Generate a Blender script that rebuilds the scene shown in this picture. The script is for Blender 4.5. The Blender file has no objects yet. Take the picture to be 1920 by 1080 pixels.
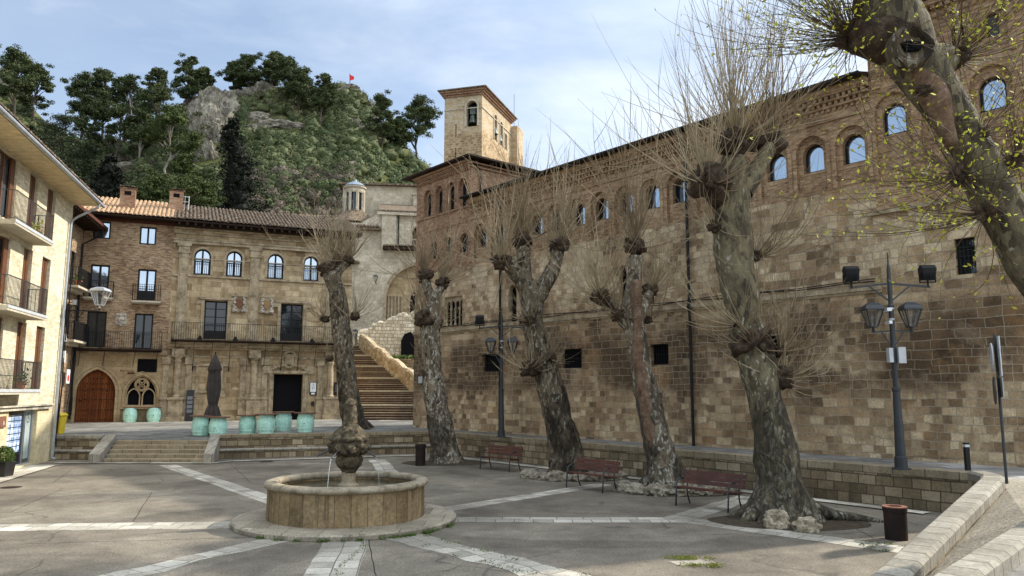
import bpy, bmesh, math, random
import numpy as np
from mathutils import Vector, noise
random.seed(7); rng = np.random.default_rng(7)
scene = bpy.context.scene
# ------------------------------------------------------------------ camera
EYE = Vector((0, 0, 2.9)); FPX = 1442.0
PITCH = math.radians(7.628); ROLL = math.radians(0.07)
cam = bpy.data.cameras.new('camera'); camo = bpy.data.objects.new('camera', cam)
scene.collection.objects.link(camo); scene.camera = camo
cam.sensor_width = 36; cam.lens = FPX/1920*36; cam.clip_end = 2000; cam.clip_start = .1
from mathutils import Matrix
camo.matrix_world = Matrix.Translation(EYE) @ Matrix.Rotation(math.pi/2+PITCH, 4, 'X') @ Matrix.Rotation(ROLL, 4, 'Z')
# ------------------------------------------------------------------ sun, sky, exposure
SUN_AZ, SUN_EL = math.radians(66), math.radians(38)
sl = bpy.data.lights.new('sun', 'SUN'); sl.energy = 4.0; sl.angle = math.radians(1.2); sl.color = (1, .945, .85)
so = bpy.data.objects.new('sun', sl); scene.collection.objects.link(so)
sdir = Vector((math.sin(SUN_AZ)*math.cos(SUN_EL), math.cos(SUN_AZ)*math.cos(SUN_EL), math.sin(SUN_EL)))
so.location = sdir*60; so.rotation_euler = (-sdir).to_track_quat('-Z', 'Y').to_euler()
w = bpy.data.worlds.new('World'); scene.world = w; w.use_nodes = True
def sky_world():
    nt = w.node_tree; N = nt.nodes; L = nt.links; bg = N['Background']
    sk = N.new('ShaderNodeTexSky'); sk.sky_type = 'NISHITA'; sk.sun_disc = False
    sk.sun_elevation = SUN_EL; sk.sun_rotation = SUN_AZ; sk.dust_density = 1.4; sk.air_density = 1.0; sk.ozone_density = 1.2
    tc = N.new('ShaderNodeTexCoord')
    mp = N.new('ShaderNodeMapping'); mp.inputs['Scale'].default_value = (1, 1, 2.6); mp.inputs['Rotation'].default_value = (.3, .35, 0)
    L.new(tc.outputs['Generated'], mp.inputs['Vector'])
    n1 = N.new('ShaderNodeTexNoise'); n1.inputs['Scale'].default_value = 2.3; n1.inputs['Detail'].default_value = 8; n1.inputs['Roughness'].default_value = .58; n1.inputs['Distortion'].default_value = .35
    L.new(mp.outputs[0], n1.inputs['Vector'])
    sx = N.new('ShaderNodeSeparateXYZ'); L.new(tc.outputs['Generated'], sx.inputs[0])
    m1 = N.new('ShaderNodeMath'); m1.operation = 'MULTIPLY_ADD'; m1.inputs[1].default_value = .42; L.new(sx.outputs['X'], m1.inputs[0]); L.new(n1.outputs['Fac'], m1.inputs[2])
    rp = N.new('ShaderNodeValToRGB'); rp.color_ramp.elements[0].position = .34; rp.color_ramp.elements[1].position = .72
    rp.color_ramp.elements[0].color = (.22, .22, .22, 1); rp.color_ramp.elements[1].color = (.93, .93, .93, 1)
    L.new(m1.outputs[0], rp.inputs[0])
    n2 = N.new('ShaderNodeTexNoise'); n2.inputs['Scale'].default_value = 4; n2.inputs['Detail'].default_value = 6; L.new(mp.outputs[0], n2.inputs['Vector'])
    cr = N.new('ShaderNodeValToRGB'); cr.color_ramp.elements[0].position = .3; cr.color_ramp.elements[1].position = .7
    cr.color_ramp.elements[0].color = (3.9, 4.6, 5.4, 1); cr.color_ramp.elements[1].color = (6.6, 7.0, 7.5, 1)
    L.new(n2.outputs['Fac'], cr.inputs[0])
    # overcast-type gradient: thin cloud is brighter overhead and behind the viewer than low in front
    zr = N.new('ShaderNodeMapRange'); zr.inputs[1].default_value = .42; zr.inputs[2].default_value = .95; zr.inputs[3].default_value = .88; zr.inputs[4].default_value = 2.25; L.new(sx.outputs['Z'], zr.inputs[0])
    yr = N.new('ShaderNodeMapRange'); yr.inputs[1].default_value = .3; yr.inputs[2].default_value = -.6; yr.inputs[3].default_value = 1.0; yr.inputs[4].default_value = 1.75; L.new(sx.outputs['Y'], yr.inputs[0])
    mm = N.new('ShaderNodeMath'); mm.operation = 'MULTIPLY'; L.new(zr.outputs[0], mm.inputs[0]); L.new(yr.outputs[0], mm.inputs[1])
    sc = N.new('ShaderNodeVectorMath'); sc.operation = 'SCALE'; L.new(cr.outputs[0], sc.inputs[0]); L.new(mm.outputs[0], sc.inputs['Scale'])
    mx = N.new('ShaderNodeMix'); mx.data_type = 'RGBA'
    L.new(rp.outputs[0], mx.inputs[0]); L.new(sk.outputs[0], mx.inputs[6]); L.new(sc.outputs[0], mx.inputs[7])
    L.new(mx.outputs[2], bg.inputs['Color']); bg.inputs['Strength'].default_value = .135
sky_world()
vs = scene.view_settings; vs.view_transform = 'Standard'; vs.look = 'None'; vs.exposure = 0.6; vs.gamma = 1
# ------------------------------------------------------------------ measuring helpers (photo direction -> point on a real plane)
_F = Vector((0, math.cos(PITCH), math.sin(PITCH))); _R0 = Vector((1, 0, 0)); _U0 = _R0.cross(_F)
_R = _R0*math.cos(ROLL)+_U0*math.sin(ROLL); _U = -_R0*math.sin(ROLL)+_U0*math.cos(ROLL)
def ray(x, y): return _F+_R*((x-960)/FPX)-_U*((y-540)/FPX)
def pz(x, y, z=0.0):
    d = ray(x, y); return EYE+d*((z-EYE.z)/d.z)
def pY(x, y, Y):
    d = ray(x, y); return EYE+d*(Y/d.y)
# ------------------------------------------------------------------ materials
def newmat(name):
    m = bpy.data.materials.new(name); m.use_nodes = True; return m, m.node_tree
def nd(nt, t, ins=None, **pr):
    n = nt.nodes.new(t)
    for k, v in pr.items(): setattr(n, k, v)
    for k, v in (ins or {}).items():
        if isinstance(v, bpy.types.NodeSocket): nt.links.new(v, n.inputs[k])
        else: n.inputs[k].default_value = v
    return n
def c4(c): return (c[0], c[1], c[2], 1)
def ramp(nt, fac, stops, interp='LINEAR'):
    n = nt.nodes.new('ShaderNodeValToRGB'); nt.links.new(fac, n.inputs[0]); e = n.color_ramp.elements; n.color_ramp.interpolation = interp
    while len(e) < len(stops): e.new(.5)
    for i, (p, c) in enumerate(stops):
        e[i].position = p; e[i].color = c4(c) if not isinstance(c, (int, float)) else (c, c, c, 1)
    return n.outputs[0]
def mix(nt, f, a, b, bt='MIX'):
    n = nt.nodes.new('ShaderNodeMix'); n.data_type = 'RGBA'; n.blend_type = bt
    for k, v in ((0, f), (6, a), (7, b)):
        if isinstance(v, bpy.types.NodeSocket): nt.links.new(v, n.inputs[k])
        else: n.inputs[k].default_value = v if k == 0 else c4(v)
    return n.outputs[2]
def math_(nt, op, a, b=0.0, c=0.0):
    n = nt.nodes.new('ShaderNodeMath'); n.operation = op
    for k, v in enumerate((a, b, c)):
        if isinstance(v, bpy.types.NodeSocket): nt.links.new(v, n.inputs[k])
        else: n.inputs[k].default_value = v
    return n.outputs[0]
def noise_(nt, vec, sc, det=4, rough=.6, dist=0.0):
    return nd(nt, 'ShaderNodeTexNoise', {'Vector': vec, 'Scale': sc, 'Detail': det, 'Roughness': rough, 'Distortion': dist}).outputs['Fac']
def finish(nt, col, height=None, rough=.85, bump=.4, dist=.02, spec=.3, metal=0.0):
    b = nt.nodes['Principled BSDF']
    if isinstance(col, bpy.types.NodeSocket): nt.links.new(col, b.inputs['Base Color'])
    else: b.inputs['Base Color'].default_value = c4(col)
    if isinstance(rough, bpy.types.NodeSocket): nt.links.new(rough, b.inputs['Roughness'])
    else: b.inputs['Roughness'].default_value = rough
    b.inputs['Specular IOR Level'].default_value = spec; b.inputs['Metallic'].default_value = metal
    if height is not None:
        bm = nd(nt, 'ShaderNodeBump', {'Strength': bump, 'Distance': dist, 'Height': height}); nt.links.new(bm.outputs[0], b.inputs['Normal'])
def coords(nt):
    t = nd(nt, 'ShaderNodeTexCoord'); g = nd(nt, 'ShaderNodeNewGeometry')
    return t.outputs['UV'], t.outputs['Object'], g.outputs['Position']
def masonry(name, bw, bh, pal, mortar, msize=.012, wob=.03, zones=None, zr=(0, 14), spread=.75, bump=.6, second=None, stain=.35, grain=18, stcol=(.10, .07, .045), dist=.02, streak=0.0, msmooth=.15, warm=True, wear=False):
    m, nt = newmat(name); uv, ob, pos = coords(nt)
    nc = nd(nt, 'ShaderNodeTexNoise', {'Vector': uv, 'Scale': 1.7, 'Detail': 3}).outputs['Color']
    off = nd(nt, 'ShaderNodeVectorMath', {0: nc, 1: (.5, .5, .5)}, operation='SUBTRACT').outputs[0]
    off = nd(nt, 'ShaderNodeVectorMath', {0: off, 'Scale': wob*2}, operation='SCALE').outputs[0]
    v2 = nd(nt, 'ShaderNodeVectorMath', {0: uv, 1: off}, operation='ADD').outputs[0]
    def br(bw, bh, ms, sq, fr, offs=.5):
        b = nd(nt, 'ShaderNodeTexBrick', {'Vector': v2, 'Color1': (0, 0, 0, 1), 'Color2': (1, 1, 1, 1), 'Mortar': (.5, .5, .5, 1), 'Scale': 1, 'Mortar Size': ms, 'Mortar Smooth': msmooth, 'Bias': 0, 'Brick Width': bw, 'Row Height': bh})
        b.squash = sq; b.squash_frequency = fr; b.offset = offs; return b.outputs['Color'], b.outputs['Fac']
    c, f = br(bw, bh, msize, .72, 3, .45)
    if second:
        c2, f2 = br(second[0], second[1], msize, 1.3, 2, .55)
        msk = ramp(nt, noise_(nt, uv, .33, 1), [(.49, 0.0), (.51, 1.0)])
        c = mix(nt, msk, c, c2); f = math_(nt, 'ADD', math_(nt, 'MULTIPLY', f, math_(nt, 'SUBTRACT', 1, msk)), math_(nt, 'MULTIPLY', f2, msk))
    big = noise_(nt, uv, .45, 4, .6)
    v = math_(nt, 'MULTIPLY_ADD', c, spread, (1-spread)/2)
    v = math_(nt, 'ADD', v, math_(nt, 'MULTIPLY', math_(nt, 'SUBTRACT', big, .5), 1.15))
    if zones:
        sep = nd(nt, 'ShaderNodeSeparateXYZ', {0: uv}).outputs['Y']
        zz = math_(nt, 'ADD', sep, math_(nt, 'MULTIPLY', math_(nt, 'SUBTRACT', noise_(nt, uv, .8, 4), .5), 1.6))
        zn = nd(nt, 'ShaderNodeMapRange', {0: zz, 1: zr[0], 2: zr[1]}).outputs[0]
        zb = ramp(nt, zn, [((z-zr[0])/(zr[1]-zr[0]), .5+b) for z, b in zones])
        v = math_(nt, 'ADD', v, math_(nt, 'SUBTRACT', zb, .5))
    col = ramp(nt, v, [(i/(len(pal)-1)*.9+.05, p) for i, p in enumerate(pal)])
    g = noise_(nt, ob, grain, 6, .7); g2 = noise_(nt, ob, 3.5, 5, .65)
    col = mix(nt, 1.0, col, ramp(nt, g, [(.25, .62), (.75, 1.3)]), 'MULTIPLY')
    col = mix(nt, 1.0, col, ramp(nt, g2, [(.3, .78), (.7, 1.16)]), 'MULTIPLY')
    if wear:
        # blackened blocks between 3 and 5 m in patches, and pale eroded patches above
        zs = nd(nt, 'ShaderNodeSeparateXYZ', {0: uv}).outputs['Y']; band = math_(nt, 'MULTIPLY', nd(nt, 'ShaderNodeMapRange', {0: zs, 1: 2.7, 2: 3.2, 3: 0, 4: 1}).outputs[0], nd(nt, 'ShaderNodeMapRange', {0: zs, 1: 5.6, 2: 4.9, 3: 0, 4: 1}).outputs[0])
        pm = ramp(nt, noise_(nt, uv, .36, 4, .7), [(.40, 0.0), (.52, 1.0)]); rnd = ramp(nt, c, [(.3, 0.25), (.55, 1.0)])
        col = mix(nt, math_(nt, 'MULTIPLY', math_(nt, 'MULTIPLY', math_(nt, 'MULTIPLY', band, pm), rnd), .92), col, mix(nt, 1.0, (.075, .054, .038), ramp(nt, g, [(.3, .6), (.7, 1.3)]), 'MULTIPLY'))
        er = ramp(nt, noise_(nt, uv, .55, 8, .75, .6), [(.54, 0.0), (.62, 1.0)]); hi = nd(nt, 'ShaderNodeMapRange', {0: zs, 1: 5.9, 2: 6.3, 3: .2, 4: .8}).outputs[0]
        col = mix(nt, math_(nt, 'MULTIPLY', er, hi), col, (.50, .44, .35))
        og = ramp(nt, noise_(nt, uv, .38, 5, .7), [(.55, 0.0), (.66, 1.0)]); col = mix(nt, math_(nt, 'MULTIPLY', og, .35), col, (.42, .25, .12))
    if warm: col = mix(nt, 1.0, col, (1.10, .985, .81) if wear else (1.06, .985, .85), 'MULTIPLY')
    col = mix(nt, math_(nt, 'MULTIPLY', f, .85), col, mix(nt, 1.0, mortar, ramp(nt, big, [(.3, .55), (.7, 1.15)]), 'MULTIPLY'))
    st = ramp(nt, noise_(nt, uv, 1.1, 7, .68, .3), [(.56, 0.0), (.72, 1.0)])
    col = mix(nt, math_(nt, 'MULTIPLY', st, stain), col, stcol)
    if streak:
        mp = nd(nt, 'ShaderNodeMapping', {'Vector': uv, 'Scale': (2.2, .22, 1)}).outputs[0]
        st = ramp(nt, noise_(nt, mp, 1.6, 6, .7), [(.54, 0.0), (.68, 1.0)])
        col = mix(nt, math_(nt, 'MULTIPLY', st, streak), col, stcol)
    h = math_(nt, 'ADD', math_(nt, 'MULTIPLY', f, -1.0), math_(nt, 'MULTIPLY', g, .55))
    h = math_(nt, 'ADD', h, math_(nt, 'MULTIPLY', g2, .6)); h = math_(nt, 'ADD', h, math_(nt, 'MULTIPLY', c, .35))
    finish(nt, col, h, .92, bump, dist, .15); return m
def mottled(name, cols, sc=3, grain=25, rough=.85, bump=.3, dist=.01, lo=.6, hi=1.25, spec=.25, metal=0, det=6):
    m, nt = newmat(name); uv, ob, pos = coords(nt)
    cols = [(c[0]*1.03, c[1], c[2]*.93) if (abs(c[0]-c[2]) < .35 and metal < .1 and c[0] > c[2]) else c for c in cols]
    n1 = noise_(nt, ob, sc, det, .62); n2 = noise_(nt, ob, grain, 5, .7)
    col = ramp(nt, n1, [(.3+.4*i/max(1, len(cols)-1), c) for i, c in enumerate(cols)])
    col = mix(nt, 1.0, col, ramp(nt, n2, [(.25, lo), (.75, hi)]), 'MULTIPLY')
    finish(nt, col, math_(nt, 'ADD', n2, n1), rough, bump, dist, spec, metal); return m
def plain(name, c, rough=.5, metal=0, spec=.5, var=.15):
    m, nt = newmat(name); uv, ob, pos = coords(nt)
    n1 = noise_(nt, ob, 6, 4)
    col = mix(nt, 1.0, c, ramp(nt, n1, [(.3, 1-var), (.7, 1+var)]), 'MULTIPLY')
    finish(nt, col, None, rough, spec=spec, metal=metal); return m
MT = {}
def build_materials():
    M = MT
    M['wall_big'] = masonry('old_wall_blocks', .35, .225, [(.05, .036, .025), (.115, .083, .056), (.22, .165, .112), (.34, .262, .18), (.44, .36, .258), (.58, .51, .39)], (.42, .345, .245), .013, .065,
        zones=[(1, .16), (2.6, .15), (3.1, .02), (4.9, -.02), (5.6, .10), (6.2, .16), (9.5, .18)], second=(.46, .27), stain=.35, streak=.35, bump=1.0, dist=.05, spread=.56, wear=True)
    M['wall_brick'] = masonry('thin_old_brick', .26, .062, [(.14, .08, .045), (.25, .15, .085), (.34, .215, .125), (.41, .28, .175), (.48, .37, .25)], (.38, .295, .205), .009, .02, stain=.45, spread=.7, grain=10, streak=.35)
    M['pavilion_brick'] = masonry('red_pavilion_brick', .26, .062, [(.14, .07, .045), (.24, .125, .08), (.31, .18, .115), (.37, .24, .16), (.43, .32, .23)], (.34, .26, .19), .008, .02, stain=.3, spread=.6, grain=10)
    M['house_brick'] = masonry('house_brick', .28, .068, [(.13, .07, .038), (.22, .13, .075), (.31, .20, .12), (.38, .27, .17), (.46, .36, .25)], (.40, .33, .24), .012, .02, stain=.2, spread=.9, grain=10)
    M['cream_brick'] = masonry('cream_brick', .40, .085, [(.48, .44, .33), (.58, .54, .42), (.67, .63, .51), (.74, .71, .60)], (.62, .58, .47), .008, .02, stain=.1, spread=.8, stcol=(.4, .33, .2), bump=.5)
    M['cream_stone'] = masonry('yellow_ashlar', .8, .4, [(.50, .44, .29), (.58, .52, .37), (.64, .59, .45)], (.5, .43, .28), .006, .01, stain=.15, stcol=(.4, .3, .15), bump=.25)
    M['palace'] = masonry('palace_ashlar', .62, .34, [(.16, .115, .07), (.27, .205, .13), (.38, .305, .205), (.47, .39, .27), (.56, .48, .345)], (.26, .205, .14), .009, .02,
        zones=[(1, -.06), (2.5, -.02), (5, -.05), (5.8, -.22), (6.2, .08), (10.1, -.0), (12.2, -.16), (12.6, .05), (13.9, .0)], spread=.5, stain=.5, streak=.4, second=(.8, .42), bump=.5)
    M['palace_trim'] = mottled('carved_stone', [(.17, .13, .085), (.35, .285, .195), (.48, .40, .285)], 2.5, 14, .92, .6, .02, .55, 1.3)
    M['house_stone'] = masonry('house_stone', .7, .36, [(.22, .165, .10), (.32, .25, .16), (.40, .325, .215), (.47, .39, .27)], (.27, .21, .145), .008, .03, spread=.45, stain=.3, streak=.3, bump=.35)
    M['ret'] = masonry('retaining_blocks', .46, .25, [(.10, .08, .055), (.16, .13, .09), (.225, .185, .13), (.30, .255, .185), (.42, .37, .285)], (.07, .055, .04), .014, .02, spread=.7, stain=.4, streak=.3, bump=.8, dist=.02)
    M['coping'] = masonry('coping_stone', .55, 3.0, [(.20, .18, .14), (.30, .27, .215), (.40, .365, .30)], (.09, .075, .05), .012, .01, spread=.5, stain=.45, streak=.2, bump=.6, warm=False)
    M['step'] = masonry('step_stone', 1.1, 5.0, [(.17, .145, .105), (.25, .215, .16), (.33, .29, .22)], (.06, .05, .035), .012, .01, spread=.5, stain=.5, bump=.5)
    M['nosing'] = mottled('pale_step_nosing', [(.36, .29, .19), (.52, .45, .32)], 3, 14, .9)
    M['riser'] = masonry('step_brick', .28, .07, [(.05, .024, .017), (.09, .043, .029), (.14, .075, .05)], (.11, .075, .055), .01, .02, spread=.7)
    M['plaster'] = masonry('pale_church_stone', .6, .33, [(.30, .26, .20), (.42, .38, .31), (.52, .48, .40), (.62, .58, .51)], (.40, .35, .28), .014, .05, spread=.35, stain=.35, streak=.3, stcol=(.2, .17, .13), bump=.3)
    M['white_plaster'] = mottled('weathered_plaster', [(.36, .34, .30), (.58, .56, .51), (.70, .68, .64)], .9, 8, .9, .3, .02, .75, 1.1)
    M['tower_lo'] = masonry('tower_golden_blocks', .55, .30, [(.20, .13, .068), (.31, .215, .12), (.42, .32, .195), (.47, .40, .31)], (.48, .41, .31), .028, .06, zones=[(20, .3), (28, .3), (29.5, -.12), (34.3, -.08), (35.6, .34), (44, .4)], zr=(20, 44), spread=.6, stain=.25, bump=.5)
    M['rubble'] = masonry('golden_rubble', .42, .26, [(.26, .19, .11), (.38, .30, .19), (.50, .42, .30), (.62, .56, .44)], (.42, .36, .27), .02, .1, spread=.7, stain=.35, stcol=(.16, .11, .06), bump=.9, dist=.04)
    M['rubble_white'] = masonry('white_rubble', .46, .30, [(.33, .28, .21), (.55, .50, .40), (.68, .63, .53), (.78, .75, .66)], (.36, .30, .21), .03, .12, spread=.7, stain=.35, bump=1, dist=.05)
    M['basin'] = masonry('basin_staves', .47, 3.0, [(.12, .088, .05), (.19, .142, .085), (.26, .20, .125), (.32, .265, .185)], (.07, .055, .035), .007, .03, spread=.4, stain=.6, streak=.9, stcol=(.035, .03, .018), bump=.6, grain=14)
    M['basin_rim'] = mottled('worn_rim', [(.10, .085, .055), (.26, .22, .16), (.34, .30, .23)], 4, 20, .8, .4)
    M['carved'] = mottled('mossy_carved_stone', [(.022, .02, .013), (.065, .054, .034), (.125, .098, .062), (.22, .185, .13)], 7, 26, .95, 1, .05, .4, 1.5)
    M['carved_light'] = mottled('pale_column_stone', [(.20, .15, .09), (.36, .31, .22)], 4, 20, .9, .4)
    M['soil'] = mottled('pit_soil', [(.025, .02, .013), (.06, .045, .03), (.09, .07, .045)], 5, 30, .98, .9, .03, .5, 1.5)
    M['rock'] = mottled('limestone', [(.10, .085, .06), (.28, .245, .19), (.42, .38, .31)], 3, 18, .95, 1, .05, .5, 1.3)
    M['pale_rock'] = mottled('pale_limestone', [(.20, .165, .11), (.42, .36, .27), (.55, .49, .39)], 5, 20, .95, 1, .04, .5, 1.3)
    M['iron'] = plain('black_iron', (.010, .010, .010), .6, 0, .25)
    M['lamp_iron'] = mottled('painted_lamp_iron', [(.016, .019, .021), (.030, .034, .037)], 4, 30, .5, .15, .005, .8, 1.2, .5)
    M['dark'] = plain('dark_interior', (.006, .006, .007), .9, 0, .1)
    M['black_panel'] = plain('black_panel', (.012, .011, .012), .35)
    M['grey_letters'] = plain('grey_lettering', (.30, .31, .33), .6)
    M['white'] = plain('white_paint', (.74, .75, .76), .5)
    M['frame_dark'] = plain('dark_window_frame', (.010, .009, .009), .6, 0, .25)
    M['wood_frame'] = mottled('brown_wood', [(.085, .032, .014), (.16, .065, .026)], 3, 20, .5, .2, .005)
    M['soffit'] = masonry('soffit_boards', 4.0, .12, [(.52, .44, .30), (.60, .52, .37), (.66, .59, .44)], (.36, .28, .18), .006, 0, spread=.6, stain=.1, bump=.3)
    M['door_wood'] = masonry('old_door_boards', .18, 4.0, [(.10, .032, .013), (.15, .05, .02), (.2, .075, .03)], (.03, .012, .006), .008, .01, spread=.8, stain=.3, stcol=(.05, .02, .01))
    M['slab'] = mottled('concrete_slab', [(.42, .385, .31), (.56, .52, .43)], 3, 20, .85)
    M['zinc'] = mottled('zinc_pipe', [(.34, .36, .38), (.50, .52, .54)], 3, 10, .42, .1, .003, .9, 1.1, .5, .55)
    M['slats'] = mottled('bench_slats', [(.045, .013, .009), (.075, .021, .014), (.11, .036, .025)], 3, 16, .5, .3, .005, .7, 1.25, .4)
    M['bench_iron'] = plain('bench_iron', (.05, .055, .06), .4, .6)
    M['bin'] = mottled('rusty_bin_metal', [(.009, .006, .005), (.018, .010, .008), (.035, .017, .012)], 4, 18, .7, .3, .005)
    M['rust'] = mottled('rusty_rim', [(.16, .065, .04), (.25, .12, .08)], 6, 18, .8)
    M['mint'] = masonry('mint_staves', .115, 4, [(.42, .70, .57), (.48, .78, .65), (.54, .82, .70)], (.38, .63, .51), .004, .0, spread=.5, stain=.15, stcol=(.32, .46, .38), bump=.4, dist=.01, warm=False)
    M['mint_hoop'] = plain('mint_hoop', (.45, .72, .60), .45)
    M['table_top'] = mottled('barrel_top_wood', [(.12, .055, .032), (.21, .11, .065)], 3, 18, .55)
    M['canvas'] = mottled('dark_canvas', [(.035, .030, .028), (.065, .056, .052)], 3, 25, .9, .3, .01)
    M['tile_old'] = mottled('old_roof_tile', [(.035, .026, .018), (.10, .072, .05), (.20, .15, .105), (.33, .28, .21)], 5, 14, .92, .4, .02, .45, 1.4)
    M['tile_new'] = mottled('orange_roof_tile', [(.28, .15, .085), (.44, .29, .175), (.56, .43, .30)], 5, 16, .9, .3, .01, .7, 1.2)
    M['eave_wood'] = mottled('dark_rafters', [(.016, .009, .006), (.04, .022, .013)], 3, 16, .8)
    M['red_wood'] = mottled('red_brown_boards', [(.06, .02, .012), (.10, .036, .02)], 3, 16, .8)
    M['yellow'] = plain('yellow_plastic', (.62, .44, .015), .4)
    M['bronze'] = mottled('bell_bronze', [(.05, .06, .05), (.12, .13, .11)], 5, 20, .5, .2, .01, .8, 1.2, .5, .6)
    M['red_flag'] = plain('red_cloth', (.75, .02, .02), .8)
    M['box_grey'] = plain('grey_box', (.46, .47, .47), .5)
    M['terracotta'] = plain('terracotta', (.42, .16, .08), .8)
    M['shield_red'] = mottled('red_brown_shield', [(.12, .05, .03), (.24, .12, .07)], 9, 30, .9, .8, .03)
    M['shield_gold'] = mottled('ochre_shield', [(.24, .15, .07), (.36, .24, .12)], 9, 30, .9, .8, .03)
    M['white_carving'] = mottled('white_carving', [(.30, .26, .22), (.66, .62, .56)], 12, 30, .9, .8, .03)
    M['lead'] = mottled('lead_roof', [(.20, .24, .28), (.34, .39, .44)], 2, 10, .4, .1, .01, .9, 1.1, .5, .5)
    M['poster'] = masonry('blue_posters', .2, .24, [(.10, .20, .42), (.25, .38, .62), (.62, .68, .76)], (.7, .73, .76), .012, 0, spread=.9, stain=.3, stcol=(.75, .78, .8), bump=.05, warm=False)
    M['frost'] = plain('frosted_glass', (.36, .43, .42), .3)
    # glass
    m, nt = newmat('window_glass'); b = nt.nodes['Principled BSDF']
    b.inputs['Base Color'].default_value = (.012, .016, .02, 1); b.inputs['Roughness'].default_value = .03; b.inputs['IOR'].default_value = 1.6; M['glass'] = m
    m, nt = newmat('coated_glass'); b = nt.nodes['Principled BSDF']; uv, ob, pos = coords(nt)
    b.inputs['Base Color'].default_value = (.46, .52, .58, 1); b.inputs['Metallic'].default_value = .85
    b.inputs['Roughness'].default_value = .05
    bm = nd(nt, 'ShaderNodeBump', {'Strength': .12, 'Distance': .02, 'Height': noise_(nt, ob, 2.2, 2)}); nt.links.new(bm.outputs[0], b.inputs['Normal']); M['glass_sky'] = m
    m, nt = newmat('lamp_glass'); b = nt.nodes['Principled BSDF']
    b.inputs['Base Color'].default_value = (.8, .8, .78, 1); b.inputs['Roughness'].default_value = .15; b.inputs['Transmission Weight'].default_value = .95; b.inputs['IOR'].default_value = 1.05; M['lamp_glass'] = m
    m, nt = newmat('basin_water'); b = nt.nodes['Principled BSDF']; uv, ob, pos = coords(nt)
    nt.links.new(ramp(nt, noise_(nt, ob, 2.2, 5), [(.35, (.018, .018, .010)), (.65, (.075, .055, .025))]), b.inputs['Base Color'])
    b.inputs['Roughness'].default_value = .06; b.inputs['IOR'].default_value = 1.33
    bm = nd(nt, 'ShaderNodeBump', {'Strength': .35, 'Distance': .02, 'Height': noise_(nt, ob, 7, 3)}); nt.links.new(bm.outputs[0], b.inputs['Normal']); M['water'] = m
    m, nt = newmat('falling_water'); b = nt.nodes['Principled BSDF']
    b.inputs['Base Color'].default_value = (.85, .9, .92, 1); b.inputs['Roughness'].default_value = .1; b.inputs['Transmission Weight'].default_value = .5; M['jet'] = m
    # ground concrete
    def concrete(name, cols, crack=1.0, gr=.5, slab=None):
        cols = [(c[0]*1.04, c[1], c[2]*.93) for c in cols]
        m, nt = newmat(name); uv, ob, pos = coords(nt)
        n0 = noise_(nt, pos, .28, 6, .62, .4); n1 = noise_(nt, pos, 1.6, 7, .7); n2 = noise_(nt, pos, 22, 4, .75); n3 = noise_(nt, pos, 75, 2, .8)
        col = ramp(nt, math_(nt, 'ADD', math_(nt, 'MULTIPLY', n0, .6), math_(nt, 'MULTIPLY', n1, .4)), [(.33+.34*i/(len(cols)-1), c) for i, c in enumerate(cols)])
        col = mix(nt, 1.0, col, ramp(nt, n2, [(.3, 1-gr*1.1), (.7, 1+gr*.75)]), 'MULTIPLY')
        col = mix(nt, 1.0, col, ramp(nt, n3, [(.3, 1-gr*.6), (.7, 1+gr*.5)]), 'MULTIPLY')
        st = ramp(nt, noise_(nt, pos, .7, 8, .72, .8), [(.55, 0.0), (.68, 1.0)])
        col = mix(nt, math_(nt, 'MULTIPLY', st, .6), col, (.095, .08, .06))
        pt = ramp(nt, noise_(nt, pos, .16, 3, .5, 1.0), [(.47, .78), (.49, 1.0), (.6, 1.0), (.63, 1.14)]); col = mix(nt, 1.0, col, pt, 'MULTIPLY')
        wv = nd(nt, 'ShaderNodeVectorMath', {0: pos, 1: nd(nt, 'ShaderNodeTexNoise', {'Vector': pos, 'Scale': .9, 'Detail': 5}).outputs['Color']}, operation='ADD').outputs[0]
        vo = nd(nt, 'ShaderNodeTexVoronoi', {'Vector': wv, 'Scale': .22}, feature='DISTANCE_TO_EDGE').outputs['Distance']
        ck = ramp(nt, vo, [(.0, 1.0), (.004, 1.0), (.009, 0.0)])
        msk = ramp(nt, noise_(nt, pos, .5, 2), [(.45, 0.0), (.55, 1.0)])
        ck = math_(nt, 'MULTIPLY', math_(nt, 'MULTIPLY', ck, msk), crack*.6)
        h = math_(nt, 'ADD', math_(nt, 'MULTIPLY', n2, .7), math_(nt, 'MULTIPLY', n3, .5))
        col = mix(nt, math_(nt, 'MULTIPLY', ck, .75), col, (.035, .03, .022)); h = math_(nt, 'SUBTRACT', h, ck)
        if slab:
            b = nd(nt, 'ShaderNodeTexBrick', {'Vector': uv, 'Color1': (.62, .61, .59, 1), 'Color2': (1.18, 1.18, 1.18, 1), 'Mortar': (.35, .33, .3, 1), 'Scale': 1, 'Mortar Size': slab[2], 'Mortar Smooth': .1, 'Bias': 0, 'Brick Width': slab[0], 'Row Height': slab[1]})
            b.squash = .7; b.squash_frequency = 3
            col = mix(nt, 1.0, col, b.outputs['Color'], 'MULTIPLY'); h = math_(nt, 'SUBTRACT', h, math_(nt, 'MULTIPLY', b.outputs['Fac'], 1.5))
        finish(nt, col, h, .88, .55, .012, .3); return m
    M['concrete'] = concrete('plaza_concrete', [(.10, .087, .066), (.155, .136, .107), (.225, .198, .158), (.33, .295, .235)])
    M['ramp_gravel'] = concrete('ramp_gravel_concrete', [(.20, .175, .135), (.28, .25, .195), (.36, .325, .26)], .4, .8)
    M['band'] = concrete('pale_band_slabs', [(.36, .335, .285), (.48, .455, .40), (.60, .57, .505)], .5, .35, (.62, .42, .012))
    M['terrace'] = concrete('grey_terrace_paving', [(.16, .16, .155), (.21, .21, .20), (.27, .265, .25)], .2, .35, (.6, .3, .005))
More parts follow.
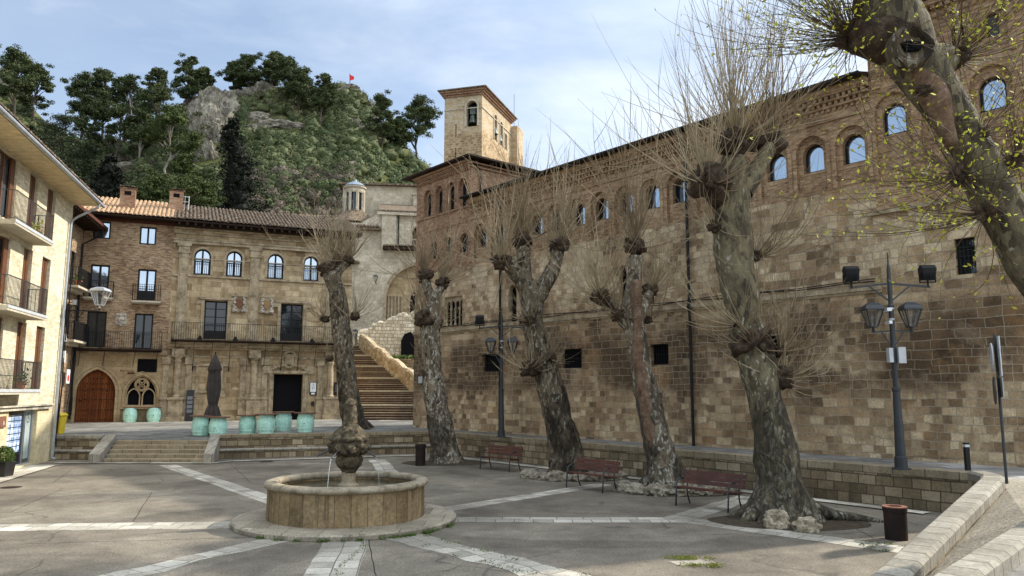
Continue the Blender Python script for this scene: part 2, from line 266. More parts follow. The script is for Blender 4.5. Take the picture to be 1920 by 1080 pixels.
    M['pave_pale'] = concrete('pale_pavement', [(.42, .39, .33), (.52, .49, .42), (.6, .57, .5)], .3, .25, (1.0, .6, .008))
    M['street'] = concrete('grey_street_slabs', [(.22, .215, .21), (.30, .29, .28), (.38, .37, .355)], .2, .3, (.9, .45, .008))
    M['disc'] = concrete('fountain_disc', [(.27, .235, .18), (.38, .34, .27), (.47, .43, .355)], .5, .4, (.75, .9, .008))
    # bark
    def bark(name, base, fleck, dark, k=.5, moss=0, vs_=11, lowf=0.0):
        m, nt = newmat(name); uv, ob, pos = coords(nt)
        mp = nd(nt, 'ShaderNodeMapping', {'Vector': pos, 'Scale': (1, 1, .5)}).outputs[0]
        nn = nd(nt, 'ShaderNodeTexNoise', {'Vector': mp, 'Scale': 3, 'Detail': 4}).outputs['Color']
        mv = nd(nt, 'ShaderNodeVectorMath', {0: mp, 1: nd(nt, 'ShaderNodeVectorMath', {0: nn, 'Scale': .35}, operation='SCALE').outputs[0]}, operation='ADD').outputs[0]
        v = nd(nt, 'ShaderNodeTexVoronoi', {'Vector': mv, 'Scale': vs_}); v2 = nd(nt, 'ShaderNodeTexVoronoi', {'Vector': mv, 'Scale': vs_*2.2})
        s1 = nd(nt, 'ShaderNodeSeparateXYZ', {0: v.outputs['Color']}).outputs; s2 = nd(nt, 'ShaderNodeSeparateXYZ', {0: v2.outputs['Color']}).outputs
        n1 = noise_(nt, mp, 2.2, 6, .65); n2 = noise_(nt, mp, 12, 6, .75)
        col = ramp(nt, math_(nt, 'ADD', math_(nt, 'MULTIPLY', n1, .6), math_(nt, 'MULTIPLY', s1[0], .4)), [(.3, dark), (.5, base), (.7, tuple(x*1.35 for x in base))])
        z = nd(nt, 'ShaderNodeSeparateXYZ', {0: pos}).outputs['Z']
        low = nd(nt, 'ShaderNodeMapRange', {0: z, 1: 5.5, 2: 1.0, 3: 0, 4: 1}).outputs[0]
        sel = math_(nt, 'GREATER_THAN', math_(nt, 'ADD', math_(nt, 'ADD', s2[1], math_(nt, 'MULTIPLY', low, lowf)), math_(nt, 'MULTIPLY', n1, .5)), 1.42-k*.55)
        col = mix(nt, math_(nt, 'MULTIPLY', sel, .85), col, fleck)
        dk = ramp(nt, math_(nt, 'ADD', noise_(nt, mp, 1.3, 6, .7), math_(nt, 'MULTIPLY', low, .17)), [(.56, 0.0), (.68, 1.0)])
        col = mix(nt, math_(nt, 'MULTIPLY', dk, .75), col, tuple(x*.5 for x in dark))
        if moss: col = mix(nt, math_(nt, 'MULTIPLY', ramp(nt, noise_(nt, pos, 1.1, 5), [(.5, 0.0), (.65, 1.0)]), moss), col, (.06, .07, .025))
        col = mix(nt, 1.0, col, ramp(nt, n2, [(.25, .6), (.75, 1.3)]), 'MULTIPLY')
        h = math_(nt, 'ADD', math_(nt, 'MULTIPLY', n2, 1.2), math_(nt, 'MULTIPLY', v.outputs['Distance'], -1.0)); h = math_(nt, 'ADD', h, n1)
        finish(nt, col, h, .9, 1.0, .035, .2); return m
    M['bark_olive'] = bark('olive_plane_bark', (.155, .128, .075), (.38, .35, .27), (.065, .052, .036), .30, .05, 9, .30)
    M['bark_pale'] = bark('flaking_plane_bark', (.17, .135, .09), (.42, .395, .32), (.05, .038, .027), .72, .05, 8)
    M['bark_dark'] = bark('dark_plane_bark', (.13, .10, .064), (.32, .295, .23), (.036, .027, .02), .5, .12, 8)
    M['knob'] = mottled('pollard_knob', [(.022, .015, .011), (.06, .041, .028), (.12, .088, .06)], 6, 20, .95, 1, .05, .5, 1.5)
    M['heartwood'] = mottled('bare_wood', [(.075, .042, .026), (.16, .10, .065), (.25, .175, .125)], 6, 22, .85, .6, .03)
    M['shoot'] = mottled('young_shoots', [(.15, .11, .065), (.26, .20, .125)], 2, 6, .7, 0, .01)
    M['shoot_light'] = mottled('pale_shoots', [(.24, .185, .115), (.38, .31, .20)], 2, 6, .7, 0, .01)
    M['shoot_dark'] = mottled('dark_shoots', [(.055, .036, .022), (.11, .078, .045)], 2, 6, .7, 0, .01)
    def leafm(name, cols, sc=.6):
        m, nt = newmat(name); uv, ob, pos = coords(nt)
        n1 = noise_(nt, pos, sc, 3, .6); n2 = noise_(nt, pos, sc*9, 2, .6)
        v = math_(nt, 'ADD', math_(nt, 'MULTIPLY', n1, .5), math_(nt, 'MULTIPLY', n2, .5))
        finish(nt, ramp(nt, v, [(.35+.3*i/(len(cols)-1), c) for i, c in enumerate(cols)]), None, .7, spec=.15)
        nt.nodes['Principled BSDF'].inputs['Subsurface Weight'].default_value = 0
        return m
    M['pine'] = leafm('pine_needles', [(.03, .042, .016), (.062, .08, .029), (.11, .125, .05)], .35)
    M['pine_bright'] = leafm('bright_pine_needles', [(.032, .044, .013), (.06, .078, .022), (.10, .12, .036)], .35)
    M['cedar'] = leafm('cedar_needles', [(.028, .04, .02), (.055, .072, .034), (.09, .11, .052)], .35)
    M['spruce'] = leafm('dark_spruce', [(.004, .005, .003), (.008, .010, .005), (.014, .017, .008)], .5)
    M['moss'] = leafm('moss', [(.10, .13, .02), (.20, .21, .035), (.30, .27, .06)], 3)
    M['shrub'] = leafm('hill_shrubs', [(.035, .05, .018), (.065, .08, .03), (.10, .11, .045), (.12, .105, .06)], .08)
    M['scrub'] = leafm('dry_scrub', [(.06, .048, .03), (.105, .082, .055), (.15, .125, .09)], .2)
    M['box_leaf'] = leafm('boxwood', [(.045, .07, .015), (.085, .125, .03), (.13, .18, .05)], 3)
    M['bud'] = leafm('yellow_young_leaves', [(.30, .33, .03), (.50, .49, .05), (.62, .56, .08)], 2)
    M['trunk_far'] = mottled('far_trunk', [(.05, .04, .03), (.12, .10, .08)], .5, 3, .9)
    M['trunk_pale'] = mottled('pale_trunk', [(.22, .19, .16), (.36, .33, .29)], .5, 3, .9)
    m, nt = newmat('hillside'); uv, ob, pos = coords(nt)
    n0 = noise_(nt, pos, .07, 5, .65); n1 = noise_(nt, pos, .5, 7, .7); n2 = noise_(nt, pos, 3, 4, .7)
    col = ramp(nt, math_(nt, 'ADD', math_(nt, 'MULTIPLY', n0, .55), math_(nt, 'MULTIPLY', n1, .45)), [(.36, (.028, .03, .014)), (.47, (.055, .058, .024)), (.56, (.11, .12, .035)), (.66, (.17, .145, .09))])
    col = mix(nt, 1.0, col, ramp(nt, n2, [(.3, .55), (.7, 1.4)]), 'MULTIPLY')
    finish(nt, col, math_(nt, 'ADD', n1, n2), .95, 1, .5, .1); M['hill'] = m
    m, nt = newmat('cliff_rock'); uv, ob, pos = coords(nt)
    mp = nd(nt, 'ShaderNodeMapping', {'Vector': pos, 'Scale': (1, 1, .45)}).outputs[0]
    n0 = noise_(nt, mp, .25, 8, .7, .6); n1 = noise_(nt, mp, 1.1, 8, .75)
    col = ramp(nt, math_(nt, 'ADD', math_(nt, 'MULTIPLY', n0, .5), math_(nt, 'MULTIPLY', n1, .5)), [(.38, (.05, .042, .03)), (.46, (.17, .148, .11)), (.54, (.34, .30, .23)), (.66, (.50, .44, .34))])
    finish(nt, col, math_(nt, 'ADD', n1, n0), .95, 1, .8, .1); M['cliff'] = m
    M['cliff_gold'] = mottled('ochre_rock_face', [(.30, .24, .15), (.52, .45, .33), (.62, .56, .44)], .5, 2, .95, 1, .4)
build_materials()
# ------------------------------------------------------------------ geometry helpers
COL = scene.collection
def thing(name, label, cat, loc=(0, 0, 0), group=None, rz=0.0):
    o = bpy.data.objects.new(name, None); COL.objects.link(o); o.location = loc; o.rotation_euler = (0, 0, rz); o.empty_display_size = .3
    o['label'] = label; o['category'] = cat
    if group: o['group'] = group
    return o
def tag(o, label, cat, group=None):
    o['label'] = label; o['category'] = cat
    if group: o['group'] = group
    return o
def root_of(p):
    l = Vector(p.location); q = p.parent
    while q: l = l+Vector(q.location); q = q.parent
    return l
def auto_uv(me):
    n = len(me.loops)
    if not n: return
    uvl = me.uv_layers.new(name='UVMap')
    co = np.empty(len(me.vertices)*3, 'f'); me.vertices.foreach_get('co', co); co = co.reshape(-1, 3)
    li = np.empty(n, 'i'); me.loops.foreach_get('vertex_index', li)
    pn = np.empty(len(me.polygons)*3, 'f'); me.polygons.foreach_get('normal', pn); pn = pn.reshape(-1, 3)
    lt = np.empty(len(me.polygons), 'i'); me.polygons.foreach_get('loop_total', lt)
    nn = np.repeat(pn, lt, axis=0); p = co[li]
    up = np.abs(nn[:, 2]) > .75
    h = np.hypot(nn[:, 0], nn[:, 1])+1e-9; tx, ty = -nn[:, 1]/h, nn[:, 0]/h
    sg = np.where((np.round(tx, 3) < 0) | ((np.round(tx, 3) == 0) & (ty < 0)), -1, 1); tx *= sg; ty *= sg
    u = np.where(up, p[:, 0], p[:, 0]*tx+p[:, 1]*ty); v = np.where(up, p[:, 1], p[:, 2])
    uvl.data.foreach_set('uv', np.stack([u, v], 1).ravel().astype('f'))
class MB:
    def __init__(s, world=True): s.V = []; s.F = []; s.world = world; s.uv = None
    def add(s, vs, fs):
        b = len(s.V); s.V.extend([tuple(v) for v in vs]); s.F.extend([tuple(b+i for i in f) for f in fs]); return s
    def quad(s, a, b, c, d): return s.add([a, b, c, d], [(0, 1, 2, 3)])
    def hexa(s, v):  # 8 points: bottom 4, top 4
        return s.add(v, [(3, 2, 1, 0), (4, 5, 6, 7), (0, 1, 5, 4), (1, 2, 6, 5), (2, 3, 7, 6), (3, 0, 4, 7)])
    def box(s, x0, x1, y0, y1, z0, z1):
        return s.hexa([(x0, y0, z0), (x1, y0, z0), (x1, y1, z0), (x0, y1, z0), (x0, y0, z1), (x1, y0, z1), (x1, y1, z1), (x0, y1, z1)])
    def bar(s, a, b, w, h=None):
        a, b = Vector(a), Vector(b); h = h or w; d = (b-a).normalized()
        up = Vector((0, 0, 1)) if abs(d.z) < .95 else Vector((1, 0, 0))
        x = d.cross(up).normalized()*w/2; y = x.cross(d).normalized()*h/2
        return s.hexa([a-x-y, a+x-y, a+x+y, a-x+y, b-x-y, b+x-y, b+x+y, b-x+y])
    def tube(s, pts, rs, n=6, cap=True):
        pts = [Vector(p) for p in pts]; rs = rs if hasattr(rs, '__len__') else [rs]*len(pts)
        x = None; vs = []; fs = []
        for i, p in enumerate(pts):
            d = (pts[min(i+1, len(pts)-1)]-pts[max(i-1, 0)])
            d = d.normalized() if d.length > 1e-9 else Vector((0, 0, 1))
            if x is None:
                x = d.cross(Vector((0, 0, 1)) if abs(d.z) < .9 else Vector((1, 0, 0))).normalized()
            x = (x-d*x.dot(d)).normalized(); y = d.cross(x)
            for k in range(n):
                a = 2*math.pi*k/n; vs.append(p+(x*math.cos(a)+y*math.sin(a))*rs[i])
        for i in range(len(pts)-1):
            for k in range(n):
                k2 = (k+1) % n; fs.append((i*n+k, i*n+k2, (i+1)*n+k2, (i+1)*n+k))
        if cap: fs.append(tuple(range(n))[::-1]); fs.append(tuple((len(pts)-1)*n+k for k in range(n)))
        return s.add(vs, fs)
    def lathe(s, c, prof, n=24, cap=True, fn=None):
        c = Vector(c); vs = []; fs = []
        for (r, z) in prof:
            for k in range(n):
                a = 2*math.pi*k/n; p = Vector((r*math.cos(a), r*math.sin(a), z)); p = fn(p) if fn else p; vs.append(c+p)
        for i in range(len(prof)-1):
            for k in range(n):
                k2 = (k+1) % n; fs.append((i*n+k, i*n+k2, (i+1)*n+k2, (i+1)*n+k))
        if cap: fs.append(tuple(range(n))[::-1]); fs.append(tuple((len(prof)-1)*n+k for k in range(n)))
        return s.add(vs, fs)
    def blob(s, c, r, sub=2, amp=.25, fr=1.3, seed=0, sc=(1, 1, 1), ridge=False):
        bm = bmesh.new(); bmesh.ops.create_icosphere(bm, subdivisions=sub, radius=1)
        c = Vector(c); vs = []
        for v in bm.verts:
            q = v.co*fr+Vector((seed*3.1, seed*1.7, seed*2.3)); k = noise.fractal(q, .9, 2.1, 4)
            if ridge: k = .6-abs(k)*1.6
            p = v.co*(1+amp*k); vs.append(c+Vector((p.x*r*sc[0], p.y*r*sc[1], p.z*r*sc[2])))
        fs = [tuple(v.index for v in f.verts) for f in bm.faces]; bm.free(); return s.add(vs, fs)
    def build(s, name, mat, parent=None, kind=None, smooth=False, bevel=0.0, label=None):
        me = bpy.data.meshes.new(name); o = bpy.data.objects.new(name, me); COL.objects.link(o)
        off = root_of(parent) if (parent is not None and s.world) else Vector((0, 0, 0))
        me.from_pydata([(v[0]-off.x, v[1]-off.y, v[2]-off.z) for v in s.V], [], s.F)
        if bevel:
            bm = bmesh.new(); bm.from_mesh(me); bmesh.ops.recalc_face_normals(bm, faces=bm.faces)
            bmesh.ops.bevel(bm, geom=[e for e in bm.edges if e.is_manifold and e.calc_face_angle(0) > .6], offset=bevel, segments=1, affect='EDGES'); bm.to_mesh(me); bm.free()
        me.update()
        if s.uv:
            l = me.uv_layers.new(name='UVMap'); l.data.foreach_set('uv', np.array(s.uv, 'f').ravel())
        else:
            if s.world and parent is not None:
                me.transform(Matrix.Translation(off)); auto_uv(me); me.transform(Matrix.Translation(-off))
            else: auto_uv(me)
        me.materials.append(MT[mat] if isinstance(mat, str) else mat)
        if smooth: me.polygons.foreach_set('use_smooth', [True]*len(me.polygons))
        if parent is not None: o.parent = parent
        if kind: o['kind'] = kind
        if label: o['label'] = label
        return o
class Facade:
    def __init__(s, P, ang, left=False):
        a = math.radians(ang); s.P = Vector((P[0], P[1], 0)); s.D = Vector((math.sin(a), math.cos(a), 0)); s.N = Vector((s.D.y, -s.D.x, 0))*(-1 if left else 1)
        s.rz = math.atan2(s.D.y, s.D.x)
    def pt(s, S, z, d=0.0): return s.P+s.D*S+s.N*d+Vector((0, 0, z))
    def box(s, mb, s0, s1, z0, z1, d0, d1):
        q = s.pt; return mb.hexa([q(s0, z0, d0), q(s1, z0, d0), q(s1, z0, d1), q(s0, z0, d1), q(s0, z1, d0), q(s1, z1, d0), q(s1, z1, d1), q(s0, z1, d1)])
    def prism(s, mb, prof, s0, s1):  # prof: list of (d,z) closed
        n = len(prof); v = [s.pt(s0, z, d) for d, z in prof]+[s.pt(s1, z, d) for d, z in prof]
        return mb.add(v, [tuple(range(n)), tuple(range(2*n-1, n-1, -1))]+[(i, n+i, n+(i+1) % n, (i+1) % n) for i in range(n)])
    def plate(s, mb, poly, d0, d1):  # poly in (s,z), convex-ish
        n = len(poly); v = [s.pt(a, z, d0) for a, z in poly]+[s.pt(a, z, d1) for a, z in poly]
        return mb.add(v, [tuple(range(n))[::-1], tuple(range(n, 2*n))]+[(i, (i+1) % n, n+(i+1) % n, n+i) for i in range(n)])
    def px(s, x, y, d=0.0):  # photo direction -> (s,z) on the plane at offset d
        r = ray(x, y); P = s.P+s.N*d; t = (P-EYE).dot(s.N)/r.dot(s.N); q = EYE+r*t; return (q-P).dot(s.D), q.z
    def skin(s, mb, s0, s1, z0, z1, holes, d=0.0, reveal=.28, top=None):
        br = {round(s0, 4), round(s1, 4)}
        for h in holes:
            for x in h.xs(): 
                if s0 < x < s1: br.add(round(x, 4))
        if top:
            for i in range(1, 60): br.add(round(s0+(s1-s0)*i/60, 4))
        br = sorted(br); T = top or (lambda x: z1)
        for a, b in zip(br[:-1], br[1:]):
            if b-a < 1e-4: continue
            e = 1e-5; hs = sorted([h for h in holes if h.a-e <= a and h.b+e >= b], key=lambda h: h.zb)
            za, zb = z0, z0
            for h in hs:
                if h.bot(a+e) > za+1e-5 or h.bot(b-e) > zb+1e-5: mb.quad(s.pt(a, za, d), s.pt(b, zb, d), s.pt(b, h.bot(b-e), d), s.pt(a, h.bot(a+e), d))
                za, zb = h.top(a+e), h.top(b-e)
            mb.quad(s.pt(a, za, d), s.pt(b, zb, d), s.pt(b, T(b), d), s.pt(a, T(a), d))
        if reveal:
            for h in holes:
                o = h.outline()
                for (p, q) in zip(o, o[1:]+o[:1]): mb.quad(s.pt(p[0], p[1], d), s.pt(q[0], q[1], d), s.pt(q[0], q[1], d-reveal), s.pt(p[0], p[1], d-reveal))
        return mb
class Hole:
    """opening between a and b; kind rect | arch | point; zs = springing"""
    def __init__(s, a, b, zb, zt, kind='rect', n=10): s.a, s.b, s.zb, s.zt, s.kind, s.n = a, b, zb, zt, kind, n; s.c = (a+b)/2; s.r = (b-a)/2
    def xs(s):
        if s.kind == 'rect': return [s.a, s.b]
        return [s.c-s.r*math.cos(math.pi*i/s.n) for i in range(s.n+1)]
    def top(s, x):
        if s.kind == 'rect': return s.zt
        u = min(1, abs(x-s.c)/s.r)
        if s.kind == 'arch': h = min(s.r, s.zt-s.zb); return s.zt-h+h*math.sqrt(max(0, 1-u*u))
        H = s.zt-s.spring(); R = (s.r*s.r+H*H)/(2*s.r); return s.spring()+math.sqrt(max(0, R*R-(u*s.r+R-s.r)**2))
    def spring(s): return s.zt-min(s.r*1.35, (s.zt-s.zb)*.8) if s.kind == 'point' else (s.zt if s.kind == 'rect' else s.zt-min(s.r, s.zt-s.zb))
    def bot(s, x): return s.zb
    def outline(s, k=0.0):
        if s.kind == 'rect': return [(s.a-k, s.zb-k), (s.b+k, s.zb-k), (s.b+k, s.zt+k), (s.a-k, s.zt+k)]
        t = [(x, s.top(min(max(x, s.a+1e-6), s.b-1e-6))) for x in s.xs()]
        if k:
            z0 = s.spring(); t = [(s.c+(x-s.c)*(1+k/s.r), z0+(z-z0)*(1+k/(s.zt-z0))) for x, z in t]
        return [(s.b+k, s.zb)]+t[::-1]+[(s.a-k, s.zb)]
def ring_frame(F, mb, h, w, d0, d1, k0=0.0, bottom=True):
    """a frame band of width w inside the outline of an opening (k0 grows it outward)"""
    o = h.outline(k0); i = h.outline(k0-w); n = len(o)
    if h.kind != 'rect':
        i = [(x, z+(w if z <= h.zb+1e-6 and bottom else 0)) for x, z in i]
    for j in range(n):
        k = (j+1) % n
        if j == n-1 and not bottom: continue
        q = [F.pt(o[j][0], o[j][1], d0), F.pt(o[k][0], o[k][1], d0), F.pt(i[k][0], i[k][1], d0), F.pt(i[j][0], i[j][1], d0)]
        q += [F.pt(o[j][0], o[j][1], d1), F.pt(o[k][0], o[k][1], d1), F.pt(i[k][0], i[k][1], d1), F.pt(i[j][0], i[j][1], d1)]
        mb.hexa(q)
    return mb
def window(F, par, h, d, fw=.05, mull=1, trans=(), frame='frame_dark', glass='glass', name='window', guard=None, blind=0.0):
    f = MB(); ring_frame(F, f, h, fw, d-.01, d+.045)
    for i in range(mull):
        x = h.a+(h.b-h.a)*(i+1)/(mull+1); F.box(f, x-fw*.6, x+fw*.6, h.zb+.01, h.top(x)-fw*.5, d-.005, d+.05)
    for z in trans: F.box(f, h.a+fw*.5, h.b-fw*.5, z-.02, z+.02, d-.004, d+.04)
    if blind: F.box(f, h.a+fw*.5, h.b-fw*.5, h.zb+.01, h.zb+blind, d-.003, d+.03)
    fo = f.build(name, frame, par)
    g = MB(); o = h.outline(-.005)
    g.add([F.pt(x, z, d) for x, z in o], [tuple(range(len(o)))]); g.build('pane', glass, fo)
    return fo
def railing(F, mb, s0, s1, z0, z1, d, step=.12, wall=0.0, bw=.016, rail=.035):
    """bars round three sides of a balcony: front at d, ends back to wall"""
    for a, b in (((s0, d), (s1, d)), ((s0, wall), (s0, d)), ((s1, wall), (s1, d))):
        L = math.hypot(b[0]-a[0], b[1]-a[1])
        if L < .05: continue
        n = max(1, int(L/step))
        for i in range(n+1):
            t = i/n; S = a[0]+(b[0]-a[0])*t; D = a[1]+(b[1]-a[1])*t
            mb.bar(F.pt(S, z0, D), F.pt(S, z1, D), bw)
        mb.bar(F.pt(a[0], z1, a[1]), F.pt(b[0], z1, b[1]), rail, .025); mb.bar(F.pt(a[0], z0+.06, a[1]), F.pt(b[0], z0+.06, b[1]), .02, .02)
    return mb
def tiles(F, mb, s0, s1, e, r, pitch=.23, course=.42, amp=.055, jit=.012):
    """rows of curved tiles from eave e=(d,z) up to ridge r=(d,z)"""
    L = math.hypot(r[0]-e[0], r[1]-e[1]); nc = max(1, int(L/course)); nr = int((s1-s0)/pitch)
    for j in range(nc):
        t0, t1 = j/nc, (j+1)/nc+.02
        for i in range(nr):
            a = s0+i*pitch; jz = random.uniform(-jit, jit); js = random.uniform(-jit, jit)
            for half in (0, 1):
                vs = []
                for t, lift in ((t0, .035), (t1, 0.0)):
                    D = e[0]+(r[0]-e[0])*t; Z = e[1]+(r[1]-e[1])*t+jz
                    if half == 0:
                        for k in range(6):
                            q = math.pi*k/5; vs.append(F.pt(a+pitch*.5-pitch*.36*math.cos(q)+js, Z+lift+amp*math.sin(q)*1.25, D))
                    else:
                        for k in range(4):
                            q = math.pi*k/3; vs.append(F.pt(a+pitch*1.0-pitch*.26*math.cos(q), Z+lift-amp*.5*math.sin(q), D))
                n = len(vs)//2
                mb.add(vs, [(k, k+1, n+k+1, n+k) for k in range(n-1)])
                if half == 0: mb.add([vs[0]]+vs[:n]+[vs[n-1]], [tuple(range(1, n+1))])
    return mb
def leaf_mesh(name, cent, size, mat, parent=None, kind=None, flat=0.0, up=0.0, quad=False, off=None):
    """many small leaf faces at the points cent; size scalar or array"""
    n = len(cent); cent = np.asarray(cent, 'f'); sz = np.broadcast_to(np.asarray(size, 'f'), (n,))*rng.uniform(.6, 1.3, n)
    a = rng.normal(size=(n, 3)); a[:, 2] *= (1-flat); a[:, 2] += up; a /= np.linalg.norm(a, axis=1)[:, None]
    b = rng.normal(size=(n, 3)); b[:, 2] *= (1-flat); b -= a*(a*b).sum(1)[:, None]; b /= np.linalg.norm(b, axis=1)[:, None]+1e-9
    k = 4 if quad else 3
    if quad: P = [cent-a*sz[:, None], cent+b*sz[:, None]*.45, cent+a*sz[:, None], cent-b*sz[:, None]*.45]
    else: P = [cent-a*sz[:, None]*.6-b*sz[:, None]*.4, cent-a*sz[:, None]*.6+b*sz[:, None]*.4, cent+a*sz[:, None]*.8]
    V = np.stack(P, 1).reshape(-1, 3).astype('f')
    if parent is not None and off is None: off = root_of(parent)
    if off is not None: V = V-np.array(tuple(off), 'f')
    me = bpy.data.meshes.new(name); me.vertices.add(n*k); me.vertices.foreach_set('co', V.ravel())
    me.loops.add(n*k); me.loops.foreach_set('vertex_index', np.arange(n*k, dtype='i'))
    me.polygons.add(n); me.polygons.foreach_set('loop_start', np.arange(0, n*k, k, dtype='i')); me.polygons.foreach_set('loop_total', np.full(n, k, 'i'))
    me.update(calc_edges=True); me.validate()
    me.materials.append(MT[mat]); o = bpy.data.objects.new(name, me); COL.objects.link(o)
    if parent is not None: o.parent = parent
    if kind: o['kind'] = kind
    return o
def text_mesh(F, s0, z0, d, txt, size, mat, parent, name='lettering'):
    cu = bpy.data.curves.new('t', 'FONT'); cu.body = txt; cu.size = size; cu.extrude = .004
    o = bpy.data.objects.new('t', cu); COL.objects.link(o); bpy.context.view_layer.update()
    me = bpy.data.meshes.new_from_object(o.evaluated_get(bpy.context.evaluated_depsgraph_get())); bpy.data.objects.remove(o)
    m = Matrix(((F.D.x*F.tx, 0, F.N.x, 0), (F.D.y*F.tx, 0, F.N.y, 0), (0, 1, 0, 0), (0, 0, 0, 1))) if hasattr(F, 'tx') else Matrix(((F.D.x, 0, F.N.x, 0), (F.D.y, 0, F.N.y, 0), (0, 1, 0, 0), (0, 0, 0, 1)))
    me.transform(m); me.transform(Matrix.Translation(F.pt(s0, z0, d)-(root_of(parent) if parent else Vector()))); me.materials.clear(); me.materials.append(MT[mat])
    r = bpy.data.objects.new(name, me); COL.objects.link(r)
    if parent: r.parent = parent
    return r
def dup(o, parent=None, loc=None, rz=None):
    c = o.copy(); COL.objects.link(c)
    if parent is not None: c.parent = parent
    if loc is not None: c.location = loc
    if rz is not None: c.rotation_euler = (0, 0, rz)
    for ch in list(o.children): dup(ch, c)
    return c
# ------------------------------------------------------------------ ground, terrace, ramp, street
g = MB(); g.box(-320, 320, -120, 420, -.6, 0.0); g.build('plaza_ground', 'concrete', kind='structure')
def strip(name, pts, w, z=.004, mat='band', z1=None, t=.03):
    mb = MB(); mb.uv = []; acc = 0.0; pts = [Vector((p[0], p[1], 0)) for p in pts]
    N = []
    for i in range(len(pts)):
        d = (pts[min(i+1, len(pts)-1)]-pts[max(i-1, 0)]).normalized(); N.append(Vector((-d.y, d.x, 0)))
    L = [0.0]
    for i in range(1, len(pts)): L.append(L[-1]+(pts[i]-pts[i-1]).length)
    ww = w if hasattr(w, '__len__') else [w]*len(pts)
    for i in range(len(pts)-1):
        a, b = pts[i], pts[i+1]; na, nb = N[i]*ww[i]/2, N[i+1]*ww[i+1]/2; Z = Vector((0, 0, z))
        mb.quad(a-na+Z, b-nb+Z, b+nb+Z, a+na+Z); mb.uv += [(L[i], 0), (L[i+1], 0), (L[i+1], ww[i+1]), (L[i], ww[i])]
    return mb.build(name, mat, kind='structure')
FC = Vector((-3.72, 17.85, 0))
def jag(p, q, n=14, j=.03):
    return [(p[0]+(q[0]-p[0])*i/n+random.uniform(-j, j), p[1]+(q[1]-p[1])*i/n+random.uniform(-j, j)) for i in range(n+1)]
strip('paving_band', jag((-3.25, 15.6), (-2.05, 7.0)), .86)
strip('paving_band', jag((-5.9, 17.35), (-14.6, 16.55)), .9, .0045)
strip('paving_band', jag((-4.55, 15.8), (-7.3, 10.4), 14, .09), [.42+.25*random.random() for _ in range(15)], .0042)
strip('paving_band', jag((-5.3, 19.5), (-13.5, 30.9)), .62, .0043)
strip('paving_band', jag((-3.35, 20.1), (-3.8, 25.0)), .75, .0044)
strip('paving_band', jag((-3.6, 25.0), (-5.7, 33.3)), .72, .0049)
strip('paving_band', jag((-1.75, 19.4), (2.9, 24.75)), .62, .0041)
strip('paving_band', jag((-1.45, 18.0), (3.9, 18.0)), .72, .0046)
strip('paving_band', jag((3.9, 18.05), (7.6, 14.3)), .7, .005)
strip('paving_band', jag((3.7, 18.0), (6.6, 21.9)), .7, .0054)
strip('paving_band', jag((-2.2, 16.05), (1.9, 11.3), 12, .06), [.72+.2*random.random() for _ in range(13)], .0048)
# a lone pale slab with moss in the foreground
strip('paving_slab', [(2.75, 13.55), (3.45, 13.75)], .34, .0051)
# retaining wall line (top edge, back face line) ------------------------------------------
TOP = [(-20.4, 33.95), (-17.6, 33.95), (-12.75, 34.0), (-3.75, 37.35), (10.97, 18.39)]
def edge_y(x):
    for (x0, y0), (x1, y1) in zip(TOP[:-1], TOP[1:]):
        if x0 <= x <= x1: return y0+(y1-y0)*(x-x0)/(x1-x0)
    return TOP[0][1]
def sstep(a, b, x): t = max(0, min(1, (x-a)/(b-a))); return t*t*(3-2*t)
def terr_z(x, y):
    k = sstep(-19.4, -17.6, x)*(1-sstep(-12.4, -10.5, x))
    return 1.0-.215*k*(1-sstep(34.2, 38.5, y))
mb = MB(); xs = list(np.linspace(-60, -20.4, 8))+list(np.linspace(-20.0, -17.35, 8))+list(np.linspace(-17.2, -12.2, 10))+list(np.linspace(-11.9, -3.75, 20))+list(np.linspace(-3.5, 10.97, 16))
rows = []
for x in xs:
    y0 = edge_y(x)+(.30 if not -17.45 < x < -12.6 else 0); rows.append([(x, y0+(74-y0)*t, terr_z(x, y0+(74-y0)*t)) for t in (0, .02, .05, .08, .12, .2, .4, .7, 1)])
for a, b in zip(rows[:-1], rows[1:]):
    for i in range(8): mb.quad(a[i], b[i], b[i+1], a[i+1])
mb.build('upper_terrace_paving', 'terrace', kind='structure')
# pavement strip along the facades, paled to paint in the raking sun (rises 3 mm over the terrace)
strip('sunlit_facade_pavement', [(-27.5, 45.0), (-20.2, 48.15), (-11.3, 51.95), (-8.4, 52.2)], 1.5, 1.006, 'pave_pale')
strip('sunlit_facade_pavement', [(-8.6, 50.6), (-3.6, 50.6)], 1.3, 1.0085, 'pave_pale')
# lower band by the steps
strip('kerb_strip', [(-18.3, 31.45), (-12.0, 31.5), (-11.6, 32.35), (-3.9, 35.55)], .42, .03, 'pave_pale')
strip('kerb_strip', [(-3.2, 36.0), (-1.9, 33.6), (4.3, 26.0), (9.9, 18.9)], .42, .03, 'pave_pale')
strip('kerb_strip', [(-14.8, 18.3), (-18.2, 30.6)], 1.0, .035, 'pave_pale')
# street z=1 to the right (camera side)
mb = MB(); S = [(10.97, 18.39), (10.6, 17.3), (11.2, 17.0), (10.3, 14.25), (7.25, 10.8), (4.18, 7.5), (1.95, 5.1), (-3, -1), (-8, -7), (45, -7), (45, 74), (10.97, 74)]
mb.add([(x, y, .998) for x, y in S], [tuple(range(len(S)))]); mb.build('street_paving', 'street', kind='structure')
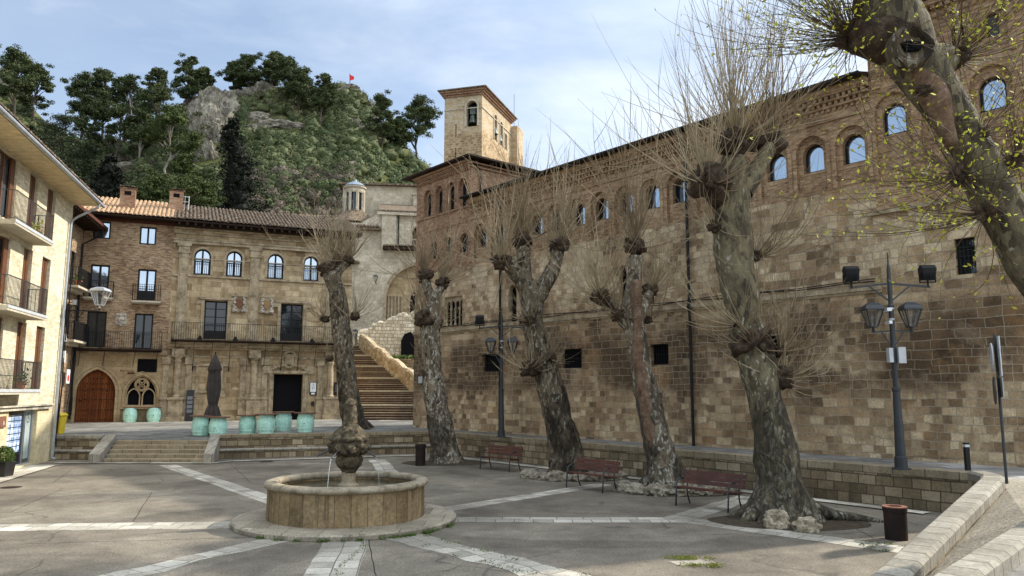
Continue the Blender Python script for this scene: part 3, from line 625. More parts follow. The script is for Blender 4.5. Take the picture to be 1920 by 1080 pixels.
# ramp between the two low walls, falling to the left front
mb = MB(); RA = [Vector((10.6, 17.3, 1.012)), Vector((9.72, 15.5, 1.005)), Vector((5.4, 10.45, .47)), Vector((2.2, 6.7, .08)), Vector((.3, 4.5, 0))]
RB = [Vector((11.2, 17.0, 1.012)), Vector((10.25, 14.25, 1.03)), Vector((7.15, 10.9, 1.08)), Vector((4.05, 7.6, 1.04)), Vector((1.85, 5.1, .9))]
for i in range(4): mb.quad(RA[i], RA[i+1], RB[i+1], RB[i])
mb.build('ramp_surface', 'ramp_gravel', kind='structure')
# low walls: coping A (falls with the ramp) and B (street side)
def low_wall(name, label, line, w, depth, mat, cap, captop=None):
    t = thing(name, label, 'wall', (line[0][0], line[0][1], 0)); body = MB(); cp = MB(); cp.uv = []; L = 0
    for i in range(len(line)-1):
        a, b = Vector(line[i]), Vector(line[i+1])
        def nrm(k):
            p, q = Vector(line[max(k-1, 0)]), Vector(line[min(k+1, len(line)-1)]); d = q-p; d.z = 0; d.normalize(); return Vector((-d.y, d.x, 0))*w/2
        na, nb = nrm(i), nrm(i+1); ins = .97
        za, zb = Vector((0, 0, a.z-cap)), Vector((0, 0, b.z-cap)); A, B = Vector((a.x, a.y, 0)), Vector((b.x, b.y, 0)); dn = Vector((0, 0, depth))
        body.hexa([A-na*ins+za-dn, B-nb*ins+zb-dn, B+nb*ins+zb-dn, A+na*ins+za-dn, A-na*ins+za, B-nb*ins+zb, B+nb*ins+zb, A+na*ins+za])
        Z1, Z2 = Vector((0, 0, a.z)), Vector((0, 0, b.z)); L2 = L+(b-a).length; K = .72
        sec = [(-1, -cap), (-1, -.05), (-K, 0), (K, 0), (1, -.05), (1, -cap)]
        P = [A+na*u+Vector((0, 0, a.z+v)) for u, v in sec]; Q = [B+nb*u+Vector((0, 0, b.z+v)) for u, v in sec]
        cum = [0, cap, cap+.1, cap+.1+w*K, cap+.2+w*K, 2*cap+.2+w*K]
        for k in range(5):
            cp.quad(P[k], Q[k], Q[k+1], P[k+1]); cp.uv += [(L, cum[k]), (L2, cum[k]), (L2, cum[k+1]), (L, cum[k+1])]
        cp.quad(P[0], Q[0], Q[5], P[5]); cp.uv += [(L, 0), (L2, 0), (L2, .1), (L, .1)]
        L = L2
    a, b = Vector(line[0]), Vector(line[1]); d = (b-a); d.z = 0; d.normalize(); na = Vector((-d.y, d.x, 0))*w/2; A = Vector((a.x, a.y, a.z))
    cp.add([A+na*u+Vector((0, 0, v)) for u, v in sec], [(0, 1, 2, 3, 4, 5)]); cp.uv += [(u*.2, v) for u, v in sec]
    body.build('wall_body', mat, t); cp.build('coping', 'coping', t); return t
low_wall('ramp_parapet', 'sunlit pale stone parapet with sloping coping beside the ramp down into the plaza', [(10.25, 17.3, 1.17), (9.95, 16.3, 1.20), (9.52, 15.6, 1.21), (8.6, 14.5, 1.12), (5.2, 10.55, .70), (2.0, 6.85, .33)], .42, 1.0, 'ret', .2)
low_wall('street_kerb_wall', 'low granite kerb wall between the ramp and the street at bottom right', [(10.2, 14.05, 1.18), (7.22, 10.8, 1.2), (4.14, 7.5, 1.2), (1.95, 5.1, 1.2)], .34, .9, 'ramp_gravel', .2)
# retaining walls --------------------------------------------------------------------------
t = thing('retaining_wall', 'long dark retaining wall of blocks with a bench ledge, right of the steps', 'wall', (-12.75, 34.0, 0))
FW = Facade(TOP[2], math.degrees(math.atan2(TOP[3][0]-TOP[2][0], TOP[3][1]-TOP[2][1]))); LW = (Vector(TOP[3])-Vector(TOP[2])).length
b = MB(); FW.box(b, .02, LW, -.1, .84, -.40, 0.0); FW.box(b, .02, LW, -.1, .30, .003, .42); b.build('wall_body', 'ret', t)
b = MB(); FW.box(b, .02, LW+.02, .843, 1.0, -.42, .03); b.build('coping', 'step', t, bevel=.015)
b = MB(); FW.box(b, .02, LW, .303, .40, -.02, .47); b.build('bench_ledge', 'coping', t, bevel=.03)
t = thing('retaining_wall', 'long dark retaining wall of stone blocks behind the three benches, under the street', 'wall', (-3.75, 37.35, 0))
FV = Facade(TOP[3], math.degrees(math.atan2(TOP[4][0]-TOP[3][0], TOP[4][1]-TOP[3][1]))); LV = (Vector(TOP[4])-Vector(TOP[3])).length
b = MB(); FV.box(b, .0, LV+.4, -.1, .80, -.40, 0.0); b.build('wall_body', 'ret', t)
b = MB(); FV.box(b, .0, LV+.4, .803, 1.004, -.42, .02); b.build('coping', 'step', t, bevel=.015)
t = thing('retaining_wall', 'short low wall of stone blocks with ledge, between the cream building and the steps', 'wall', (-19.6, 33.95, 0))
b = MB(); b.box(-19.75, -17.72, 33.6, 34.0, -.1, .84); b.box(-19.75, -17.35, 33.2, 33.6, -.1, .30); b.build('wall_body', 'ret', t)
b = MB(); b.box(-19.75, -17.72, 33.56, 34.02, .843, 1.0); b.build('coping', 'coping', t, bevel=.015)
b = MB(); b.box(-19.75, -17.35, 33.15, 33.6, .303, .40); b.build('bench_ledge', 'coping', t, bevel=.03)
# steps
t = thing('stone_steps', 'five worn stone steps up to the terrace between two sloping cheek walls', 'steps', (-14.4, 32.8, 0))
for i in range(5):
    b = MB(); y = 31.75+i*.43; y2 = y+.43 if i < 4 else 34.35; z0, z1 = (-.05 if i == 0 else .155*i-.02), .155*(i+1); k = .26; X = lambda x, yy: x-(yy-31.7)*k; b.hexa([(X(-16.5, y), y, z0), (X(-12.42, y), y, z0), (X(-12.42, y2), y2, z0), (X(-16.5, y2), y2, z0), (X(-16.5, y), y, z1), (X(-12.42, y), y, z1), (X(-12.42, y2), y2, z1), (X(-16.5, y2), y2, z1)]); b.build('step', 'step', t, bevel=.012)
def cheek(x0, x1, y0):
    b = MB(); k = (34.3-y0)*.26; b.hexa([(x0, y0, -.05), (x1, y0, -.05), (x1-k, 34.3, -.05), (x0-k, 34.3, -.05), (x0, y0+.02, .38), (x1, y0+.02, .38), (x1-k, 34.1, 1.02), (x0-k, 34.1, 1.02)])
    return b.build('cheek_wall', 'coping', t, bevel=.02)
cheek(-16.98, -16.51, 31.45); cheek(-12.41, -12.0, 31.55)
# tree pits
def pit(name, c, rx, ry, a=0.0, kind='structure'):
    b = MB(); n = 40; v = []
    for i in range(n):
        q = 2*math.pi*i/n; k = 1+.05*noise.noise(Vector((math.cos(q)*2, math.sin(q)*2, c[0]))); x, y = rx*k*math.cos(q), ry*k*math.sin(q); v.append((c[0]+x*math.cos(a)-y*math.sin(a), c[1]+x*math.sin(a)+y*math.cos(a), .0065))
    b.add(v, [tuple(range(n))]); b.build(name, 'soil', kind=kind)
pit('tree_pit_soil', (6.2, 17.75), 1.75, 1.05, -.1); pit('tree_pit_soil', (4.75, 23.1), 1.75, 1.15, -.3); pit('tree_pit_soil', (2.0, 26.5), 1.65, 1.05, -.3); pit('tree_pit_soil', (-2.75, 31.9), 1.75, 1.2, 0)
def drain(c, r, z=.007):
    b = MB(); b.lathe((c[0], c[1], 0), [(r, z-.004), (r, z), (r*.8, z+.001)], 20); b.build('drain_cover', 'bin', kind='structure')
drain(pz(500, 866), .28); drain(pz(20, 914), .3)

for k, (p, q) in enumerate((((285, 923), (250, 978)), ((40, 1020), (640, 1003)), ((100, 905), (135, 880)), ((900, 905), (1000, 872)), ((120, 915), (20, 960)), ((1560, 968), (1640, 1010)), ((690, 1010), (705, 1080)), ((430, 868), (470, 905)))):
    a, b = pz(*p), pz(*q); strip('paving_joint', jag((a.x, a.y), (b.x, b.y), 10, .012), .013, .0032+k*.0001, 'dark')
# ------------------------------------------------------------------ the long convent wall on the right
RW = Facade((8.998, 24.481), -40.4, left=True)
def long_building():
    t = thing('convent_building', 'long brown brick and stone building with a row of small arched windows under its eaves', 'building', RW.pt(8, 0))
    S0, S1 = -2.83, 21.95
    small = [(-.0, 0)]
    lowh = [Hole(14.79, 16.1, 3.8, 4.62), Hole(9.46, 10.65, 3.84, 4.65), Hole(5.02, 5.86, 3.87, 4.64), Hole(.38, .9, 4.0, 4.7)]
    midh = [Hole(17.69, 19.21, 6.17, 7.62), Hole(13.56, 14.16, 6.05, 7.75, 'point'), Hole(6.95, 7.38, 6.2, 7.85, 'point'), Hole(5.62, 5.95, 6.15, 7.75, 'point')]
    tallh = [Hole(-5.37, -4.86, 6.05, 7.05)]
    wb = MB()
    RW.skin(wb, S0, S1, .9, 9.05, lowh+midh, 0)
    RW.box(wb, S0+.01, S1, .9, 12.45, -9, -.46)
    b = RW; wb.quad(b.pt(S1, .9, 0), b.pt(S1, 9.05, 0), b.pt(S1, 9.05, -.5), b.pt(S1, .9, -.5))
    wb.build('stone_wall', 'wall_big', t)
    # brick storey, recessed arches
    pit_ = 1.318; cen = [.43-1.3, .43-2.61]+[.43+pit_*i for i in range(0, 16)]
    cen = sorted(cen); rec = []; win = []
    for c in cen:
        if c > 17.2: continue
        rec.append(Hole(c-.50, c+.50, 9.12, 11.02, 'arch')); win.append(Hole(c-.35, c+.35, 9.86, 10.78, 'arch'))
    leftw = [Hole(17.2, 17.9, 9.78, 10.75, 'arch'), Hole(18.56, 19.22, 9.78, 10.75, 'arch'), Hole(19.9, 20.42, 9.78, 10.7, 'arch')]
    bb = MB(); RW.skin(bb, S0, 17.05, 9.05, 12.05, rec, .0, reveal=.13); RW.skin(bb, S0, 17.05, 9.07, 12.04, win, -.13, reveal=.30)
    bb.build('brick_storey', 'wall_brick', t)
    for h in win:
        wo = window(RW, t, h, -.36, .07, 0, (), glass='glass_sky')
        if h.c > 1.5: g = MB(); hs = [(x, z) for x, z in h.outline(-.06) if x >= h.c+.04-.1*(h.c % .7)]; x0 = h.c+.04-.1*(h.c % .7); g.add([RW.pt(x, z, -.354) for x, z in [(x0, h.zb+.05)]+hs+[(x0, h.top(x0)-.06)]], [tuple(range(len(hs)+2))]); g.build('pane', 'glass', wo)  # darker half pane laid over the glass, painting in a dark reflection
    # arch rings in brick, a few mm proud
    rg = MB()
    for h in rec: ring_frame(RW, rg, h, .13, -.02, .022, .13, bottom=False)
    rg.build('arch_moulding', 'wall_brick', t)
    # ledge courses
    lc = MB(); RW.box(lc, S0, S1, 5.86, 6.02, .0, .11); RW.box(lc, S0, S1, 5.78, 5.858, .0, .05); lc.build('string_course', 'palace_trim', t)
    lc = MB(); RW.box(lc, S0, 17.05, 11.32, 11.38, .002, .06); lc.build('brick_course', 'wall_brick', t)
    # cornice: rows of little brick corbels
    cb = MB()
    for r, (z, d) in enumerate(((11.62, .06), (11.80, .12), (11.98, .18))):
        RW.box(cb, S0, 17.0, z+.11, z+.178, .001, d+.05); k = S0+.1+(r % 2)*.095
        while k < 16.95: RW.box(cb, k, k+.095, z, z+.109, .001, d); k += .19
    RW.box(cb, S0, 17.0, 12.158, 12.34, .001, .26)
    cb.build('cornice', 'wall_brick', t)
    rf = MB(); RW.prism(rf, [(.50, 12.36), (.50, 12.43), (-4.5, 13.7), (-9.2, 12.4), (-9.2, 12.3), (-4.5, 13.6), (.0, 12.36)], S0+.02, 17.25); rf.build('roof', 'eave_wood', t)
    rt = MB(); tiles(RW, rt, S0+.02, 17.2, (.50, 12.40), (-1.2, 12.8), .2, .6, .02, .004); rt.build('roof_tiles', 'tile_old', t)
    gt = MB(); gt.tube([RW.pt(S0+.05, 12.40, .56), RW.pt(17.2, 12.40, .56)], .06, 8); g = gt.build('gutter', 'iron', t)
    for s0 in (3.93, 14.6):
        dp = MB(); dp.tube([RW.pt(s0, 12.38, .56), RW.pt(s0, 12.2, .5), RW.pt(s0, 11.5, .15), RW.pt(s0, 11.2, .12), RW.pt(s0, 6.1, .12), RW.pt(s0, 5.9, .2), RW.pt(s0, 5.7, .12), RW.pt(s0, 1.0, .12)], .055, 8)
        for z in (9.5, 7.5, 4.8, 3.2, 2.0): dp.tube([RW.pt(s0, z, .12), RW.pt(s0, z+.06, .12)], .07, 8)
        dp.build('downpipe', 'iron', t)
    # low windows: deep reveal, grille
    for h in lowh:
        f = MB(); ring_frame(RW, f, h, .04, -.27, -.2); 
        n = int((h.b-h.a)/.11)
        for i in range(1, n): x = h.a+(h.b-h.a)*i/n; f.bar(RW.pt(x, h.zb, -.2), RW.pt(x, h.zt, -.2), .016)
        f.bar(RW.pt(h.a, (h.zb+h.zt)/2, -.19), RW.pt(h.b, (h.zb+h.zt)/2, -.19), .02)
        fo = f.build('window', 'iron', t); g = MB(); g.quad(RW.pt(h.a, h.zb, -.262), RW.pt(h.b, h.zb, -.262), RW.pt(h.b, h.zt, -.262), RW.pt(h.a, h.zt, -.262)); g.build('pane', 'dark', fo)
    # gothic windows: dark openings, one with four colonnettes
    for h in midh[1:]:
        g = MB(); g.add([RW.pt(x, z, -.262) for x, z in h.outline(-.005)], [tuple(range(len(h.outline())))]); g.build('window', 'dark', t)
    h = midh[0]; g = MB(); g.quad(RW.pt(h.a, h.zb, -.262), RW.pt(h.b, h.zb, -.262), RW.pt(h.b, h.zt, -.262), RW.pt(h.a, h.zt, -.262)); wo = g.build('window', 'dark', t)
    tr = MB(); sub = [Hole(h.a+.04+i*.37, h.a+.04+i*.37+.31, 6.17, 7.42, 'point', 6) for i in range(4)]
    RW.skin(tr, h.a, h.b, 7.02, 7.62, [Hole(q.a, q.b, 7.0, 7.42, 'point', 6) for q in sub], -.12, .08)
    for i in range(5):
        x = h.a+.03+i*(h.b-h.a-.06)/4; tr.lathe(RW.pt(x, 6.17, -.15), [(.07, 0), (.07, .08), (.045, .12), (.042, .72), (.075, .82), (.075, .88)], 8)
    tr.build('tracery', 'palace_trim', wo)
    # gothic window hood: reddish patch of brick above
    # taller block at the near end
    T0, T1 = -7.4, -2.83
    tw = [Hole(c-.34, c+.34, 10.44, 11.38, 'arch') for c in (-3.46, -4.76, -6.05)]; tr_ = [Hole(c-.52, c+.52, 8.9, 11.68, 'arch') for c in (-3.46, -4.76, -6.05)]
    sq = [Hole(c-.16, c+.16, 12.44, 13.1, 'arch') for c in (-3.62, -4.5, -5.36, -6.22)]
    u = thing('brick_tower_block', 'taller brick end block with small attic windows, behind the leaning tree at the right', 'building', RW.pt(-5, 0))
    wb = MB(); RW.skin(wb, T0, T1, .9, 8.22, [Hole(-5.37, -4.86, 6.05, 7.05)], .012); RW.box(wb, T0, T1-.01, .9, 14.1, -9, -.29)
    wb.quad(RW.pt(T0, .9, .012), RW.pt(T0, 8.2, .012), RW.pt(T0, 8.2, -.3), RW.pt(T0, .9, -.3)); wb.build('stone_wall', 'wall_big', u)
    bb = MB(); RW.skin(bb, T0, T1, 8.22, 13.75, tr_+sq, .012, .13); RW.skin(bb, T0, T1+.0, 8.24, 12.1, tw, -.118, .17)
    for x in (T0, T1): bb.quad(RW.pt(x, 8.22 if x == T0 else 12.3, .012), RW.pt(x, 14.1, .012), RW.pt(x, 14.1, -9), RW.pt(x, 8.22 if x == T0 else 12.3, -9))
    for a, b_ in ((T1-.1, T1-.35), (-4.05, -4.2), (-5.33, -5.47), (-6.6, -6.75)): RW.box(bb, b_, a, 11.9, 13.75, .013, .09)
    for k in range(22):
        for z, d in ((13.5, .1), (13.72, .2)): RW.box(bb, T0+.05+k*.206, T0+.16+k*.206, z, z+.12, .013, d)
    RW.box(bb, T0, T1, 13.845, 14.0, .013, .27)
    bb.build('brick_storey', 'wall_brick', u)
    for h in tw: window(RW, u, h, -.27, .065, 0, (), glass='glass_sky')
    for h in sq: window(RW, u, h, -.10, .03, 0, (), glass='glass')
    hh = Hole(-5.37, -4.86, 6.05, 7.05); f = MB(); ring_frame(RW, f, hh, .04, -.22, -.15)
    for i in range(1, 5): x = hh.a+.102*i; f.bar(RW.pt(x, 6.05, -.05), RW.pt(x, 7.05, -.05), .02)
    for z in (6.3, 6.55, 6.8): f.bar(RW.pt(hh.a, z, -.04), RW.pt(hh.b, z, -.04), .02)
    fo = f.build('window', 'iron', u); g = MB(); g.quad(RW.pt(hh.a, 6.05, -.2), RW.pt(hh.b, 6.05, -.2), RW.pt(hh.b, 7.05, -.2), RW.pt(hh.a, 7.05, -.2)); g.build('pane', 'glass', fo)
    rf = MB(); RW.prism(rf, [(.5, 14.06), (.5, 14.14), (-4.5, 15.3), (-9.4, 14.1), (-9.4, 14.0), (-4.5, 15.2), (0, 14.05)], T0-.3, T1+.3); rf.build('roof', 'eave_wood', u)
    lc = MB(); RW.box(lc, T0, T1+.25, 8.08, 8.2, .013, .1); lc.box if False else None
    lc.build('string_course', 'palace_trim', u)
    # corner pavilion, coplanar, four tall arches
    v = thing('corner_pavilion', 'red brick pavilion with four tall arched windows rising at the far end', 'building', RW.pt(19.5, 0))
    P0, P1 = 17.05, 21.95
    big = [Hole(a, b_, 12.15, 13.62, 'arch') for a, b_ in ((17.38, 18.08), (18.42, 19.12), (19.46, 20.16), (20.5, 21.2))]
    inner = [Hole(h.c-.24, h.c+.24, 12.2, 13.46, 'arch') for h in big]
    bb = MB(); RW.skin(bb, P0, P1, 9.05, 14.0, big+leftw, .004, .20)
    RW.skin(bb, P0+.01, P1-.01, 11.9, 13.9, inner, -.16, .1)
    RW.box(bb, P0+.01, P1-.01, 12.0, 14.3, -7.0, -.27)
    for x in (P0, P1): bb.quad(RW.pt(x, 12.3 if x == P0 else 9.05, .004), RW.pt(x, 14.2, .004), RW.pt(x, 14.2, -7.0), RW.pt(x, 12.3 if x == P0 else 9.05, -7.0))
    for (z, d) in ((13.95, .12), (14.12, .22)):
        k = P0+.02
        while k < P1-.1: RW.box(bb, k, k+.1, z, z+.1, -.3, d-.02); k += .2
        RW.box(bb, P0, P1, z+.101, z+.168, -.3, d)
        RW.box(bb, P0-d, P0+.02, z+.1015, z+.167, -7, d-.002)
    RW.box(bb, P0, P1, 14.29, 14.40, -.3, .32)
    bb.build('brick_wall', 'pavilion_brick', v)
    rg = MB()
    for h in big+leftw: ring_frame(RW, rg, h, .11, .006, .035, .11, bottom=False)
    RW.box(rg, P0, P1, 12.02, 12.1, .006, .08); RW.box(rg, P0, P1, 11.3, 11.36, .006, .05)
    rg.build('arch_moulding', 'pavilion_brick', v)
    for h in inner: window(RW, v, h, -.24, .04, 0, (13.0, 12.6), glass='glass')
    for h in leftw: window(RW, v, h, -.18, .045, 0, (10.3,), glass='glass')
    rf = MB()
    for a, b_ in (((.62, 14.42), (-3.2, 15.5)),):
        e = [RW.pt(P0-.6, 14.42, .62), RW.pt(P1+.6, 14.42, .62), RW.pt(P1+.6, 14.42, -7.3), RW.pt(P0-.6, 14.42, -7.3)]; ap = RW.pt(19.5, 15.6, -3.3); dz = Vector((0, 0, .09))
        rf.add(e+[x+dz for x in e]+[ap+dz], [(3, 2, 1, 0), (0, 1, 5, 4), (1, 2, 6, 5), (2, 3, 7, 6), (3, 0, 4, 7), (4, 5, 8), (5, 6, 8), (6, 7, 8), (7, 4, 8)])
    rf.build('roof', 'eave_wood', v)
    dp = MB(); dp.tube([RW.pt(P0-.15, 14.4, .3), RW.pt(P0-.12, 14.1, -.3), RW.pt(P0-.1, 13.8, -.5), RW.pt(P0-.1, 12.9, -.55)], .05, 8); dp.build('downpipe', 'iron', v)
    # small plaque low on the wall corner
long_building()
s = thing('wall_plaque', 'small pale plaque on the stone wall at the foot of the stairs', 'plaque', RW.pt(21.3, 3.4)); b = MB(); RW.box(b, 21.1, 21.45, 3.3, 3.65, .012, .04); b.build('plate', 'box_grey', s)
# cables along the string course
b = MB(); b.tube([RW.pt(-2.7+i*.8, 6.1+.03*math.sin(i*1.7), .13) for i in range(30)], .02, 5); b.tube([RW.pt(-2.7+i*.8, 6.16+.03*math.sin(i*1.1+1), .10) for i in range(30)], .016, 5)
tag(b.build('cable', 'iron'), 'dark cables running along the ledge of the long right-hand wall', 'cable')
# ------------------------------------------------------------------ Renaissance palace (centre left)
PA = Facade((-20.447, 48.648), 66.7)
def palace():
    t = thing('palace', 'tan stone palace with arched upper windows, long iron balcony and two carved shields', 'building', PA.pt(4.5, 0))
    S0, S1 = -1.2, 10.2
    arches = [Hole(a, b, 10.27, 11.96, 'arch') for a, b in ((.06, 1.06), (2.0, 2.98), (4.58, 5.6), (6.92, 7.9))]
    bigw = [Hole(.84, 2.2, 6.17, 8.63), Hole(5.56, 6.98, 6.17, 8.64)]
    door = Hole(5.28, 7.12, 1.0, 3.97)
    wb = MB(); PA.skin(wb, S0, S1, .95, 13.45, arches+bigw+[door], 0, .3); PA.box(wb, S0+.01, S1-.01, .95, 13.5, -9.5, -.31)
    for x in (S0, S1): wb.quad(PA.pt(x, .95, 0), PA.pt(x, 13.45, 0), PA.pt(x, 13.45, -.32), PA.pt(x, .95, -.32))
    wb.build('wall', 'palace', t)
    for h in arches:
        wo = window(PA, t, h, -.2, .09, 1, (11.15,), glass='glass_sky'); g = MB()
        for i in range(1, 9): x = h.a+(h.b-h.a)*i/9; g.bar(PA.pt(x, 10.32, .03), PA.pt(x, 11.15, .03), .02)
        for z in (10.36, 11.0, 11.16): g.bar(PA.pt(h.a, z, .03), PA.pt(h.b, z, .03), .022)
        g.build('window_guard', 'iron', wo)
    for h in bigw:
        wo = window(PA, t, h, -.22, .085, 1, (8.12, 7.6, 7.1), name='balcony_door', glass='glass', blind=.55)
    d = MB(); d.quad(PA.pt(door.a, 1.0, -.29), PA.pt(door.b, 1.0, -.29), PA.pt(door.b, 3.97, -.29), PA.pt(door.a, 3.97, -.29)); d.build('doorway', 'dark', t)
    tr = MB(); q = PA
    # storey cornices and strings
    for a, b, d in ((5.5, 5.62, .16), (5.623, 5.80, .30), (5.803, 5.93, .42), (10.12, 10.24, .10), (12.24, 12.42, .16), (12.423, 12.52, .22), (12.86, 12.96, .10), (13.16, 13.28, .16)): q.box(tr, S0, S1, a, b, .001, d)
    q.box(tr, S0, S1, 4.98, 5.1, .001, .07); q.box(tr, S0, S1, 11.28, 11.34, .001, .035)
    for h in arches: ring_frame(PA, tr, h, .14, .001, .05, .14, bottom=False)
    # upper pilasters
    for c in (-.55, 3.78, 8.75):
        q.box(tr, c-.36, c+.36, 6.0, 6.5, .002, .16); q.box(tr, c-.28, c+.28, 6.502, 11.6, .002, .10); q.box(tr, c-.36, c+.36, 11.602, 11.75, .002, .16); q.box(tr, c-.33, c+.33, 11.752, 12.05, .002, .14); q.box(tr, c-.42, c+.42, 12.052, 12.235, .002, .2)
        q.box(tr, c-.18, c+.18, 6.7, 11.4, .102, .125)
    # ground floor half columns on tall pedestals
    for c in (-.55, 4.02, 8.9):
        for o, w_, d_ in ((0, .52, .46), (-.66, .3, .22), (.66, .3, .22)):
            q.box(tr, c+o-w_, c+o+w_, 1.0, 1.32, .002, d_+.1); q.box(tr, c+o-w_*.8, c+o+w_*.8, 1.322, 2.35, .002, d_); q.box(tr, c+o-w_*.95, c+o+w_*.95, 2.352, 2.5, .002, d_+.07)
            if o == 0: tr.lathe(q.pt(c, 2.5, .2), [(.27, 0), (.27, .08), (.2, .14), (.205, .5), (.2, 1.6), (.175, 2.05), (.19, 2.1), (.24, 2.25), (.19, 2.32), (.31, 2.5)], 16)
            else: q.box(tr, c+o-.17, c+o+.17, 2.502, 4.55, .002, .12); q.box(tr, c+o-.24, c+o+.24, 4.552, 4.97, .002, .2)
        q.box(tr, c-.36, c+.36, 4.99+.012, 5.49, .004, .42)
    # door surround with ears, scroll and cartouche
    q.box(tr, 4.95, 5.26, 1.0, 4.02, .003, .13); q.box(tr, 7.14, 7.45, 1.0, 4.02, .003, .13); q.box(tr, 5.02, 5.14, 1.3, 3.98, .132, .19); q.box(tr, 7.26, 7.38, 1.3, 3.98, .132, .19)
    q.box(tr, 4.6, 7.8, 4.02, 4.2, .003, .2); q.box(tr, 4.55, 5.05, 4.203, 4.5, .003, .17); q.box(tr, 7.35, 7.85, 4.203, 4.5, .003, .17)
    q.box(tr, 4.8, 5.0, 1.0, 1.5, .003, .3); q.box(tr, 7.4, 7.6, 1.0, 1.5, .003, .3)
    for i in range(14):
        a = math.pi*i/13; tr.blob(q.pt(6.2-1.15*math.cos(a), 4.25+.35*math.sin(a)**2, .1), .12, 1, .3, 2, i)
    # blind window frame behind the parasol
    q.box(tr, .55, .68, 2.9, 4.45, .003, .08); q.box(tr, 2.0, 2.13, 2.9, 4.45, .003, .08); q.box(tr, .3, 2.4, 4.45, 4.6, .003, .1); q.box(tr, .25, .6, 4.602, 4.72, .003, .09); q.box(tr, 2.1, 2.45, 4.602, 4.72, .003, .09); q.box(tr, .4, 2.28, 2.76, 2.9, .003, .09); q.box(tr, .35, .75, 2.5, 2.76, .003, .07); q.box(tr, 1.93, 2.33, 2.5, 2.76, .003, .07)
    # big window frames
    for h in bigw:
        q.box(tr, h.a-.22, h.a-.02, 6.0, 8.7, .003, .09); q.box(tr, h.b+.02, h.b+.22, 6.0, 8.7, .003, .09); q.box(tr, h.a-.4, h.b+.4, 8.702, 8.86, .003, .14); q.box(tr, h.a-.5, h.a-.2, 8.4, 8.7, .003, .08); q.box(tr, h.b+.2, h.b+.5, 8.4, 8.7, .003, .08)
    tr.build('stone_trim', 'palace_trim', t)
    c = MB(); q.box(c, 5.92, 6.5, 4.6, 5.3, .05, .18)
    for i in range(26):
        a = 2*math.pi*i/26; c.blob(q.pt(6.21+.42*math.cos(a), 4.95+.52*math.sin(a), .14), .1, 1, .4, 2, i)
    c.build('cartouche', 'palace_trim', t)
    for (a, b, z0, z1, m) in ((2.5, 3.34, 7.95, 9.05, 'shield_red'), (4.22, 5.06, 7.95, 9.0, 'shield_gold')):
        c = MB(); q.box(c, a, b, z0, z1, .002, .1); cx = (a+b)/2
        if m == 'shield_red': q.box(c, a-.06, b+.06, z1-.08, z1+.06, .002, .18)
        else: q.plate(c, [(a-.02, z1), (b+.02, z1), (cx, z1+.28)], .002, .15)
        co = c.build('coat_of_arms', 'palace_trim', t)
        c = MB(); q.plate(c, [(cx-.19, z1-.22), (cx-.19, z0+.42), (cx, z0+.22), (cx+.19, z0+.42), (cx+.19, z1-.22)], .1, .17); c.build('shield', m, co)
        c = MB()
        for sx in (-1, 1):
            for k, (dx, z, r) in enumerate(((.31, z0+.12, .12), (.26, z0+.28, .10), (.33, z0+.42, .07), (.29, z0+.62, .11), (.31, z0+.8, .08), (.26, z0+.93, .07), (.2, z0+.1, .08))): c.blob(q.pt(cx+sx*dx, z, .14), r, 2, .5, 2, k+sx)
        c.build('supporters', 'white_carving', co)
    # balcony
    bo = MB(); q.box(bo, -1.02, 9.2, 5.98, 6.06, .0, .95); bo = bo.build('balcony', 'eave_wood', t)
    r = MB(); railing(PA, r, -1.0, 9.18, 6.06, 7.12, .9, .135); r.build('railing', 'iron', bo)
    for i in range(10):
        r = MB(); x = -.75+i*1.07; r.bar(q.pt(x, 5.98, .85), q.pt(x, 4.25, .06), .025); r.bar(q.pt(x, 4.4, .06), q.pt(x, 4.15, .05), .05); r.build('stay_rod', 'iron', bo)
    # roof
    rf = MB(); q.prism(rf, [(1.05, 13.46), (1.05, 13.56), (-4.6, 15.62), (-10.5, 13.6), (-10.5, 13.4), (-4.6, 15.4), (0, 13.5)], S0-.15, S1+.45); rf.build('roof', 'eave_wood', t)
    rr = MB()
    for i in range(24): x = S0+.2+i*.48; q.box(rr, x, x+.14, 13.30, 13.456, .51, .98)
    q.box(rr, S0, S1, 13.284, 13.455, .002, .5)
    rr.build('rafters', 'eave_wood', t)
    rt = MB(); tiles(PA, rt, S0-.15, S1+.45, (1.15, 13.60), (-4.6, 15.70), .235, .44, .07, .02); rt.build('roof_tiles', 'tile_old', t)
palace()
def flat_sign(name, label, cat, F, s0, s1, z0, z1, mat, d=.02, th=.05, extra=None):
    o = thing(name, label, cat, F.pt((s0+s1)/2, z0, d)); b = MB(); F.box(b, s0, s1, z0, z1, d, d+th); p = b.build('board', mat, o)
    if extra: extra(o, F, s0, s1, z0, z1, d+th)
    return o
def ex_totem(o, F, a, b, z0, z1, d):
    for k in range(4):
        m = MB()
        for j in range(4): F.box(m, a+.06, b-.06-.05*(j % 2), z1-.42-k*.27-j*.05, z1-.395-k*.27-j*.05, d, d+.004)
        m.build('lettering', 'grey_letters', o)
flat_sign('information_panel', 'tall narrow black information panel with grey lines of text left of the closed parasol', 'sign', PA, .05, .5, 1.0, 2.93, 'black_panel', .3, .08, ex_totem)
def ex_poster(o, F, a, b, z0, z1, d):
    m = MB(); F.box(m, a+.03, b-.03, z0+.2, z1-.03, d, d+.004); F.box(m, a+.1, b-.1, z0+.04, z0+.15, d, d+.004); m.build('notice', 'white', o)
    m = MB(); F.plate(m, [(a+.19, z1-.19), (a+.23, z1-.19), (a+.25, z1-.08), (a+.21, z1-.06)], d+.005, d+.007)
    m.add(*ringmesh(F, (a+b)/2, z1-.37, .085, .06, d+.006)); F.box(m, a+.05, b-.05, z1-.235, z1-.225, d+.005, d+.007); m.build('emblem', 'black_panel', o)
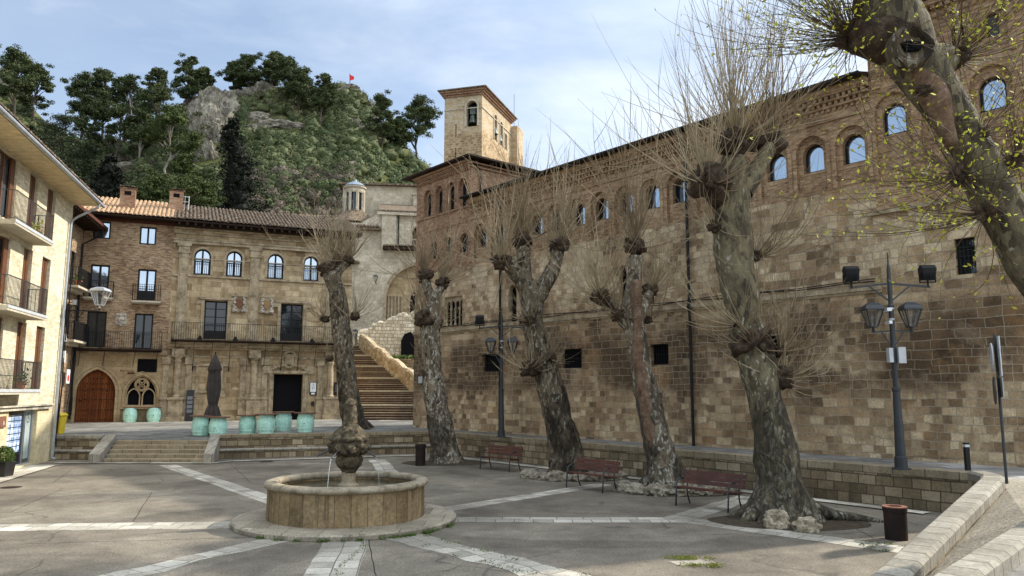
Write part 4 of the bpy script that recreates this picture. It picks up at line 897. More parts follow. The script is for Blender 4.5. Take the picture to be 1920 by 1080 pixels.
def ringmesh(F, s, z, r0, r1, d, n=16):
    v = []; 
    for k in range(n): a = 2*math.pi*k/n; v += [F.pt(s+r0*math.cos(a), z+r0*math.sin(a), d), F.pt(s+r1*math.cos(a), z+r1*math.sin(a), d)]
    return v, [(2*k, 2*((k+1) % n), 2*((k+1) % n)+1, 2*k+1) for k in range(n)]
flat_sign('notice_board', 'white notice with a small ring emblem in a black frame, right of the palace doorway', 'sign', PA, 7.6, 8.03, 2.62, 3.46, 'black_panel', .02, .05, ex_poster)
flat_sign('intercom_box', 'small black box on the palace wall below the white notice', 'box', PA, 7.72, 7.92, 1.9, 2.2, 'black_panel', .02, .06)
def ex_lines(o, F, a, b, z0, z1, d):
    m = MB()
    for j in range(5): F.box(m, a+.08, b-.06-.04*(j % 2), z1-.2-j*.11, z1-.17-j*.11, d, d+.004)
    m.build('lettering', 'grey_letters', o)
flat_sign('plaque_sign', 'black plaque with grey writing on the palace wall beside the tree trunk', 'sign', PA, 9.2, 9.72, 2.62, 3.47, 'black_panel', .02, .05, ex_lines)
# ------------------------------------------------------------------ brick house
def brick_house():
    t = thing('brick_house', 'four-storey brown brick house with a pointed-arch wooden door and an orange tiled roof', 'house', PA.pt(-3.7, 0))
    S0, S1 = -6.25, -1.203; q = PA; dz = .06
    adoor = Hole(-6.02, -3.93, 1.0, 4.18, 'point', 14); goth = Hole(-3.42, -1.6, 1.9, 3.86, 'point', 14); scr = Hole(-2.82, -1.72, 4.02, 4.84)
    wb = MB(); q.skin(wb, S0, S1, .95, 5.35, [adoor, goth, scr], -.02+dz, .32); q.box(wb, S0, S1, .95, 5.3, -9, -.31); wb.quad(q.pt(S0, .95, .04), q.pt(S0, 5.35, .04), q.pt(S0, 5.35, -.32), q.pt(S0, .95, -.32)); wb.build('stone_ground_floor', 'house_stone', t)
    W = [Hole(-5.76, -4.8, 12.18, 13.27), Hole(-3.17, -2.23, 12.0, 13.13)]
    D1 = [Hole(-5.74, -4.7, 8.56, 10.55), Hole(-3.12, -2.08, 8.47, 10.43)]
    D2 = [Hole(-5.74, -4.68, 5.5, 7.68), Hole(-3.14, -2.1, 5.43, 7.64)]
    wb = MB(); q.skin(wb, S0, S1, 5.35, 13.5, W+D1+D2, 0, .25); q.box(wb, S0+.01, S1, 5.35, 13.5, -9, -.26); wb.quad(q.pt(S0, 5.35, 0), q.pt(S0, 13.5, 0), q.pt(S0, 13.5, -.3), q.pt(S0, 5.35, -.3)); wb.build('brick_wall', 'house_brick', t)
    fb = MB(); q.box(fb, S0, S1, 13.3, 13.5, .003, .05); fb.build('frieze_board', 'red_wood', t)
    lt = MB()
    for h in D1+D2: 
        for i in range(13):
            x = h.a-.1+i*(h.b-h.a+.2)/13; k = (i-6)*.008; q.plate(lt, [(x, h.zt+.01), (x+.085, h.zt+.01), (x+.085+k, h.zt+.29), (x+k, h.zt+.29)], .002, .012)
    lt.build('flat_arch', 'house_brick', t)
    for h in W: window(q, t, h, -.12, .09, 1, (), glass='glass_sky', frame='frame_dark')
    for h in D1: window(q, t, h, -.14, .10, 1, (9.2,), glass='glass_sky', blind=.62, name='balcony_door')
    for h in D2: window(q, t, h, -.18, .09, 1, (), glass='glass', name='balcony_door')
    s = MB(); q.box(s, scr.a, scr.b, scr.zb, scr.zt, -.2, .02); s.build('dark_panel', 'dark', t)
    # arched door
    d = MB(); o = adoor.outline(-.01); d.add([q.pt(x, z, -.2) for x, z in o], [tuple(range(len(o)))]); do = d.build('door', 'door_wood', t)
    st = MB()
    for r, z in enumerate((1.15, 1.75, 2.35, 2.95, 3.3, 3.6)):
        for k in range(11):
            x = -5.85+k*.175
            if (r in (0, 1, 2, 3) and (k in (0, 1, 9, 10, 2, 8) or r in (1, 2, 3))) or abs(x+4.97) < (4.2-z)*.8: 
                if adoor.top(min(max(x, adoor.a+.01), adoor.b-.01)) > z+.15: st.blob(q.pt(x, z, -.17), .035, 1, 0)
    for k in range(9):
        for x in (-5.55, -4.4): st.blob(q.pt(x, 1.2+k*.24, -.17), .032, 1, 0)
    st.build('studs', 'iron', do)
    wk = MB(); q.box(wk, -5.45, -5.41, 1.05, 3.05, -.198, -.17); q.box(wk, -4.54, -4.5, 1.05, 3.05, -.198, -.17); q.box(wk, -5.45, -4.5, 3.03, 3.07, -.198, -.168); wk.blob(q.pt(-5.75, 2.35, -.13), .06, 2, 0); wk.build('wicket_frame', 'door_wood', do)
    am = MB(); ring_frame(q, am, adoor, .16, -.1, .075, .16, bottom=False); ring_frame(q, am, adoor, .14, -.1, .115, .33, bottom=False); am.build('arch_moulding', 'house_stone', t)
    # gothic window with quatrefoil tracery
    g = MB(); o = goth.outline(-.01); g.add([q.pt(x, z, -.25) for x, z in o], [tuple(range(len(o)))]); go = g.build('gothic_window', 'dark', t)
    tr = MB(); ring_frame(q, tr, goth, .10, -.2, -.03, .0); ring_frame(q, tr, goth, .13, -.05, .10, .13, bottom=False); ring_frame(q, tr, goth, .06, -.05, .13, .22, bottom=False)
    cx = goth.c
    for sx in (-1, 1):
        l = Hole(min(cx+sx*.035, cx+sx*.80), max(cx+sx*.035, cx+sx*.80), 1.95, 3.05, 'point', 10); ring_frame(q, tr, l, .075, -.17, -.05, .0)
    for k in range(4):
        a = math.pi/4*2*k; v, f = ringmesh(q, cx+.15*math.cos(a), 3.27+.15*math.sin(a), .20, .135, -.06, 16)
        tr.add(v, f)
    v, f = ringmesh(q, cx, 3.27, .42, .30, -.07, 24); tr.add(v, f)
    q.box(tr, cx-.05, cx+.05, 1.05, 1.9, .041, .09); q.box(tr, goth.a-.2, goth.b+.2, 1.78, 1.9, .041, .16)
    q.plate(tr, [(cx-.12, 2.85), (cx+.12, 2.85), (cx+.05, 3.0), (cx-.05, 3.0)], -.18, -.05)
    tr.build('tracery', 'house_stone', go)
    sc = MB(); q.box(sc, S0, S1, 5.1, 5.24, .041, .14); sc.build('string_course', 'palace_trim', t)
    # balconies
    def balc(s0, s1, z, zt, d, mat='slab', stays=()):
        b = MB(); q.box(b, s0, s1, z-.1, z, .0, d); q.box(b, s0+.06, s1-.06, z-.17, z-.102, .0, d*.8); bo = b.build('balcony', mat, t)
        r = MB(); railing(q, r, s0+.04, s1-.04, z, zt, d-.05, .12); r.build('railing', 'iron', bo)
        if stays:
            for x in stays: r = MB(); r.bar(q.pt(x, z-.1, d*.9), q.pt(x-.12, z-1.05, .1), .03); r.build('stay_rod', 'iron', bo)
    balc(-6.02, -4.38, 8.5, 9.5, .5); balc(-3.38, -1.74, 8.4, 9.42, .5)
    balc(-6.1, -1.5, 5.42, 6.45, .75, 'eave_wood', (-5.9, -4.6, -2.95, -1.7))
    e = MB(); q.box(e, -4.2, -3.6, 6.86, 7.6, .002, .06)
    for i, (x, z, r) in enumerate(((-3.9, 7.2, .22), (-3.9, 7.45, .13), (-4.1, 7.5, .09), (-3.7, 7.5, .09), (-4.08, 7.0, .1), (-3.72, 7.0, .1), (-3.9, 6.92, .12))): e.blob(q.pt(x, z, .06), r, 2, .4, 2, i)
    e.build('carved_crest', 'white_carving', t)
    # roof
    rf = MB(); q.prism(rf, [(1.0, 13.5), (1.0, 13.58), (-4.5, 15.68), (-9.5, 13.8), (-9.5, 13.6), (-4.5, 15.5), (0, 13.52)], S0-.45, S1); rf.build('roof', 'eave_wood', t)
    rt = MB(); tiles(q, rt, S0-.45, S1-.0, (1.1, 13.62), (-4.5, 15.76), .26, .44, .06, .012); ro = rt.build('roof_tiles', 'tile_new', t)
    for (s0, d0, w_) in ((-4.5, -.9, .88), (-1.65, -1.9, .85)):
        c = MB(); zb = 14.05+(1.0-d0)*.37; q.box(c, s0, s0+w_, zb-.9, zb+.95, d0-.7, d0); co = c.build('chimney', 'pavilion_brick', t)
        k = MB(); q.box(k, s0+w_*.28, s0+w_*.72, zb+.52, zb+.78, d0-.1, d0+.012); k.build('flue_opening', 'dark', co)
        k = MB(); q.box(k, s0-.06, s0+w_+.06, zb+.953, zb+1.0, d0-.76, d0+.06); tiles(q, k, s0-.06, s0+w_+.06, (d0+.1, zb+1.03), (d0-.8, zb+1.1), .16, .45, .05); k.build('chimney_cap', 'tile_old', co)
    text_mesh(q, -3.76, 4.02, .045, 'Parruela', .23, 'red_wood', t, 'lettering')
    k = MB(); q.box(k, -3.34, -2.95, 3.9, 4.0, .043, .052); k.build('lettering', 'red_wood', t)
    an = thing('roof_aerial', 'small white metal aerial frame on the roof beside the right-hand chimney', 'aerial', q.pt(-.9, 14.9, -2.6)); a = MB()
    for x in (-.95, -.7, -.45): a.bar(q.pt(x, 14.6, -2.8), q.pt(x, 16.0, -2.8), .03)
    for z in (15.6, 15.95): a.bar(q.pt(-.95, z, -2.8), q.pt(-.45, z, -2.8), .03)
    a.build('mast', 'white', an)
brick_house()
# narrow side house closing the square, seen edge on behind the cream building
SH = Facade(PA.pt(-6.27, 0, -.1), 180-14)   # runs from the brick house towards the camera
SH.N = Vector((math.cos(math.radians(14)), math.sin(math.radians(14)), 0)); SH.N = Vector((.966, .26, 0)).normalized(); SH.D = Vector((SH.N.y, -SH.N.x, 0))
def side_house():
    q = SH; t = thing('side_house', 'narrow old house squeezed between the cream building and the brick house', 'house', q.pt(4, 0))
    W = [Hole(1.2, 2.2, 9.0, 11.0), Hole(1.2, 2.2, 5.9, 7.9), Hole(3.6, 4.6, 9.0, 11.0), Hole(3.6, 4.6, 5.9, 7.9)]
    b = MB(); q.skin(b, 0, 10, .95, 12.9, W, 0, .2); q.box(b, 0.01, 10, .95, 12.9, -6, -.22); b.quad(q.pt(10, .95, 0), q.pt(10, 12.9, 0), q.pt(10, 12.9, -.3), q.pt(10, .95, -.3)); b.build('wall', 'house_brick', t)
    for h in W: window(q, t, h, -.15, .07, 1, (), glass='glass')
    r = MB(); q.prism(r, [(1.3, 12.72), (1.3, 12.9), (-3, 14), (-6.5, 13), (-6.5, 12.9), (0, 12.8)], -.3, 10.5); r.build('roof', 'red_wood', t)
    r = MB()
    for i in range(22): q.box(r, .1+i*.45, .22+i*.45, 12.60, 12.75, .0, 1.22)
    r.build('rafters', 'eave_wood', t)
    for z, st in ((8.85, .8), (5.75, .7)):
        b = MB(); q.box(b, .6, 3.2, z-.12, z, 0, .75); q.box(b, .8, 3.0, z-.3, z-.121, 0, .4); bo = b.build('balcony', 'slab', t); r = MB(); railing(q, r, .65, 3.15, z, z+1.05, .7, .13, bw=.022); r.build('railing', 'iron', bo)
    p = MB(); p.tube([q.pt(.4, 12.7, 1.2), q.pt(.4, 12.2, .9), q.pt(.4, 11.7, .1), q.pt(.4, 1.2, .1)], .06, 8); p.build('downpipe', 'iron', t)
    p = MB()
    for k in range(4): p.tube([q.pt(.25+.25*k+.05*math.sin(i*1.3+k), 8.2-i*.45, .12+.03*math.sin(i+k)) for i in range(16)], .018, 4)
    p.build('cable', 'iron', t)
    return t
side_house()
def flowerpot(label, c, r=.16, plant='box_leaf', h=.3):
    t = thing('flower_pot', label, 'plant pot', c); b = MB(); b.lathe(c, [(r*.7, 0), (r*.95, r*1.5), (r*1.1, r*1.5), (r*1.1, r*1.8), (r*.9, r*1.8)], 16); b.build('pot', 'terracotta', t)
    n = 90; p = rng.normal(size=(n, 3))*np.array([r*.8, r*.8, h*.5])+np.array([c[0], c[1], c[2]+r*1.8+h*.4]); leaf_mesh('foliage', p, .07, plant, t, quad=True)
flowerpot('terracotta flower pot on the upper balcony of the narrow side house', tuple(SH.pt(2.3, 8.85, .5)), .2)
wf = thing('wall_floodlight', 'small square grey floodlight on the narrow house, above the bracket street lamp', 'floodlight', SH.pt(5.0, 8.0, .4)); b = MB(); SH.box(b, 2.0, 2.35, 7.75, 8.15, .35, .5); b.bar(SH.pt(2.17, 7.95, .0), SH.pt(2.17, 7.95, .36), .05); b.build('housing', 'iron', wf); b = MB(); SH.box(b, 2.36, 2.39, 7.8, 8.1, .3, .5); b.build('lamp_glass', 'box_grey', wf)
# ------------------------------------------------------------------ cream modern building on the left
LB = Facade((-19.40, 33.15), -15.4)
def cream_building():
    q = LB; t = thing('cream_apartment_building', 'sunlit cream brick apartment building with balconies and a shop window, left edge', 'building', q.pt(-7, 0))
    S0, S1 = -15, .17
    H = []
    for zs in ((8.72, 11.0), (5.85, 8.15), (2.95, 5.4)):
        H += [(Hole(-8.7, -6.85, zs[0] if zs[0] != 8.72 else 8.75, zs[1]), 'slide'), (Hole(-5.5, -4.55, zs[0], zs[1]), 'shut'), (Hole(-3.38, -2.35, zs[0], zs[1]), 'shut'), (Hole(-12.8, -11, zs[0], zs[1]), 'slide')]
    wb = MB(); q.skin(wb, S0, S1, 2.35, 11.35, [h for h, _ in H], 0, .22); q.box(wb, S0, S1-.005, 2.35, 11.3, -8, -.23); wb.quad(q.pt(S1, 2.35, 0), q.pt(S1, 11.35, 0), q.pt(S1, 11.35, -.3), q.pt(S1, 2.35, -.3)); wb.build('brick_wall', 'cream_brick', t)
    shop = Hole(-5.62, -2.45, .1, 2.2); sh2 = Hole(-11, -6.9, .1, 2.0)
    wb = MB(); q.skin(wb, S0, S1, -.05, 2.35, [shop, sh2], .0, .25); q.box(wb, S0, S1-.005, -.05, 2.34, -8, -.26); wb.quad(q.pt(S1, 0, 0), q.pt(S1, 2.35, 0), q.pt(S1, 2.35, -.3), q.pt(S1, 0, -.3)); wb.build('stone_base', 'cream_stone', t)
    cn = MB(); q.box(cn, S0, -1.02, 2.17, 2.30, .002, .12); q.box(cn, S0, -1.0, 2.302, 2.36, .002, .2); cn.build('cornice', 'pave_pale', t)
    # shop front
    f = MB(); ring_frame(q, f, shop, .05, -.22, -.14); q.box(f, -3.35, -3.32, .1, 2.2, -.2, -.16); fo = f.build('shop_window', 'zinc', t)
    g = MB(); g.quad(q.pt(shop.a, .1, -.2), q.pt(shop.b, .1, -.2), q.pt(shop.b, 2.2, -.2), q.pt(shop.a, 2.2, -.2)); g.build('pane', 'glass', fo)
    g = MB(); q.box(g, -3.15, -2.58, .3, 2.14, -.195, -.19); g.build('frosted_panel', 'frost', fo)
    for r in range(6):
        for c in range(5):
            g = MB(); a = -5.45+c*.37; z = .62+r*.235; q.box(g, a, a+.33, z, z+.2, -.196, -.188); g.build('poster', 'poster', fo)
    g = MB(); v, fc = ringmesh(q, -2.87, 1.85, .2, .155, -.185, 20); g.add(v, fc[3:]+fc[:1]); q.box(g, -2.91, -2.83, 1.78, 1.92, -.187, -.184); g.build('shop_emblem', 'black_panel', fo)
    g = MB(); ring_frame(q, g, sh2, .05, -.22, -.14); g.build('shop_window', 'zinc', t)
    g = MB(); g.quad(q.pt(sh2.a, .1, -.2), q.pt(sh2.b, .1, -.2), q.pt(sh2.b, 2.0, -.2), q.pt(sh2.a, 2.0, -.2)); g.build('pane', 'glass', t)
    g = MB(); q.box(g, -8.2, -6.0, 1.62, 2.0, .003, .06); sg = g.build('shop_fascia', 'rust', t)
    text_mesh(q, -6.3, 1.7, .065, 'A', .22, 'white', t)
    for h, k in H:
        if k == 'slide':
            wo = window(q, t, h, -.18, .07, 1, (), frame='wood_frame', glass='glass_sky')
            s = MB(); q.box(s, h.b-.4, h.b-.02, h.zb+.02, h.zt-.02, -.13, -.07); s.build('shutter', 'wood_frame', wo)
        else:
            s = MB(); 
            q.box(s, h.a+.005, h.b-.005, h.zb+.005, h.zt-.005, -.21, -.14)
            for i in range(3): x = h.a+(h.b-h.a)*(i+.1)/3; q.box(s, x, x+(h.b-h.a)*.27, h.zb+.05, h.zt-.05, -.138, -.11)
            s.build('shutter', 'wood_frame', t)
    for (z, a, b_) in ((8.45, -8.75, -4.62), (5.60, -8.75, -4.66), (2.86, -8.85, -4.7)):
        s = MB(); q.box(s, a, b_, z-.10, z+.06, .001, .68); so_ = s.build('balcony', 'slab', t)
        s = MB(); q.box(s, a-.01, b_+.01, z-.02, z+.08, .682, .70); s.build('edge_strip', 'box_grey', so_)
        r = MB(); railing(q, r, a+.04, b_-.03, z+.06, z+1.06, .63, .115, bw=.014, rail=.03); r.build('railing', 'bench_iron', so_)
    # eave: boarded soffit, roof, gutter
    s = MB(); q.box(s, S0, S1+.05, 11.06, 11.10, .0, 1.06); s.build('soffit', 'soffit', t)
    s = MB(); q.prism(s, [(1.05, 11.103), (1.1, 11.22), (-4, 12.7), (-8.3, 11.4), (-8.3, 11.2), (0, 11.11)], S0, S1+.25); s.build('roof', 'eave_wood', t)
    s = MB(); tiles(q, s, S0, S1+.25, (1.14, 11.25), (-4, 12.75), .26, .6, .055); s.build('roof_tiles', 'tile_old', t)
    s = MB(); s.tube([q.pt(S0, 11.12, 1.14), q.pt(S1+.3, 11.12, 1.14)], .075, 10); s.build('gutter', 'zinc', t)
    s = MB(); s.tube([q.pt(-.25, 11.1, 1.14), q.pt(-.25, 10.92, 1.1), q.pt(-.3, 10.45, .35), q.pt(-.32, 10.25, .13), q.pt(-.34, 10.1, .1), q.pt(-.45, 1.9, .1)], .055, 10); s.tube([q.pt(-.45, 1.95, .1), q.pt(-.47, .12, .1), q.pt(-.47, .06, .22)], .065, 10); s.build('downpipe', 'zinc', t)
    s = MB(); s.tube([q.pt(.12, 11, .04), q.pt(.12, .6, .04)], .02, 6); s.tube([q.pt(.2, 8.5, .1), q.pt(.16, 6.5, .14), q.pt(.22, 4.5, .06), q.pt(.12, 3.1, .12), q.pt(.15, 1.1, .05)], .03, 6); s.build('cable', 'iron', t)
    b = MB(); q.box(b, .18, .3, 4.1, 4.6, -.1, .12); q.box(b, .18, .3, 5.0, 5.35, -.1, .1); b.build('meter_box', 'white', t)
cream_building()
flowerpot('terracotta pot with a green plant on the lowest balcony of the cream building', tuple(LB.pt(-5.9, 2.93, .4)), .14)
flowerpot('small pot with straggly plant on the top balcony of the cream building', tuple(LB.pt(-5.6, 8.52, .4)), .12, 'bud')
# bracket lamp on the cream building
def lantern(mb_i, mb_g, c, w=.24, h=.55):
    """tapered four sided lantern, base at c"""
    c = Vector(c); b, tp = w*.42, w
    P = [c+Vector((sx*b, sy*b, 0)) for sx, sy in ((-1, -1), (1, -1), (1, 1), (-1, 1))]; Q = [c+Vector((sx*tp, sy*tp, h)) for sx, sy in ((-1, -1), (1, -1), (1, 1), (-1, 1))]
    for i in range(4):
        j = (i+1) % 4; mb_i.bar(P[i], Q[i], .028); mb_i.bar(P[i], P[j], .028); mb_i.bar(Q[i], Q[j], .04); mb_i.bar((P[i]+P[j])/2, (Q[i]+Q[j])/2, .014)
    k = 1.12; R = [c+Vector((sx*tp*k, sy*tp*k, h+.0)) for sx, sy in ((-1, -1), (1, -1), (1, 1), (-1, 1))]; R2 = [c+Vector((sx*tp*.95, sy*tp*.95, h+.09)) for sx, sy in ((-1, -1), (1, -1), (1, 1), (-1, 1))]; R3 = [c+Vector((sx*tp*.45, sy*tp*.45, h+.17)) for sx, sy in ((-1, -1), (1, -1), (1, 1), (-1, 1))]
    mb_i.hexa(R+R2); mb_i.hexa(R2+R3)
    k = .93; mb_g.hexa([c+(p-c)*k+Vector((0, 0, .02)) for p in P]+[c+Vector(((p-c).x*k, (p-c).y*k, h-.02)) for p in Q])
    mb_i.lathe(c, [(.03, -.14), (.05, -.1), (.03, -.05), (.06, 0)], 8)
t = thing('bracket_street_lamp', 'grey lantern on a scrolled iron bracket fixed to the cream building', 'street lamp', LB.pt(.0, 6))
b = MB(); A = LB.pt(.1, 6.35, .05); E_ = LB.pt(.1, 6.35, 1.35)
b.bar(A, E_, .04); b.bar(LB.pt(.1, 5.6, .05), LB.pt(.1, 6.6, .05), .05); b.tube([LB.pt(.1, 5.75, .06), LB.pt(.1, 5.85, .35), LB.pt(.1, 6.1, .6), LB.pt(.1, 6.33, .75)], .018, 6)
b.tube([LB.pt(.1, 6.15+.13*math.cos(a*.6), .4+.13*math.sin(a*.6)) for a in range(11)], .014, 5); g = MB(); li = MB(); lantern(li, g, LB.pt(.1, 6.62, 1.35)+Vector((0, 0, .0)), .3, .62); b.bar(E_, LB.pt(.1, 6.5, 1.35), .04)
b.build('bracket', 'iron', t); lo = li.build('lantern', 'zinc', t); g.build('lantern_glass', 'lamp_glass', lo)
# ------------------------------------------------------------------ stairway up to the church
def stairway():
    t = thing('stone_stairway', 'long flight of reddish steps with pale nosings climbing beside the palace', 'stairway', (-8, 51, 1))
    Y = 51.0; z = 1.0
    for fl in range(6):
        for i in range(6):
            tread = .33 if i < 5 else .95; z += .16
            xl = -11.3-.40*(Y-52.7) if Y > 52.7 else -11.0; xr = -7.1-.6*(Y-55.5)+.15
            b = MB(); b.box(xl, xr, Y, Y+tread+.4, z-.3, z-.045); s = b.build('step', 'riser', t); b = MB(); b.box(xl, xr, Y-.035, Y+tread+.02, z-.044, z+(.0 if i < 5 else .03)); b.box(xl, xr, Y-.04, Y+.02, z-.09, z-.0445) if i == 5 else None; b.build('nosing', 'nosing' if i in (5, 2) else 'step', s)
            Y += tread
    return Y, z
SY, SZ = stairway()
t = thing('upper_stairway', 'second flight of grey steps turning right above the white rubble wall', 'stairway', (-12, SY, SZ))
b = MB(); b.box(-18, -12.0, SY, SY+1.6, SZ-2, SZ); b.build('landing', 'step', t)
for i in range(23):
    y = SY+.6+i*.37; z = SZ+.155*(i+1); xl = -13.0+.3*(y-SY)
    b = MB(); b.box(xl-.5, -5.5, y, y+.5, z-.3, z); b.build('step', 'step', t)
def rubble_wall(name, label, line, th, zb, mat, seed):
    """line: (x, y, ztop)"""
    o = thing(name, label, 'wall', (line[0][0], line[0][1], 0)); b = MB(); n = 46; P = []
    L = len(line)-1
    for i in range(n+1):
        u = i/n*L; k = min(int(u), L-1); f = u-k; p = Vector(line[k]).lerp(Vector(line[k+1]), f); p.z += .12*noise.noise(Vector((i*.35, seed, 0)))+.16*abs(math.sin(u*math.pi)); P.append(p)
    for a, c in zip(P[:-1], P[1:]):
        d = (c-a); d.z = 0; d.normalize(); m = Vector((-d.y, d.x, 0))*th/2; K = .7
        za = zb(a) if callable(zb) else zb; zc = zb(c) if callable(zb) else zb
        v = lambda p, u, z: (p.x+m.x*u, p.y+m.y*u, z)
        b.quad(v(a, -1, za), v(c, -1, zc), v(c, -1, c.z-.15), v(a, -1, a.z-.15)); b.quad(v(a, -1, a.z-.15), v(c, -1, c.z-.15), v(c, -K, c.z), v(a, -K, a.z)); b.quad(v(a, -K, a.z), v(c, -K, c.z), v(c, K, c.z), v(a, K, a.z))
        b.quad(v(a, K, a.z), v(c, K, c.z), v(c, 1, c.z-.15), v(a, 1, a.z-.15)); b.quad(v(a, 1, a.z-.15), v(c, 1, c.z-.15), v(c, 1, zc), v(a, 1, za))
    b.build('masonry', mat, o); return o
pl = [(-7.1-.6*(y-55.5)+.35, y, pY(x, yy, y).z) for y, x, yy in ((50.9, 800, 725), (53.2, 790, 718), (55.5, 775, 706), (57.5, 750, 689), (60.0, 720, 670), (62.6, 694, 650), (65.5, 670, 627))]
rubble_wall('stair_parapet', 'golden rubble parapet with wavy top along the right side of the stairway', pl, .55, lambda p: .9+max(0, (p.y-53)*.36), 'rubble', 3)
ul = [pY(668, 624, 66.0), pY(690, 617, 66.6), pY(703, 606, 66.8), pY(722, 604, 67), pY(742, 592, 67.2), pY(765, 588, 67.4), pY(800, 580, 67.7)]
rubble_wall('upper_rubble_wall', 'sunlit white rubble wall with a ragged top, holding the upper flight of steps', [tuple(p) for p in ul], .6, 3.0, 'rubble_white', 8)
b = MB(); b.add([pY(x, y, 66.3) for x, y in ((752, 668), (752, 640), (758, 627), (770, 622), (785, 640), (785, 668))], [(0, 1, 2, 3, 4, 5)]); b.V = [(v[0], v[1]-.12, v[2]) for v in b.V]; b.add([(v[0], v[1]+.3, v[2]) for v in b.V], [(5, 4, 3, 2, 1, 0)])
tag(b.build('wall_niche', 'dark'), 'dark arched niche at the right end of the sunlit rubble wall', 'niche')
b = MB(); b.hexa([(-9.6, 60.2, 2), (-3.5, 57.5, 2), (-3.5, 66, 2), (-12.2, 65.9, 2), (-9.6, 60.2, 5.35), (-3.5, 57.5, 5.35), (-3.5, 66, 5.5), (-12.2, 65.9, 5.5)])
tag(b.build('planter_bank', 'ret'), 'dark stone bank between the stair parapet and the long building, grass on top', 'wall')
n = 5000; P = np.stack([rng.uniform(-9.6, -3.6, n), rng.uniform(60.4, 65.5, n), rng.uniform(5.4, 5.65, n)], 1); leaf_mesh('bank_grass', P, .16, 'box_leaf', kind='stuff', up=1)
